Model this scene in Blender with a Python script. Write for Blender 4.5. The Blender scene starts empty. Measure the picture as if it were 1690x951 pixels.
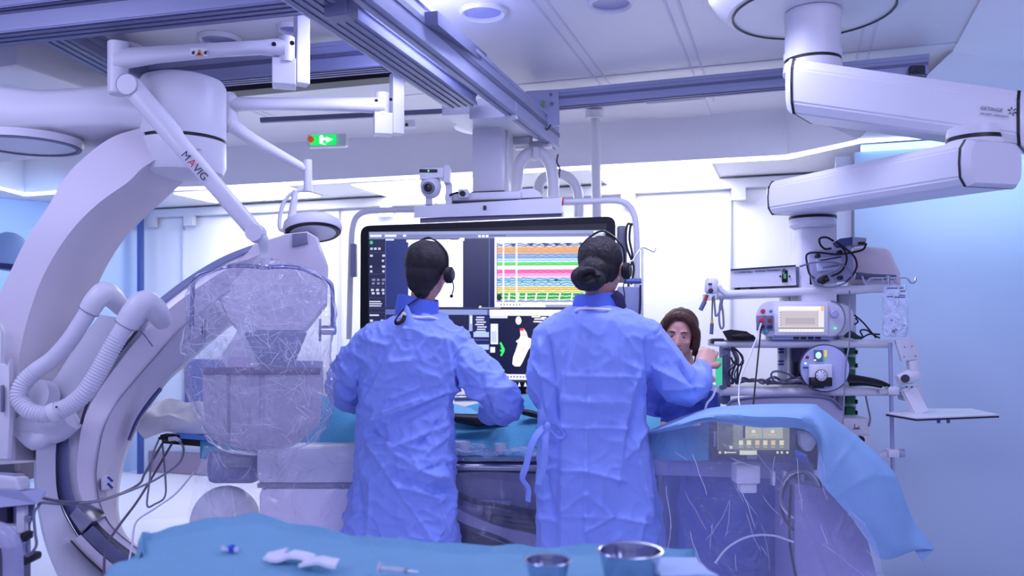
import bpy, bmesh, math, random
import numpy as np
from mathutils import Vector, Matrix, Quaternion, noise
random.seed(7)
SC = bpy.context.scene
COL = SC.collection
PI = math.pi
F, CX, HY, CZ = 1390.0, 845.0, 540.0, 1.35      # focal length in pixels, principal column, horizon row, eye height

# ---------------------------------------------------------------- camera
cam = bpy.data.cameras.new('camera')
camo = bpy.data.objects.new('camera', cam); COL.objects.link(camo)
camo.location = (0, 0, CZ); camo.rotation_euler = (PI/2, 0, 0)
cam.sensor_width = 36; cam.lens = 36*F/1690; cam.shift_y = (HY-475.5)/1690
cam.clip_start = 0.05
cam.dof.use_dof = True; cam.dof.focus_distance = 3.45; cam.dof.aperture_fstop = 2.8
SC.camera = camo
# ---------------------------------------------------------------- colour management, world
SC.view_settings.view_transform = 'Standard'; SC.view_settings.look = 'None'
SC.view_settings.gamma = 1; SC.view_settings.use_curve_mapping = False
SC.view_settings.exposure = 0.0
w = bpy.data.worlds.new('World'); SC.world = w; w.use_nodes = True
w.node_tree.nodes['Background'].inputs[0].default_value = (0.43, 0.45, 1.0, 1)
w.node_tree.nodes['Background'].inputs[1].default_value = 0.56
YAW = math.radians(18.5)
U = Vector((math.sin(YAW), math.cos(YAW), 0)); V = Vector((math.cos(YAW), -math.sin(YAW), 0)); Z = Vector((0, 0, 1))

def at(px, py, Y):
    return Vector(((px-CX)/F*Y, Y, CZ+(HY-py)/F*Y))
def atz(px, py, z):
    return at(px, py, (CZ-z)*F/(py-HY))
def atw(px, py, c):          # on the vertical plane U.p = c
    d = Vector(((px-CX)/F, 1, (HY-py)/F)); Y = c/(U.x*d.x+U.y)
    return Vector((0, 0, CZ)) + d*Y
def area(name, loc, target, sx, sy, power, col, spread=180):
    l = bpy.data.lights.new(name, 'AREA'); l.shape = 'RECTANGLE'; l.size = sx; l.size_y = sy
    l.energy = power; l.color = col; l.spread = math.radians(spread)
    o = bpy.data.objects.new(name, l); COL.objects.link(o); o.location = loc
    o.rotation_euler = (Vector(target)-Vector(loc)).to_track_quat('-Z', 'Y').to_euler()
    return o
LAV = (0.61, 0.62, 1.0)
# added fill lights at ceiling height behind the camera, their sources unseen
area('added_fill_lamp', (-1.2, -0.3, 2.7), (-0.6, 3.2, 0.8), 1.6, 1.0, 46, LAV)
area('added_fill_lamp', (1.6, 0.2, 2.7), (1.0, 3.4, 0.9), 1.4, 0.9, 46, LAV)
# added overhead lights, out of view, that rim the shoulders
area('added_fill_lamp', (-0.35, 3.35, 2.70), (-0.35, 3.6, 0), 0.5, 0.5, 24, LAV, 150)
area('added_fill_lamp', (0.75, 3.2, 2.70), (0.65, 3.6, 0), 0.5, 0.5, 24, LAV, 150)
area('added_fill_lamp', (-2.4, 2.2, 2.55), (-1.8, 3.3, 0.3), 0.6, 0.6, 12, LAV, 150)
# ---------------------------------------------------------------- materials
def s2l(c):
    return tuple(((x/255)/12.92 if x/255 <= 0.04045 else ((x/255+0.055)/1.055)**2.4) for x in c)
MATS = {}
def mat(name, rgb, rough=0.5, metal=0.0, bump=0.0, bscale=60.0, emit=None, es=1.0, alpha=1.0, var=0.0, vscale=5.0, trans=0.0, spec=0.5, coat=0.0, sheen=0.0, stretch=(1,1,1)):
    if name in MATS: return MATS[name]
    m = bpy.data.materials.new(name); m.use_nodes = True; nt = m.node_tree; N = nt.nodes; L = nt.links
    b = N['Principled BSDF']; c = s2l(rgb)
    b.inputs['Base Color'].default_value = (*c, 1); b.inputs['Roughness'].default_value = rough
    b.inputs['Metallic'].default_value = metal; b.inputs['Specular IOR Level'].default_value = spec
    b.inputs['Alpha'].default_value = alpha; b.inputs['Transmission Weight'].default_value = trans
    b.inputs['Coat Weight'].default_value = coat; b.inputs['Sheen Weight'].default_value = sheen
    tc = N.new('ShaderNodeTexCoord'); mp = N.new('ShaderNodeMapping'); mp.inputs['Scale'].default_value = stretch
    L.new(tc.outputs['Object'], mp.inputs['Vector'])
    nz = N.new('ShaderNodeTexNoise'); nz.inputs['Scale'].default_value = vscale; nz.inputs['Detail'].default_value = 4
    L.new(mp.outputs[0], nz.inputs['Vector'])
    mx = N.new('ShaderNodeMix'); mx.data_type = 'RGBA'
    v = max(var, 0.015)
    mx.inputs[6].default_value = (*[x*(1-v) for x in c], 1); mx.inputs[7].default_value = (*[min(1, x*(1+v)) for x in c], 1)
    L.new(nz.outputs[0], mx.inputs[0]); L.new(mx.outputs[2], b.inputs['Base Color'])
    if bump > 0:
        n2 = N.new('ShaderNodeTexNoise'); n2.inputs['Scale'].default_value = bscale; n2.inputs['Detail'].default_value = 3
        L.new(mp.outputs[0], n2.inputs['Vector'])
        bp = N.new('ShaderNodeBump'); bp.inputs['Strength'].default_value = bump; bp.inputs['Distance'].default_value = 0.01
        L.new(n2.outputs[0], bp.inputs['Height']); L.new(bp.outputs[0], b.inputs['Normal'])
    if emit:
        b.inputs['Emission Color'].default_value = (*s2l(emit), 1); b.inputs['Emission Strength'].default_value = es
    MATS[name] = m; return m
def film(name, tint=(225, 228, 250), haze=0.16, bump=1.0, bscale=14.0, gloss=0.22, stretch=(1,1,1), rough=0.12):
    """thin crumpled clear polythene: mostly see-through, a little milky, sharp glints"""
    m = bpy.data.materials.new(name); m.use_nodes = True; nt = m.node_tree; N = nt.nodes; L = nt.links
    out = N['Material Output']; N.remove(N['Principled BSDF'])
    tr = N.new('ShaderNodeBsdfTransparent'); tr.inputs[0].default_value = (0.97, 0.97, 1, 1)
    df = N.new('ShaderNodeBsdfDiffuse'); df.inputs[0].default_value = (*s2l(tint), 1)
    tl = N.new('ShaderNodeBsdfTranslucent'); tl.inputs[0].default_value = (*s2l(tint), 1)
    gl = N.new('ShaderNodeBsdfGlossy'); gl.inputs['Roughness'].default_value = rough
    tc = N.new('ShaderNodeTexCoord'); mp = N.new('ShaderNodeMapping'); mp.inputs['Scale'].default_value = stretch
    L.new(tc.outputs['Object'], mp.inputs['Vector'])
    vo = N.new('ShaderNodeTexNoise'); vo.inputs['Scale'].default_value = bscale; vo.inputs['Detail'].default_value = 5
    vo.inputs['Distortion'].default_value = 1.6; L.new(mp.outputs[0], vo.inputs['Vector'])
    v2 = N.new('ShaderNodeTexVoronoi'); v2.inputs['Scale'].default_value = bscale*0.6; L.new(mp.outputs[0], v2.inputs['Vector'])
    ad = N.new('ShaderNodeMath'); ad.operation = 'ADD'; L.new(vo.outputs[0], ad.inputs[0]); L.new(v2.outputs[0], ad.inputs[1])
    bp = N.new('ShaderNodeBump'); bp.inputs['Strength'].default_value = bump; bp.inputs['Distance'].default_value = 0.03
    L.new(ad.outputs[0], bp.inputs['Height'])
    for n in (df, tl, gl): L.new(bp.outputs[0], n.inputs['Normal'])
    a = N.new('ShaderNodeAddShader'); L.new(df.outputs[0], a.inputs[0]); L.new(tl.outputs[0], a.inputs[1])
    m1 = N.new('ShaderNodeMixShader'); m1.inputs[0].default_value = haze*0.6; L.new(tr.outputs[0], m1.inputs[1]); L.new(a.outputs[0], m1.inputs[2])
    lw = N.new('ShaderNodeLayerWeight'); lw.inputs[0].default_value = 0.35; L.new(bp.outputs[0], lw.inputs['Normal'])
    mu = N.new('ShaderNodeMath'); mu.operation = 'MULTIPLY_ADD'; mu.inputs[1].default_value = gloss*1.6; mu.inputs[2].default_value = gloss*0.08
    L.new(lw.outputs['Facing'], mu.inputs[0])
    m2 = N.new('ShaderNodeMixShader'); L.new(mu.outputs[0], m2.inputs[0]); L.new(m1.outputs[0], m2.inputs[1]); L.new(gl.outputs[0], m2.inputs[2])
    L.new(m2.outputs[0], out.inputs['Surface'])
    MATS[name] = m; return m
M_GLINT = mat('film_glint', (245, 246, 255), .15, spec=1.0, alpha=.75)  # whitened film colour, imitates highlights along the folds
def attrmat(name, strength=1.0, emis=True):
    m = bpy.data.materials.new(name); m.use_nodes = True; nt = m.node_tree; N = nt.nodes; L = nt.links
    b = N['Principled BSDF']; a = N.new('ShaderNodeAttribute'); a.attribute_name = 'Col'
    if emis:
        b.inputs['Base Color'].default_value = (0.01, 0.01, 0.015, 1); b.inputs['Roughness'].default_value = 0.25
        L.new(a.outputs['Color'], b.inputs['Emission Color']); b.inputs['Emission Strength'].default_value = strength
    else:
        L.new(a.outputs['Color'], b.inputs['Base Color']); b.inputs['Roughness'].default_value = 0.45
    MATS[name] = m; return m

# ---------------------------------------------------------------- mesh builder
class B:
    def __init__(s): s.bm = bmesh.new(); s.mi = 0; s.cl = None
    def _new(s, fs):
        for f in fs: f.material_index = s.mi
        return fs
    def box(s, c, size, rot=None, bev=0.0, seg=2):
        r = bmesh.ops.create_cube(s.bm, size=1.0); vs = r['verts']
        R = rot.to_matrix() if hasattr(rot, 'to_matrix') else (rot if rot is not None else Matrix.Identity(3))
        for v in vs: v.co = R @ Vector((v.co.x*size[0], v.co.y*size[1], v.co.z*size[2])) + Vector(c)
        s._new({f for v in vs for f in v.link_faces})
        if bev > 0:
            es = list({e for v in vs for e in v.link_edges})
            bmesh.ops.bevel(s.bm, geom=es, offset=bev, segments=seg, profile=0.5, affect='EDGES', clamp_overlap=True, material=s.mi)
        return s
    def hull(s, p8, bev=0.0):
        """box from 8 corners: four of one end, then four of the other"""
        vs = [s.bm.verts.new(p) for p in p8]
        q = [(0,1,2,3), (7,6,5,4), (0,4,5,1), (1,5,6,2), (2,6,7,3), (3,7,4,0)]
        fs = s._new([s.bm.faces.new([vs[i] for i in k]) for k in q])
        bmesh.ops.recalc_face_normals(s.bm, faces=fs)
        if bev > 0: bmesh.ops.bevel(s.bm, geom=list({e for f in fs for e in f.edges}), offset=bev, segments=2, profile=0.5, affect='EDGES', clamp_overlap=True, material=s.mi)
        return s
    def bar(s, p0, p1, w, h, up=Z, bev=0.0):
        p0 = Vector(p0); p1 = Vector(p1); d = (p1-p0).normalized(); sd = d.cross(up).normalized(); uu = sd.cross(d)
        R = Matrix((sd, d, uu)).transposed()
        return s.box((p0+p1)/2, (w, (p1-p0).length, h), R, bev)
    def prism(s, pts, off, bev=0.0):
        a = [s.bm.verts.new(p) for p in pts]; b = [s.bm.verts.new(Vector(p)+Vector(off)) for p in pts]; n = len(a)
        fs = [s.bm.faces.new(a), s.bm.faces.new(b[::-1])]
        fs += [s.bm.faces.new((a[i], b[i], b[(i+1) % n], a[(i+1) % n])) for i in range(n)]
        s._new(fs); bmesh.ops.recalc_face_normals(s.bm, faces=fs)
        if bev > 0:
            es = list({e for f in fs[:2] for e in f.edges})
            bmesh.ops.bevel(s.bm, geom=es, offset=bev, segments=2, profile=0.5, affect='EDGES', clamp_overlap=True, material=s.mi)
        return s
    def rings(s, R, cap=True, closed=True):
        vs = [[s.bm.verts.new(p) for p in r] for r in R]; n = len(vs[0]); fs = []
        for a, b in zip(vs, vs[1:]):
            for i in range(n if closed else n-1):
                j = (i+1) % n
                fs.append(s.bm.faces.new((a[i], a[j], b[j], b[i])))
        if cap and closed: fs += [s.bm.faces.new(vs[0][::-1]), s.bm.faces.new(vs[-1])]
        s._new(fs)
        if cap and closed: bmesh.ops.recalc_face_normals(s.bm, faces=fs)
        return s
    def tube(s, pts, r, seg=12, n=0, cap=True, ell=None):
        P = smooth(pts, n) if n else [Vector(p) for p in pts]
        k = len(P); rr = r if isinstance(r, (list, tuple, np.ndarray)) else [r]*k
        if len(rr) != k: rr = np.interp(np.linspace(0, 1, k), np.linspace(0, 1, len(rr)), rr)
        T = [(P[min(i+1, k-1)]-P[max(i-1, 0)]).normalized() for i in range(k)]
        x = T[0].orthogonal().normalized()
        if ell: x = (Vector(ell[2])-T[0]*Vector(ell[2]).dot(T[0])).normalized()
        R = []
        for i in range(k):
            x = (x-T[i]*x.dot(T[i])).normalized(); y = T[i].cross(x)
            ea, eb = (ell[0], ell[1]) if ell else (1, 1)
            R.append([P[i]+(x*math.cos(a)*ea+y*math.sin(a)*eb)*rr[i] for a in [2*PI*j/seg for j in range(seg)]])
        return s.rings(R, cap)
    def cyl(s, p0, p1, r, r1=None, seg=32): return s.tube([p0, p1], [r, r if r1 is None else r1], seg)
    def lathe(s, prof, c, axis=Z, seg=40, cap=True):
        """prof: (radius, distance along axis)"""
        ax = Vector(axis).normalized(); x = ax.orthogonal().normalized()
        if abs(ax.z) > 0.9: x = Vector((1, 0, 0)); x = (x-ax*x.dot(ax)).normalized()
        y = ax.cross(x); c = Vector(c)
        return s.rings([[c+ax*h+(x*math.cos(a)+y*math.sin(a))*max(r, 1e-4) for a in [2*PI*j/seg for j in range(seg)]] for r, h in prof], cap)
    def ball(s, c, r, seg=20, rot=None):
        if not isinstance(r, (tuple, list)): r = (r, r, r)
        q = bmesh.ops.create_uvsphere(s.bm, u_segments=seg, v_segments=max(8, seg//2), radius=1); R = rot.to_matrix() if rot else Matrix.Identity(3)
        for v in q['verts']: v.co = R @ Vector((v.co.x*r[0], v.co.y*r[1], v.co.z*r[2]))+Vector(c)
        s._new({f for v in q['verts'] for f in v.link_faces}); return s
    def quad(s, p):
        s._new([s.bm.faces.new([s.bm.verts.new(q) for q in p])]); return s
def smooth(pts, n):
    """Catmull-Rom through the points, n steps per span"""
    P = [Vector(p) for p in pts]; out = []
    if len(P) < 3: return [P[0].lerp(P[-1], i/n) for i in range(n+1)]
    for i in range(len(P)-1):
        a = P[i-1] if i else P[0]*2-P[1]; b, c = P[i], P[i+1]; d = P[i+2] if i+2 < len(P) else c*2-b
        for k in range(n):
            t = k/n; out.append(0.5*((2*b)+(c-a)*t+(2*a-5*b+4*c-d)*t*t+(-a+3*b-3*c+d)*t**3))
    out.append(P[-1]); return out
def resample(pts, n):
    P = [Vector(p) for p in pts]; d = [0]
    for a, b in zip(P, P[1:]): d.append(d[-1]+(b-a).length)
    out = []; j = 0
    for i in range(n):
        t = d[-1]*i/(n-1)
        while j < len(d)-2 and d[j+1] < t: j += 1
        out.append(P[j].lerp(P[j+1], (t-d[j])/max(1e-9, d[j+1]-d[j])))
    return out
def tag(o, label=None, cat=None, group=None, kind=None):
    if label: o['label'] = label
    if cat: o['category'] = cat
    if group: o['group'] = group
    if kind: o['kind'] = kind
    return o
def thing(name, label, cat, loc=(0, 0, 0), group=None):
    o = bpy.data.objects.new(name, None); COL.objects.link(o); o.location = loc; o.empty_display_size = 0.1
    return tag(o, label, cat, group)
def worldloc(o):
    v = Vector((0, 0, 0))
    while o: v = v+o.location; o = o.parent
    return v
def obj(name, b, m, parent=None, sm=True, ang=35, mods=None, label=None):
    """link a builder (or mesh) as ONE mesh object; its points are given in world space"""
    if isinstance(b, B):
        me = bpy.data.meshes.new(name); b.bm.to_mesh(me); b.bm.free()
    else: me = b
    for k in (m if isinstance(m, (list, tuple)) else [m]): me.materials.append(k)
    o = bpy.data.objects.new(name, me); COL.objects.link(o)
    if parent:
        o.parent = parent; me.transform(Matrix.Translation(-worldloc(parent)))
    else:
        n = len(me.vertices); co = np.empty(n*3); me.vertices.foreach_get('co', co); co = co.reshape(-1, 3)
        c = Vector(((co[:, 0].min()+co[:, 0].max())/2, (co[:, 1].min()+co[:, 1].max())/2, co[:, 2].min()))
        me.transform(Matrix.Translation(-c)); o.location = c
    if sm:
        me.polygons.foreach_set('use_smooth', [True]*len(me.polygons))
        try: me.set_sharp_from_angle(angle=math.radians(ang))
        except Exception: pass
    if label: o['label'] = label
    return o
def one(name, b, m, label, cat, group=None, **k): return tag(obj(name, b, m, **k), label, cat, group)
def struct(name, b, m, parent=None, **k):
    o = obj(name, b, m, parent, **k)
    if not parent: o['kind'] = 'structure'
    return o
def dup(root, delta, label=None):
    r = root.copy(); COL.objects.link(r); r.location = root.location+Vector(delta)
    if label: r['label'] = label
    for ch in list(root.children):
        c = ch.copy(); COL.objects.link(c); c.parent = r
        for g in ch.children:
            d = g.copy(); COL.objects.link(d); d.parent = c
    return r
def fuse(b, voxel=0.012, it=4, fn=None, dec=None):
    """join overlapping closed shapes into one continuous skin, smooth it, then shape it with fn(co, no)"""
    me = bpy.data.meshes.new('t'); b.bm.to_mesh(me); b.bm.free(); o = bpy.data.objects.new('t', me); COL.objects.link(o)
    m = o.modifiers.new('r', 'REMESH'); m.mode = 'VOXEL'; m.voxel_size = voxel
    if it: k = o.modifiers.new('s', 'SMOOTH'); k.iterations = it; k.factor = 0.6
    dg = bpy.context.evaluated_depsgraph_get(); dg.update()
    r = bpy.data.meshes.new_from_object(o.evaluated_get(dg)); bpy.data.objects.remove(o); bpy.data.meshes.remove(me)
    if fn:
        n = len(r.vertices); co = np.empty(n*3); no = np.empty(n*3)
        r.vertices.foreach_get('co', co); r.vertices.foreach_get('normal', no)
        co = fn(co.reshape(-1, 3), no.reshape(-1, 3)); r.vertices.foreach_set('co', co.reshape(-1)); r.update()
    return r
def proj(co): return np.stack([CX+co[:, 0]/co[:, 1]*F, HY-(co[:, 2]-CZ)/co[:, 1]*F], 1)
def nz(p, s, seed=0): return noise.noise(Vector((p[0]*s[0]+seed*7.3, p[1]*s[1]+seed*3.1, p[2]*s[2]-seed*5.7)))
def sheet(rows, nu, nv, fn=None, thick=0.0015, closed=False):
    """cloth: rows of control points (top to bottom) -> smooth grid -> fn(i,j,point) -> thin solid"""
    R = [resample(smooth(r, 6), nu) for r in rows]
    cols = [resample(smooth([R[k][i] for k in range(len(R))], 6), nv) for i in range(nu)]
    G = [[cols[i][j] for i in range(nu)] for j in range(nv)]
    if fn: G = [[fn(i/(nu-1), j/(nv-1), G[j][i]) for i in range(nu)] for j in range(nv)]
    b = B(); vs = [[b.bm.verts.new(p) for p in r] for r in G]
    for j in range(nv-1):
        for i in range(nu-1): b.bm.faces.new((vs[j][i], vs[j+1][i], vs[j+1][i+1], vs[j][i+1]))
    if thick:
        b.bm.normal_update(); N_ = [[v.normal.copy() for v in r] for r in vs]
        w2 = [[b.bm.verts.new(v.co-n*thick) for v, n in zip(r, q)] for r, q in zip(vs, N_)]
        for j in range(nv-1):
            for i in range(nu-1): b.bm.faces.new((w2[j][i], w2[j][i+1], w2[j+1][i+1], w2[j+1][i]))
        lo = lambda g: [g[0][i] for i in range(nu)]+[g[j][-1] for j in range(1, nv)]+[g[-1][i] for i in range(nu-2, -1, -1)]+[g[j][0] for j in range(nv-2, 0, -1)]
        e1, e2 = lo(vs), lo(w2)
        for k in range(len(e1)): b.bm.faces.new((e1[k], e1[(k+1) % len(e1)], e2[(k+1) % len(e1)], e2[k]))
    b.G = G
    return b
def glints(G, n, seed, L=(4, 10), r=.0007, lift=.004, along=None):
    """thin white slivers laid along folds of a plastic sheet, standing in for glints"""
    rg = random.Random(seed); b = B(); nv, nu = len(G), len(G[0])
    for _ in range(n):
        j, i = rg.random()*(nv-1), rg.random()*(nu-1); a = rg.gauss(*along) if along else rg.random()*PI; pts = []
        m = rg.randint(*L)
        for k in range(m):
            jj, ii = int(min(nv-2, max(0, j))), int(min(nu-2, max(0, i))); fj, fi = min(1, max(0, j-jj)), min(1, max(0, i-ii))
            pts.append(G[jj][ii].lerp(G[jj][ii+1], fi).lerp(G[jj+1][ii].lerp(G[jj+1][ii+1], fi), fj)+Vector((0, -lift, 0))); j += math.sin(a)*1.3; i += math.cos(a)*1.3; a += rg.gauss(0, .07)
            if not (0 <= j < nv and 0 <= i < nu): break
        pts = [p for k, p in enumerate(pts) if k == 0 or (p-pts[k-1]).length > 1e-5]
        if len(pts) > 2: b.tube(pts, [r*.3]+[r*rg.uniform(.6, 1.6)]*(len(pts)-2)+[r*.3], 5)
    return b
class Flat:
    """coloured flat patches on a plane: u to the right, v upward, 0..1; mesh carries its colours"""
    def __init__(s, o, ux, vy, n, lift=0.0006): s.o, s.ux, s.vy, s.n, s.k, s.lift = Vector(o), Vector(ux), Vector(vy), Vector(n), 0, lift; s.V = []; s.Fc = []; s.C = []
    def P(s, u, v): return s.o+s.ux*u+s.vy*v+s.n*(s.k*s.lift)
    def poly(s, pts, c, up=True):
        if up: s.k += 0.02
        i = len(s.V); s.V += [s.P(*p) for p in pts]; s.Fc.append(list(range(i, i+len(pts)))); s.C.append(s2l(c)); return s
    def rect(s, u0, v0, u1, v1, c): return s.poly([(u0, v0), (u1, v0), (u1, v1), (u0, v1)], c)
    def disc(s, u, v, ru, rv, c, n=20): return s.poly([(u+ru*math.cos(2*PI*i/n), v+rv*math.sin(2*PI*i/n)) for i in range(n)], c)
    def line(s, pts, w, c, asp=1.0):
        s.k += 0.02
        for (a, b_), (p, q) in zip(pts, pts[1:]):
            dx, dy = p-a, (q-b_)/asp; l = math.hypot(dx, dy) or 1; nx, ny = -dy/l*w/2, dx/l*w/2*asp
            s.poly([(a-nx, b_-ny), (p-nx, q-ny), (p+nx, q+ny), (a+nx, b_+ny)], c, False)
        return s
    def build(s, name, m, parent):
        me = bpy.data.meshes.new(name); me.from_pydata([tuple(v) for v in s.V], [], s.Fc)
        a = me.color_attributes.new('Col', 'FLOAT_COLOR', 'CORNER'); i = 0
        for f, c in zip(s.Fc, s.C):
            for _ in f: a.data[i].color = (*c, 1); i += 1
        return obj(name, me, m, parent, sm=False)
def text(name, s, origin, right, up, size, m, parent, ext=0.0004, bold=0.0, space=1.0):
    """lettering standing on a surface: origin = lower left corner, right/up directions"""
    c = bpy.data.curves.new('t', 'FONT'); c.body = s; c.size = size; c.extrude = ext; c.offset = bold; c.space_character = space
    o = bpy.data.objects.new('t', c); COL.objects.link(o); dg = bpy.context.evaluated_depsgraph_get(); dg.update()
    me = bpy.data.meshes.new_from_object(o.evaluated_get(dg)); bpy.data.objects.remove(o)
    r = Vector(right).normalized(); u = Vector(up); u = (u-r*u.dot(r)).normalized(); n = r.cross(u)
    M = Matrix((r, u, n)).transposed().to_4x4(); M.translation = Vector(origin)+n*0.0008
    me.transform(M); me.materials.clear(); return obj(name, me, m, parent, sm=False)
def hang(p0, p1, sag, n=14, wob=0.0, seed=0):
    p0, p1 = Vector(p0), Vector(p1); out = []
    for i in range(n+1):
        t = i/n; p = p0.lerp(p1, t); p.z -= sag*4*t*(1-t)
        if wob and 0 < i < n: p += Vector((nz((t*3, 0, 0), (1, 1, 1), seed), nz((0, t*3, 0), (1, 1, 1), seed), nz((0, 0, t*3), (1, 1, 1), seed)))*wob
        out.append(p)
    return out
WHITE = mat('white_enamel', (222, 222, 228), 0.38, var=0.02)
WSOFT = mat('white_plastic', (212, 212, 222), 0.5, var=0.02)
WWARM = mat('warm_white_plastic', (214, 208, 218), 0.45, var=0.02)
ALU = mat('grey_anodised_aluminium', (168, 173, 205), 0.38, 0.15)
ALUD = mat('dark_anodised_aluminium', (112, 116, 146), 0.4, 0.2)
CHROME = mat('chrome', (215, 218, 230), 0.12, 1.0)
STEEL = mat('brushed_steel', (170, 172, 185), 0.28, 1.0)
BLACK = mat('black_plastic', (14, 14, 20), 0.45)
DARK = mat('dark_grey_plastic', (45, 47, 62), 0.5)
GREYP = mat('mid_grey_plastic', (120, 122, 146), 0.5)
RUBBER = mat('black_rubber', (12, 12, 18), 0.7)
GREYC = mat('grey_cable', (120, 122, 140), 0.5)
WHC = mat('white_cable', (215, 215, 228), 0.4)
# ---------------------------------------------------------------- the room
CEIL, LOW = 2.75, 2.45
M_CEIL = mat('ceiling_panel_white', (224, 222, 228), 0.42, var=0.02)
M_LOWC = mat('outer_ceiling_white', (225, 225, 230), 0.6)
M_WALL = mat('white_glass_wall', (226, 228, 236), 0.22, var=0.02, vscale=1.5)
M_RW = mat('pale_blue_wall', (196, 212, 232), 0.22, var=0.03, vscale=1.2)
M_LW = mat('blue_glass_wall', (170, 195, 232), 0.3, var=0.04, vscale=1.0)
M_FLOOR = mat('pale_floor_vinyl', (215, 214, 226), 0.35, var=0.03)
b = B(); b.box((0, 3.2, -0.03), (14, 11, 0.06)); struct('floor', b, M_FLOOR)
# inner ceiling: raised panel field whose edge carries the LED line
st = [atz(-700, 150, LOW), atz(-180, 262, LOW), atz(40, 320, LOW), atz(93, 316, LOW), atz(360, 308, LOW), atz(1300, 258, LOW), atz(1420, 231, LOW), atz(1690, 213, LOW), atz(2100, 186, LOW)]
top = [atz(-700, 60, CEIL), st[1].copy(), st[2].copy(), st[3].copy(), st[4].copy(), st[5].copy(), st[6].copy()]
for p in top: p.z = CEIL
top[6] = atz(1540, 150, CEIL); top += [atz(1575, 80, CEIL), atz(1650, -60, CEIL)]
back = Vector((0, 0, 0))
b = B(); n = len(top)
pts = [top[0]] + top[1:] + [Vector((2.4, -1.6, CEIL)), Vector((-6, -1.6, CEIL)), Vector((-6, 3.0, CEIL))]
b.prism(pts, (0, 0, 0.05)); 
ceil = struct('ceiling', b, M_CEIL, sm=False)
# panel seams: thin aluminium strips running into the room
M_SEAM = mat('ceiling_seam_strip', (208, 208, 222), 0.5)
b = B()
for k, (x, y) in enumerate([(893, 0), (1110, 0), (660, 20), (120, 60), (480, -40), (1440, 40)]):
    p = atz(x, y, CEIL)
    for s in (-0.035, 0.02):
        b.bar(p-U*4+V*s+Z*-0.001, p+U*(1.7 if x < 1300 else 1.2)+V*s+Z*-0.001, 0.012, 0.006)
p = atz(1230, 60, CEIL); 
for c in (4.62, 2.3): b.bar(U*c-V*5+Z*(CEIL-0.001), U*c+V*1.6+Z*(CEIL-0.001), 0.012, 0.004)
struct('trim_1', b, M_SEAM, sm=False)
# fascia between the raised field and the lower ceiling
b = B()
for i in range(len(top)-1):
    s_i = min(i, len(st)-1); a, c = top[i], top[i+1]; d, e = st[min(i, 8)], st[min(i+1, 8)]
    b.quad([a, c, e, d])
bmesh.ops.remove_doubles(b.bm, verts=b.bm.verts[:], dist=1e-4)
M_FASC = mat('fascia_white', (238, 238, 244), 0.5)
bmesh.ops.recalc_face_normals(b.bm, faces=b.bm.faces); bmesh.ops.solidify(b.bm, geom=b.bm.faces[:], thickness=0.02)
struct('trim_2', b, M_FASC, sm=False)
# lower outer ceiling
out = [Vector((-9, 3, LOW)), Vector((-9, 9.5, LOW)), Vector((6, 9.5, LOW)), Vector((6, -1, LOW))]
b = B(); vs = []
ring = [p+Vector((0, 0, 0.002)) for p in st]
outer = [Vector((-9, 1, 0)), Vector((-9, 5, 0)), Vector((-9, 9.5, 0)), Vector((-3, 9.5, 0)), Vector((-1, 9.5, 0)), Vector((3, 9.5, 0)), Vector((6, 9.5, 0)), Vector((6, 6, 0)), Vector((6, 3, 0))]
for p in outer: p.z = LOW+0.002
for i in range(8): b.quad([ring[i], ring[i+1], outer[i+1], outer[i]])
bmesh.ops.remove_doubles(b.bm, verts=b.bm.verts[:], dist=1e-4)
bmesh.ops.recalc_face_normals(b.bm, faces=b.bm.faces); bmesh.ops.solidify(b.bm, geom=b.bm.faces[:], thickness=-0.02)
struct('trim_3', b, M_LOWC, sm=False)
# LED line along the edge
M_LED = mat('led_strip_white', (255, 255, 255), 0.5, emit=(225, 232, 255), es=6.0)
M_LEDB = mat('led_strip_cyan', (190, 225, 255), 0.5, emit=(150, 205, 255), es=2.2)
b = B()
for a, c in zip(st, st[1:]):
    b.bar(a+Z*-0.004, c+Z*-0.004, 0.036, 0.016, bev=0.003)
one('led_strip', b, M_LED, 'white LED light line following the edge of the raised ceiling', 'light strip', sm=False)
# walls
WC = 6.42
def wallseg(name, a, c, m, z1=LOW, t=0.08, par=None):
    a = Vector((a.x, a.y, 0)); c = Vector((c.x, c.y, 0)); d = (c-a).normalized(); nn = Vector((-d.y, d.x, 0))
    if nn.y < 0: nn = -nn
    b = B(); b.prism([a, c, c+nn*t, a+nn*t], (0, 0, z1)); return struct(name, b, m, par, sm=False)
wl = atw(236, 338, WC); wr = atw(1300, 298, WC)
wall_back = wallseg('wall_back', wl, atw(1420, 298, WC), M_WALL)
wallseg('wall_left', Vector((-6.5, 5.2, 0)), wl-V*0.02, M_LW)
jog = at(1411, 250, 4.62)
wallseg('wall_right', jog, jog+V*2.6, M_RW, 2.31)
wallseg('wall_side', jog+Vector((0.02, 0.1, 0)), jog+U*2.2+Vector((0.02, 0, 0)), M_WALL, 2.31)
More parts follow.
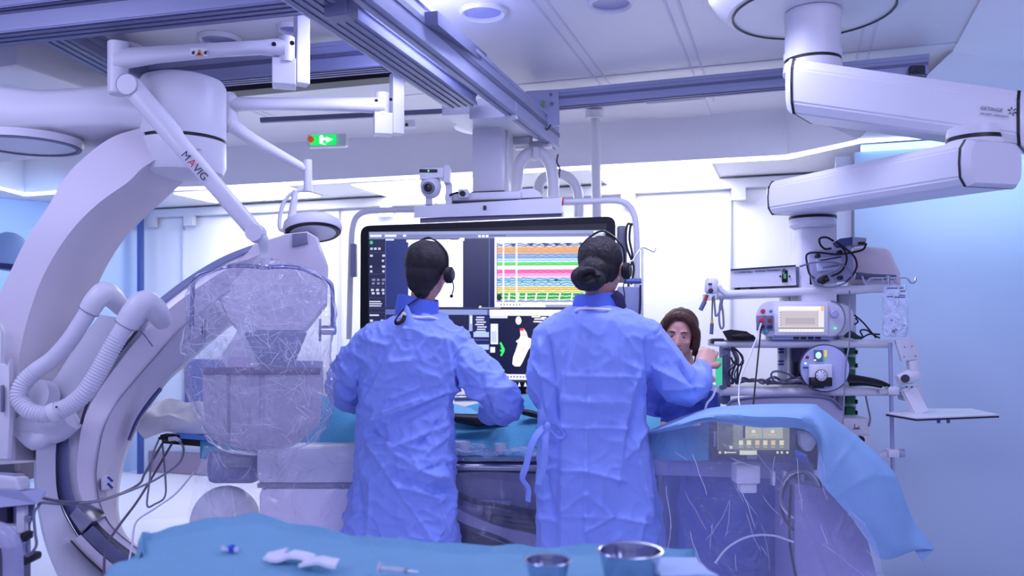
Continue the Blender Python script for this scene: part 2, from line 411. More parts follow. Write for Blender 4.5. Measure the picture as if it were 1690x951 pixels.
# glass panel joints, top track, clamps and baseboard on the back wall
b = B()
for x in (303, 560, 655, 1040, 1205):
    p = atw(x, 400, WC); b.box((p.x, p.y-0.012, LOW/2), (0.012, 0.02, LOW-0.02), Quaternion(Z, -YAW))
struct('trim_4', b, mat('glass_joint', (190, 195, 215), 0.4), sm=False)
b = B(); a = atw(250, 338, WC); c = atw(1400, 298, WC)
b.bar(Vector((a.x, a.y-0.05, LOW-0.05)), Vector((c.x, c.y-0.05, LOW-0.05)), 0.08, 0.07)
for x in (255, 318, 640, 735, 1035, 1215):
    p = atw(x, 330, WC); b.box((p.x, p.y-0.07, LOW-0.13), (0.10, 0.05, 0.09), Quaternion(Z, -YAW))
struct('trim_5', b, mat('track_grey_white', (200, 202, 214), 0.4), sm=False)
b = B(); b.bar(Vector((a.x, a.y-0.03, 0.10)), Vector((c.x, c.y-0.03, 0.10)), 0.05, 0.19)
struct('baseboard_back', b, mat('baseboard_mauve', (158, 140, 160), 0.5), sm=False)
# dark door jamb strip and blue door leaf at the left end of the back wall
b = B()
for x in (232,):
    p = atw(x, 400, WC-0.15); b.box((p.x, p.y, LOW/2), (0.035, 0.05, LOW), Quaternion(Z, -YAW))
struct('door_1', b, mat('door_jamb_dark', (60, 84, 150), 0.35), sm=False)
b = B(); p = atw(310, 700, WC-0.12); q = atw(345, 700, WC-0.12)
b.prism([Vector((p.x-.03, p.y, 1.06)), Vector((q.x+1.1, q.y-.4, 1.06)), Vector((q.x+1.1, q.y-.4, 0.42)), Vector((p.x-.03, p.y, 0.42))], (0, 0.05, 0))
struct('trim_6', b, mat('dark_blue_panel', (88, 96, 150), 0.4), sm=False)
# bright ceiling light panels over the far glass wall
M_PANEL = mat('light_panel_glow', (255, 255, 255), 0.5, emit=(250, 250, 255), es=16.0)
def lightpanel(x0, y0, x1, y1, label):
    a = atz(x0, y0, LOW); c = atz(x1, y1, LOW); m_ = (a+c)/2
    t = thing('ceiling_light_panel', label, 'ceiling light', (m_.x, m_.y, LOW-0.012), 'bright ceiling panels over the far wall')
    wv = abs((c-a).dot(V)); wu = abs((c-a).dot(U)); q = Quaternion(Z, -YAW)
    b = B(); b.box((m_.x, m_.y, LOW-0.004), (wv+0.04, wu+0.04, 0.008), q); obj('frame', b, M_LOWC, t, sm=False)
    b = B(); b.box((m_.x, m_.y, LOW-0.010), (wv, wu, 0.006), q); obj('diffuser', b, M_PANEL, t, sm=False)
lightpanel(355, 332, 470, 306, 'bright light panel above the curved arm, leftmost at the far wall')
lightpanel(640, 322, 790, 290, 'bright light panel behind the small camera above the big screen')
lightpanel(1010, 306, 1170, 268, 'widest bright light panel, right of the ceiling pole')
# cool wash on the two blue walls
area('wall_wash_lamp', jog+V*1.1-U*0.35+Z*0.0+Vector((0, 0, 2.27-jog.z)), jog+V*1.1+U*0.1+Vector((0, 0, 1.0-jog.z)), 2.0, 0.06, 7, (0.35, 0.7, 1.0))
area('wall_wash_lamp', (-4.3, 6.0, 2.4), (-4.6, 6.7, 0.9), 1.8, 0.06, 22, (0.3, 0.55, 1.0))
b = B(); b.bar(jog+Vector((0.03, -0.02, 2.326-jog.z)), jog+V*2.4+Vector((0, -0.02, 2.326-jog.z)), 0.03, 0.02, bev=0.006)
one('led_strip', b, M_LEDB, 'cyan glowing LED tube along the top of the pale blue wall', 'light strip')
b = B()
for dz in (0.0,):
    p = at(1560, 424, 4.9); 
# ---------------------------------------------------------------- ceiling rails
def rail(label, p0, p1, w_, h_, m=ALU, grooves=3, group=None, caps=True, side=None):
    p0 = Vector(p0); p1 = Vector(p1); mid = (p0+p1)/2; d = (p1-p0).normalized(); sd = d.cross(Z).normalized()
    t = thing('ceiling_rail', label, 'rail', (mid.x, mid.y, p0.z), group)
    b = B(); up = Vector((0, 0, h_/2))
    b.bar(p0+up, p1+up, w_, h_, bev=0.004)
    for s in (-1, 1):
        b.bar(p0+sd*s*w_*0.5+Z*0.008, p1+sd*s*w_*0.5+Z*0.008, 0.012, 0.016)
        b.bar(p0+sd*s*(w_*0.5)+Z*(h_-0.01), p1+sd*s*(w_*0.5)+Z*(h_-0.01), 0.014, 0.016)
    obj('rail_body', b, m, t, sm=False)
    b = B()
    for k in range(grooves):
        o = (k-(grooves-1)/2)*w_/(grooves+0.4)
        b.bar(p0+sd*o-Z*0.001, p1+sd*o-Z*0.001, w_*0.13, 0.010)
    obj('rail_groove', b, ALUD, t, sm=False)
    b = B()
    for s in (-1, 1): b.bar(p0+sd*s*(w_*0.5+0.002)+Z*h_*0.52, p1+sd*s*(w_*0.5+0.002)+Z*h_*0.52, 0.006, h_*0.16)
    obj('rail_side_slot', b, ALUD, t, sm=False)
    return t
def clampon(t, p, s=(0.07, 0.05, 0.05)):
    b = B(); b.box(p, s, Quaternion(Z, -YAW), 0.008); return obj('rail_clamp', b, ALUD, t, sm=False)
r = rail('thick grey cross rail at the top left, highest of the ceiling rails', atz(-260, 92, 2.5), atz(620, -2, 2.5), 0.13, 0.15)
clampon(r, atz(141, 12, 2.62))
rail('slim grey cross rail in the top left corner, in front of the thick rail', atz(-260, 52, 2.58), atz(330, -22, 2.58), 0.08, 0.12)
r = rail('grey cross rail passing behind the white shield arm, over a black slot', atz(238, 148, 2.56), atz(700, 108, 2.56), 0.10, 0.13)
clampon(r, atz(357, 114, 2.66), (.05, .03, .04)); clampon(r, atz(520, 98, 2.66), (.05, .03, .04))
one('ceiling_slot', B().bar(atz(375, 152, 2.60), atz(700, 122, 2.60), 0.10, 0.03), BLACK, 'black open slot under the grey cross rail behind the shield arm', 'slot')
r = rail('dark grey ceiling rail on the left, running down to the white drum', atz(74, 58, 2.56), atz(222, 138, 2.56), 0.14, 0.10, ALUD)
r = rail('wide dark grooved rail running diagonally into the room, left of its pair', atz(440, -45, 2.42), atz(762, 176, 2.42), 0.15, 0.10, ALU, 4, 'diagonal ceiling rails of the monitor boom')
clampon(r, atz(563, 12, 2.42), (0.09, 0.08, 0.08))
r = rail('pale grey diagonal ceiling beam ending beside the monitor column, right of its pair', atz(540, -45, 2.41), atz(916, 246, 2.41), 0.05, 0.15, ALU, 1, 'diagonal ceiling rails of the monitor boom')
b = B(); p = atz(712, 30, 2.5); q = atz(795, 100, 2.56); b.bar(p, q, 0.05, 0.05); obj('cable_duct', b, ALUD, r, sm=False)
b = B(); b.box(at(775, 84, 4.3), (0.07, 0.05, 0.07), Quaternion(Z, -YAW), 0.004); obj('sensor_box', b, WHITE, r, sm=False)
r = rail('long grey cross rail behind the pendant column on the right', atz(880, 182, 2.6), atz(1530, 124, 2.6), 0.08, 0.09, ALU, 2)
b = B(); b.box(at(1513, 117, 4.12), (0.07, 0.04, 0.045), None, 0.006)
for dx in (-6, 4): b.cyl(at(1513+dx, 116, 4.095), at(1513+dx, 116, 4.09), 0.009)
obj('end_stop', b, DARK, r, sm=False)
# bracket plate at the rail crossing
t = thing('rail_bracket', 'grey bolted bracket plate where the diagonal beam meets the cross rail', 'bracket', at(905, 200, 4.75))
b = B(); b.prism([at(868, 150, 4.75), at(922, 147, 4.75), at(924, 206, 4.75), at(902, 209, 4.75), at(893, 190, 4.75), at(868, 178, 4.75)], (0, 0.03, 0), 0.004); obj('plate', b, ALU, t, sm=False)
for x, y in ((909, 156), (911, 171), (864+8, 165)): obj('bolt', B().cyl(at(x, y, 4.745), at(x, y, 4.735), 0.010, seg=12), ALUD, t)
obj('green_tag', B().box(at(895, 176, 4.73), (0.02, 0.01, 0.07), Quaternion((0, 1, 0), 0.2)), mat('green_tag', (110, 160, 110), 0.5), t, label='small green tag')
obj('hook', B().tube([at(900, 190, 4.73), at(897, 205, 4.72), at(903, 214, 4.72), at(909, 206, 4.72)], 0.006, 8, 4), DARK, t)
# ---------------------------------------------------------------- downlights in the panel ceiling
def downlight(x, y, r, label):
    p = atz(x, y, CEIL); t = thing('recessed_downlight', label, 'downlight', (p.x, p.y, CEIL-0.02), 'round recessed ceiling downlights')
    obj('trim_ring', B().lathe([(r*0.78, 0.004), (r*0.80, -0.014), (r*0.9, -0.022), (r, -0.012), (r*1.02, -0.001)], (p.x, p.y, CEIL), cap=False), M_CEIL, t)
    obj('lens', B().lathe([(r*0.79, -0.006), (r*0.5, -0.002), (0.001, 0.0-0.001)], (p.x, p.y, CEIL), cap=False), mat('frosted_lens', (165, 168, 205), 0.35), t)
downlight(797, 17, 0.105, 'round ceiling downlight right of the diagonal beam, fully in view')
downlight(1008, 2, 0.10, 'round ceiling downlight cut by the top edge, near the middle')
downlight(362, 62, 0.10, 'round ceiling downlight just above the white shield arm')
downlight(205, 76, 0.09, 'round ceiling downlight above the left joint of the shield arm')
downlight(482, 44, 0.07, 'round ceiling downlight half hidden by the front mounting post')
# small fittings
t = thing('exit_sign', 'green glowing emergency exit sign mounted on the ceiling', 'exit sign', at(538, 240, 5.3))
obj('housing', B().box(at(541, 233, 5.32), (0.26, 0.05, 0.085), Quaternion(Z, -.15), 0.012), WHITE, t, sm=False)
f = Flat(at(512, 240, 5.285), Vector((0.165, -0.02, 0)), Vector((0, 0, 0.065)), Vector((0, -1, 0)))
f.rect(0, 0, 1, 1, (0, 190, 80)); f.rect(0.36, 0.15, 0.5, 0.85, (225, 255, 245)); f.disc(0.44, 0.8, 0.07, 0.14, (225, 255, 245)); f.poly([(0.5, .75), (0.72, .55), (.72, .42), (.5, .5)], (225, 255, 245)); f.poly([(0.5, .2), (0.62, .05), (.55, 0.02), (.36, .2)], (225, 255, 245)); f.poly([(.62, .8), (.9, .5), (.62, .2)], (190, 255, 225))
f.build('sign_face', attrmat('exit_sign_glow', 1.8), t)
obj('status_lamp', B().ball(at(513, 230, 5.27), 0.022), mat('red_amber_lamp', (170, 60, 30), 0.3, emit=(200, 80, 30), es=0.6), t)
t = thing('wall_socket', 'small white detector box on the ceiling edge right of the second mounting post', 'detector', at(676, 206, 5.6))
obj('housing', B().box(at(677, 205, 5.6), (0.07, 0.04, 0.05), None, 0.008), WHITE, t, sm=False); obj('lens', B().box(at(671, 206, 5.575), (0.02, 0.005, 0.02)), DARK, t)
one('ceiling_track', B().bar(at(430, 199, 4.9), at(735, 184, 4.9), 0.03, 0.03, bev=0.004), ALUD, 'thin dark track on the ceiling above the exit sign', 'track', sm=False)
one('ceiling_hatch', B().box(atz(1122, 180, CEIL)-Z*0.004, (0.36, 0.42, 0.008), Quaternion(Z, -YAW), 0.002), M_CEIL, 'thin square access hatch in the ceiling right of the pole', 'hatch', sm=False)
t = thing('ceiling_pole', 'white round pole hanging from the ceiling right of the monitor column', 'pole', at(983, 340, 5.4))
obj('tube', B().cyl(at(982, 190, 5.4), at(985, 360, 5.4), 0.031), WHITE, t); obj('flange', B().cyl(at(981, 184, 5.4), at(981, 196, 5.4), 0.058), WHITE, t)
# ---------------------------------------------------------------- Getinge pendant, right
t = thing('ceiling_pendant', 'white two-arm ceiling supply pendant with black joint rings, upper right', 'ceiling pendant', at(1345, 370, 3.7))
PC = at(1341, 0, 3.3)
def cxy(p, z): return Vector((p.x, p.y, z))
zf = 2.585
obj('ceiling_cover', B().lathe([(0.40, 0.20), (0.40, 0.09), (0.36, 0.03), (0.325, 0.0), (0.001, -0.001)], cxy(PC, zf), seg=48, cap=False), WHITE, t)
obj('cover_ring', B().lathe([(0.298, -0.002), (0.298, -0.006), (0.306, -0.006), (0.306, -0.002)], cxy(PC, zf), seg=64, cap=False), BLACK, t)
zc0 = 1.35+(HY-100)/F*3.3
obj('column', B().lathe([(0.104, zf-0.003), (0.108, zf-0.02), (0.104, zf-0.04), (0.104, zc0+.03), (0.109, zc0+0.028), (0.109, zc0)], Vector((PC.x, PC.y, 0)), seg=48), WHITE, t)
obj('column_ring', B().lathe([(0.106, zc0), (0.106, zc0-0.012)], Vector((PC.x, PC.y, 0)), seg=48), BLACK, t)
obj('arm_collar', B().lathe([(0.108, zc0-0.012), (0.112, zc0-0.05)], Vector((PC.x, PC.y, 0)), seg=48), WHITE, t)
def pendarm(name, A, Bp, hA, hB, wA, capend):
    """arm with a chamfered box section from A to Bp (centres), capped ends framed in black"""
    A, Bp = Vector(A), Vector(Bp); d = (Bp-A).normalized(); sd = d.cross(Z).normalized()
    def sec(c, h, w, k=1.0):
        h, w = h*k/2, w*k/2
        P = [(-w*.80, -h), (w*.80, -h), (w*.97, -h*.62), (w, 0), (w*.97, h*.62), (w*.80, h), (-w*.80, h), (-w*.97, h*.62), (-w, 0), (-w*.97, -h*.62)]
        return [c+sd*a+Z*z_ for a, z_ in P]
    b = B(); b.rings([sec(A, hA, wA), sec(Bp, hB, wA)])
    bmesh.ops.bevel(b.bm, geom=[e for e in b.bm.edges if abs((e.verts[0].co-e.verts[1].co).length) > 0.5], offset=0.006, segments=2, affect='EDGES')
    body = obj(name, b, WHITE, t, ang=25)
    for c, h, s in ((A, hA, -1), (Bp, hB, 1)):
        obj('end_seal', B().rings([sec(c, h, wA, 1.012), sec(c+d*s*0.010, h, wA, 1.012)]), BLACK, body, sm=False)
        obj('end_cap', B().rings([sec(c+d*s*0.010, h, wA, 1.0), sec(c+d*s*0.022, h, wA, 0.97), sec(c+d*s*0.036, h, wA, 0.86)]), WHITE, body)
A0 = at(1318, 152, 3.22); A1 = at(1686, 204, 2.78)
J = at(1610, 230, 2.80)
pendarm('upper_arm', A0+Vector((0.02, 0, 0)), A1, 0.205, 0.175, 0.24, 0)
zj = J.z
obj('middle_joint', B().lathe([(0.088, 0.035), (0.088, 0.0), (0.085, 0.0), (0.085, -0.02)], J+Z*-0.0, seg=40), WHITE, t)
obj('joint_ring', B().lathe([(0.090, 0.004), (0.090, -0.008)], J, seg=40), BLACK, t)
obj('joint_collar', B().lathe([(0.090, -0.010), (0.096, -0.05)], J, seg=40), WHITE, t)
pendarm('lower_arm', at(1630, 272, 2.72), at(1306, 328, 3.78), 0.150, 0.150, 0.23, 0)
K = at(1341, 358, 3.75)
obj('end_joint', B().lathe([(0.095, 0.05), (0.10, 0.01), (0.10, 0.0)], K, seg=40), WHITE, t)
obj('end_joint_ring', B().lathe([(0.102, 0.0), (0.102, -0.012)], K, seg=40), BLACK, t)
obj('drop_collar', B().lathe([(0.100, -0.012), (0.100, -0.04), (0.085, -0.052)], K, seg=40), WHITE, t)
b = B(); b.box(at(1342, 455, 3.78), (0.165, 0.16, 0.50), None, 0.02); obj('drop_column', b, WHITE, t)
dirA = (A1-A0-Vector((0.02, 0, 0))).normalized(); nf = Vector((dirA.y, -dirA.x, 0)).normalized()
def armpt(px, py):       # point on the camera-side face of the upper arm
    o = A0+Vector((0.02, 0, 0))+nf*0.121; d = Vector(((px-CX)/F, 1, (HY-py)/F)); tt = nf.dot(o-Vector((0, 0, CZ)))/nf.dot(d); return Vector((0, 0, CZ))+d*tt
M_INK = mat('dark_blue_print', (28, 30, 70), 0.5)
text('brand_lettering', 'GETINGE', armpt(1618, 181)+nf*0.005, armpt(1662, 189)-armpt(1622, 184), Z, 0.0150, M_INK, t, space=1.08)
text('brand_lettering', 'MAQUET | MODUEVO', armpt(1618, 189)+nf*0.005, armpt(1662, 198.5)-armpt(1620, 193), Z, 0.0085, M_INK, t)
b = B(); c = armpt(1671, 184)+nf*0.002
ru = dirA
for k in range(6):
    a = PI/2+k*PI/3+0.2; v = ru*math.cos(a)+Z*math.sin(a); v2 = ru*math.cos(a+.5)+Z*math.sin(a+.5)
    b.tube([c+v*0.005, c+v*0.009+v2*0.002, c+v*0.014], 0.0016, 6)
obj('brand_emblem', b, M_INK, t)
# ---------------------------------------------------------------- radiation shield on its articulated arm
t = thing('radiation_shield', 'ceiling mounted radiation shield with metal hoop frame and grey lead skirt', 'radiation shield', at(430, 745, 3.2))
b = B(); p = at(498, 84, 3.4); b.box((p.x, p.y, 1.35+(HY-65)/F*3.4), (0.052, 0.06, 0.37), Quaternion(Z, 0.5), 0.003); obj('mounting_post', b, WHITE, t, sm=False)
b = B(); b.box(at(469, 122, 3.38), (0.092, 0.09, 0.105), Quaternion(Z, 0.25), 0.004); obj('mounting_box', b, WHITE, t, sm=False)
obj('post_joint', B().cyl(at(473, 62, 3.36), at(473, 103, 3.36), 0.032), WHITE, t)
b = B(); 
b.rings([[at(x, y0+(y1-y0)*(0.5-0.5*math.cos(a)), Yd+0.045*math.sin(a)) for a in [2*PI*k/20 for k in range(20)]] for x, y0, y1, Yd in ((470, 62, 95, 3.36), (430, 66, 91, 3.34), (360, 70, 95, 3.30), (260, 76, 105, 3.27), (196, 79, 116, 3.25), (186, 80, 116, 3.25))])
obj('upper_arm', b, WHITE, t)
obj('elbow_joint', B().lathe([(0.036, 0.0), (0.038, 0.02), (0.038, 0.11)], at(195, 118, 3.25), seg=28), WHITE, t)
obj('elbow_joint', B().lathe([(0.036, 0.095), (0.036, 0.0), (0.030, -0.006)], at(194, 154, 3.25), seg=28), WHITE, t)
for x, y in ((452, 73), (482, 71)): obj('screw_cap', B().cyl(at(x, y, 3.315), at(x, y, 3.305), 0.009, seg=16), BLACK, t)
S0, S1 = at(214, 142, 3.16), at(424, 386, 3.12)
obj('arm_pivot', B().lathe([(0.040, 0.05), (0.040, -0.002), (0.036, -0.006)], S0-Vector((0, .02, 0)), axis=(0, 1, 0), seg=36), WHITE, t)
b = B()
b.tube([S0+Vector((0, .02, 0)), S0.lerp(S1, .3)+Vector((0, .02, 0)), S0.lerp(S1, .42), S1], [0.040, 0.040, 0.034, 0.031], 20, 5); sa = obj('spring_arm', b, WHITE, t)
obj('pivot_ring', B().lathe([(0.041, -0.003), (0.041, -0.006)], S0-Vector((0, .018, 0)), axis=(0, 1, 0), seg=36, cap=False), GREYP, sa)
obj('lower_pivot', B().ball(S1, (0.036, 0.04, 0.036)), WHITE, t)
obj('lower_pivot_disc', B().cyl(S1+Vector((0, -.036, 0)), S1+Vector((0, -.046, 0)), 0.031), WHITE, t)
# lettering along the spring arm
ad = (S1-S0); ax = Vector((ad.x, 0, ad.z)).normalized(); ay = Vector((-ax.z, 0, ax.x))
if ay.z < 0: ay = -ay
def armtext(s_, px, py, sz, m): text('brand_lettering', s_, at(px, py, 3.095), ax, ay, sz, m, t)
armtext('M', 298, 256, 0.040, M_INK); armtext('A', 308.5, 268, 0.040, mat('red_print', (200, 40, 60), 0.5)); armtext('VIG', 317, 278, 0.040, M_INK)
armtext('CE 25', 392, 375, 0.012, M_INK)
obj('warning_label', B().box(at(328, 86, 3.235), (0.066, 0.003, 0.030), Quaternion((0, 1, 0), 0.05)), mat('label_white', (235, 235, 235), .5), t)
b = B(); c = at(329, 87, 3.232); b.prism([c+Vector((-.016, 0, -.013)), c+Vector((.016, 0, -.013)), c+Vector((0, 0, .014))], (0, -.001, 0)); obj('warning_triangle', b, mat('warning_orange', (235, 150, 60), .5), t, sm=False)
b = B()
for dx in (-0.024, 0.023): b.prism([c+Vector((dx-.006, 0, -.004)), c+Vector((dx+.004, 0, -.008)), c+Vector((dx+.006, 0, .008)), c+Vector((dx-.004, 0, .004))], (0, -.001, 0))
b.prism([c+Vector((-.007, -.0012, -.009)), c+Vector((.007, -.0012, -.009)), c+Vector((0, -.0012, .004))], (0, -.001, 0))
obj('label_pictogram', b, M_INK, t, sm=False)
YS = 3.15
obj('stem', B().tube([S1+Z*-0.01, at(433, 395, 3.12), at(437, 415, YS), at(437, 440, YS)], [0.024, 0.022, 0.018, 0.018], 16, 4), WHITE, t)
obj('frame_clamp', B().box(at(437, 440, YS), (0.038, 0.03, 0.024), None, 0.006), CHROME, t)
obj('hoop_frame', B().tube([at(*q, YS) for q in ((317, 540), (317, 520), (318, 480), (319, 466), (326, 456), (340, 450), (382, 439), (437, 441), (492, 442), (530, 458), (544, 466), (548, 476), (549, 500), (549, 545))], 0.0080, 12, 4), mat('hoop_steel', (140, 146, 190), .2, .9), t)
for x, s in ((323, 1), (542, -1)):
    obj('hinge_knob', B().cyl(at(x-10*1, 545, YS), at(x+12, 545, YS), 0.018, seg=24), CHROME, t)
    obj('hinge_plate', B().box(at(x+s*14, 545, YS), (0.006, 0.02, 0.085), None, 0.002), STEEL, t)
M_GLASS = mat('lead_glass', (225, 228, 240), 0.06, alpha=0.13, spec=0.6)
b = B(); b.prism([at(*q, YS) for q in ((338, 470), (530, 470), (530, 610), (334, 610), (334, 474))], (0, 0.012, 0), 0.003); obj('glass_panel', b, M_GLASS, t, sm=False)
obj('clamp_bar', B().box(at(432, 612, YS-0.01), (0.44, 0.02, 0.026), None, 0.003), mat('bar_mauve', (134, 124, 150), .4), t)
for x in (350, 390, 436, 480, 515): obj('bar_screw', B().cyl(at(x, 612, YS-.02), at(x, 612, YS-.024), 0.004, seg=10), STEEL, t)
obj('label_patch', B().box(at(394, 597, YS-0.004), (0.078, 0.003, 0.034)), mat('pale_pink_label', (205, 190, 215), .5), t)
def skf(i, j, p):
    q = Vector(p); xx = i*8.0
    q.y += 0.012*math.sin(i*19+j*3)*j+0.010*nz((i*5, 0, j*4), (1, 1, 1), 3)*j*2
    for c_ in (0.22, 0.5): q.y += 0.012*math.exp(-((i-c_)/0.012)**2)
    return q
b = sheet([[at(x, 614, YS-.008) for x in (334, 380, 432, 480, 530)], [at(x, y, YS-.022) for x, y in ((334, 660), (380, 665), (432, 667), (480, 665), (530, 660))],
           [at(x, y, YS-.022) for x, y in ((337, 700), (380, 722), (432, 726), (480, 722), (526, 694))],
           [at(x, y, YS-.008) for x, y in ((338, 712), (375, 737), (430, 742), (480, 738), (524, 705))]], 60, 40, skf, 0.006)
obj('lead_skirt', b, mat('skirt_grey_fabric', (184, 180, 196), .62, bump=.12, bscale=30), t)
# clear plastic cover over the shield
FILM = film('crumpled_clear_plastic', haze=0.06, bump=1.0, bscale=16, gloss=0.40, rough=.06)
def bagpts(ys):
    prof = [(432, 6), (418, 40), (436, 86), (450, 108), (470, 122), (510, 124), (550, 126), (600, 118), (640, 120), (690, 108), (720, 92), (744, 60), (752, 6)]
    return prof
b = B(); Rr = []
prof = [(426, 432, 10, .015), (418+14, 432, 40, .03), (440, 432, 72, .04), (455, 432, 100, .05), (475, 432, 116, .06), (510, 432, 120, .07), (550, 430, 123, .08), (590, 428, 118, .08), (630, 430, 117, .07), (670, 430, 112, .07), (705, 430, 102, .06), (730, 432, 84, .05), (746, 433, 52, .03), (751, 434, 20, .015)]
rr = []
for y in np.linspace(426, 751, 90):
    cx_ = np.interp(y, [q[0] for q in prof], [q[1] for q in prof]); hw = np.interp(y, [q[0] for q in prof], [q[2] for q in prof]); dp = np.interp(y, [q[0] for q in prof], [q[3] for q in prof])
    ring = []
    for k in range(120):
        a = 2*PI*k/120; ca, sa_ = math.cos(a), math.sin(a)
        q = at(cx_+hw*ca, y, YS-0.01)+Vector((0, dp*(abs(sa_)**0.6)*(1 if sa_ > 0 else -1), 0))
        wv = 0.022*nz(q, (9, 9, 5), 1)+0.014*abs(nz(q, (26, 20, 12), 2))+0.006*nz(q, (60, 60, 30), 5)
        q += Vector((ca, sa_, 0))*wv; ring.append(q)
    rr.append(ring)
b.rings(rr, cap=False)
pc_ = thing('plastic_cover', 'crumpled clear plastic bag pulled over the hoop framed radiation shield', 'plastic cover', at(432, 751, YS))
obj('bag_film', b, FILM, pc_, ang=60)
fg = [[r[(60+k) % 120] for k in range(61)] for r in rr]
gl_ = glints(fg, 300, 5, (3, 8), .0006); tag(obj('glint_streaks', gl_, M_GLINT, pc_), kind='stuff')  # whitish slivers in place of highlight streaks on the bag
gl_ = glints([[q for q in r if True] for r in fg[:70]], 60, 8, (8, 16), .0005, .005, (1.2, .35)); tag(obj('long_glint_streaks', gl_, M_GLINT, pc_), kind='stuff')
# ---------------------------------------------------------------- examination lamp on its arm
t = thing('examination_lamp', 'white round examination lamp on a ceiling arm, behind the shield', 'lamp', at(515, 395, 3.85))
obj('mounting_post', B().box(at(655, 172, 4.0), (0.055, 0.06, 0.29), Quaternion(Z, 0.45), 0.003), WHITE, t, sm=False)
obj('mounting_box', B().box(at(632, 206, 3.98), (0.085, 0.08, 0.10), Quaternion(Z, 0.25), 0.003), WHITE, t, sm=False)
obj('post_joint', B().cyl(at(631, 154, 3.97), at(631, 191, 3.97), 0.033), WHITE, t)
for x, y in ((621, 166), (645, 164)): obj('screw_cap', B().cyl(at(x, y, 3.93), at(x, y, 3.925), 0.008, seg=14), BLACK, t)
b = B(); b.rings([[at(x, y0+(y1-y0)*(0.5-0.5*math.cos(a)), Yd+0.04*math.sin(a)) for a in [2*PI*k/16 for k in range(16)]] for x, y0, y1, Yd in ((635, 160, 188, 3.97), (560, 161, 184, 3.93), (450, 161, 183, 3.87), (390, 160, 184, 3.83), (380, 162, 182, 3.83))]); obj('upper_arm', b, WHITE, t)
obj('elbow_joint', B().lathe([(0.035, 0.0), (0.037, 0.02), (0.037, 0.17), (0.02, .19)], at(379, 222, 3.83), seg=24), WHITE, t)
obj('spring_arm', B().tube([at(384, 208, 3.80), at(420, 232, 3.80), at(505, 280, 3.8)], [0.034, .028, 0.020], 16, 5), WHITE, t)
obj('drop_tube', B().tube([at(508, 264, 3.8), at(508, 316, 3.8)], 0.019, 14), WHITE, t)
obj('yoke', B().tube([at(508, 314, 3.8), at(486, 317, 3.8), at(471, 330, 3.8), at(463, 352, 3.8), at(462, 378, 3.8), at(475, 381, 3.8)], 0.009, 10, 4), WHITE, t)
obj('yoke', B().tube([at(488, 314, 3.8), at(484, 340, 3.8), at(481, 362, 3.8)], [.014, .016, .02], 12, 3), WHITE, t)
tilt = Vector((-0.10, 0.24, 1)).normalized()
obj('lamp_head', B().lathe([(0.05, 0.055), (0.10, 0.05), (0.128, 0.03), (0.134, 0.005), (0.128, -0.012), (0.11, -0.016), (0.001, -0.016)], at(516, 379, 3.85), tilt, seg=48, cap=False), WHITE, t)
obj('lamp_bezel', B().lathe([(0.127, -0.014), (0.120, -0.022), (0.104, -0.020)], at(516, 379, 3.85), tilt, seg=48, cap=False), BLACK, t)
obj('lamp_lens', B().lathe([(0.106, -0.019), (0.06, -0.023), (0.001, -0.024)], at(516, 379, 3.85), tilt, seg=48, cap=False), mat('lamp_lens', (225, 225, 235), .3), t)
# ---------------------------------------------------------------- C-arm X-ray machine
t = thing('c_arm_xray_machine', 'large white ceiling hung C-arm X-ray machine filling the left side', 'x-ray machine', at(120, 905, 3.4))
CA = t
def seamtube(pts, r, m, par, name='seam', n=4): return obj(name, B().tube(pts, r, 6, n), m, par)
# ceiling carriage and horizontal support arm
b = B(); q0 = atz(26, 66, 2.62); q1 = atz(26, 66, 2.62)+U*1.05
zt, zb = 2.70, 1.35+(HY-108)/F*q0.y
hw = 0.55
b.hull([cxy(q0, zt), cxy(q0, zb), cxy(q0, zb)-V*hw, cxy(q0, zt)-V*hw, cxy(q1, zt), cxy(q1, zb), cxy(q1, zb)-V*hw, cxy(q1, zt)-V*hw], 0.02); obj('ceiling_carriage', b, WHITE, t)
DR = at(302, 0, 3.52); zdt = 2.375; zdm = 1.35+(HY-213)/F*3.33; zdb = 1.35+(HY-262)/F*3.35
b = B()
def armsec(x, yt, yb, Yf, Yb): 
    zt_, zb_ = at(x, yt, Yf).z, at(x, yb, Yf).z; X = at(x, 0, Yf).x; Xb = X
    return [Vector((X, Yf+.02, zb_)), Vector((X, Yf, zb_+.02)), Vector((X, Yf, zt_-.03)), Vector((X, Yf+.03, zt_)), Vector((Xb, Yb, zt_)), Vector((Xb, Yb, zb_))]
b.rings([armsec(*q) for q in ((-160, 130, 222, 3.2, 3.75), (-60, 134, 218, 3.24, 3.75), (0, 138, 215, 3.28, 3.76), (60, 145, 212, 3.31, 3.76), (120, 142, 209, 3.33, 3.76), (190, 136, 207, 3.36, 3.74), (270, 136, 213, 3.42, 3.7))])
obj('support_arm', b, WHITE, t, ang=50)
obj('swivel_drum', B().lathe([(0.13, zdt+.012), (0.16, zdt), (0.172, zdt-.02), (0.172, zdm), ], Vector((DR.x, DR.y, 0)), seg=56), WHITE, t)
obj('drum_gap', B().lathe([(0.166, zdm), (0.166, zdm-.014)], Vector((DR.x, DR.y, 0)), seg=56), BLACK, t)
obj('swivel_drum_lower', B().lathe([(0.172, zdm-.014), (0.172, zdb), (0.160, zdb-.03), (0.12, zdb-.04)], Vector((DR.x, DR.y, 0)), seg=56), WHITE, t)
pc = at(45, 241, 3.45)
obj('pivot_cover', B().lathe([(0.21, 0.03), (0.205, 0.0), (0.001, -0.001)], pc, seg=48, cap=False), WHITE, t)
obj('pivot_cover_ring', B().lathe([(0.180, -.002), (0.180, -.006), (0.197, -.006), (0.199, -.001)], pc, seg=48, cap=False), GREYP, t)
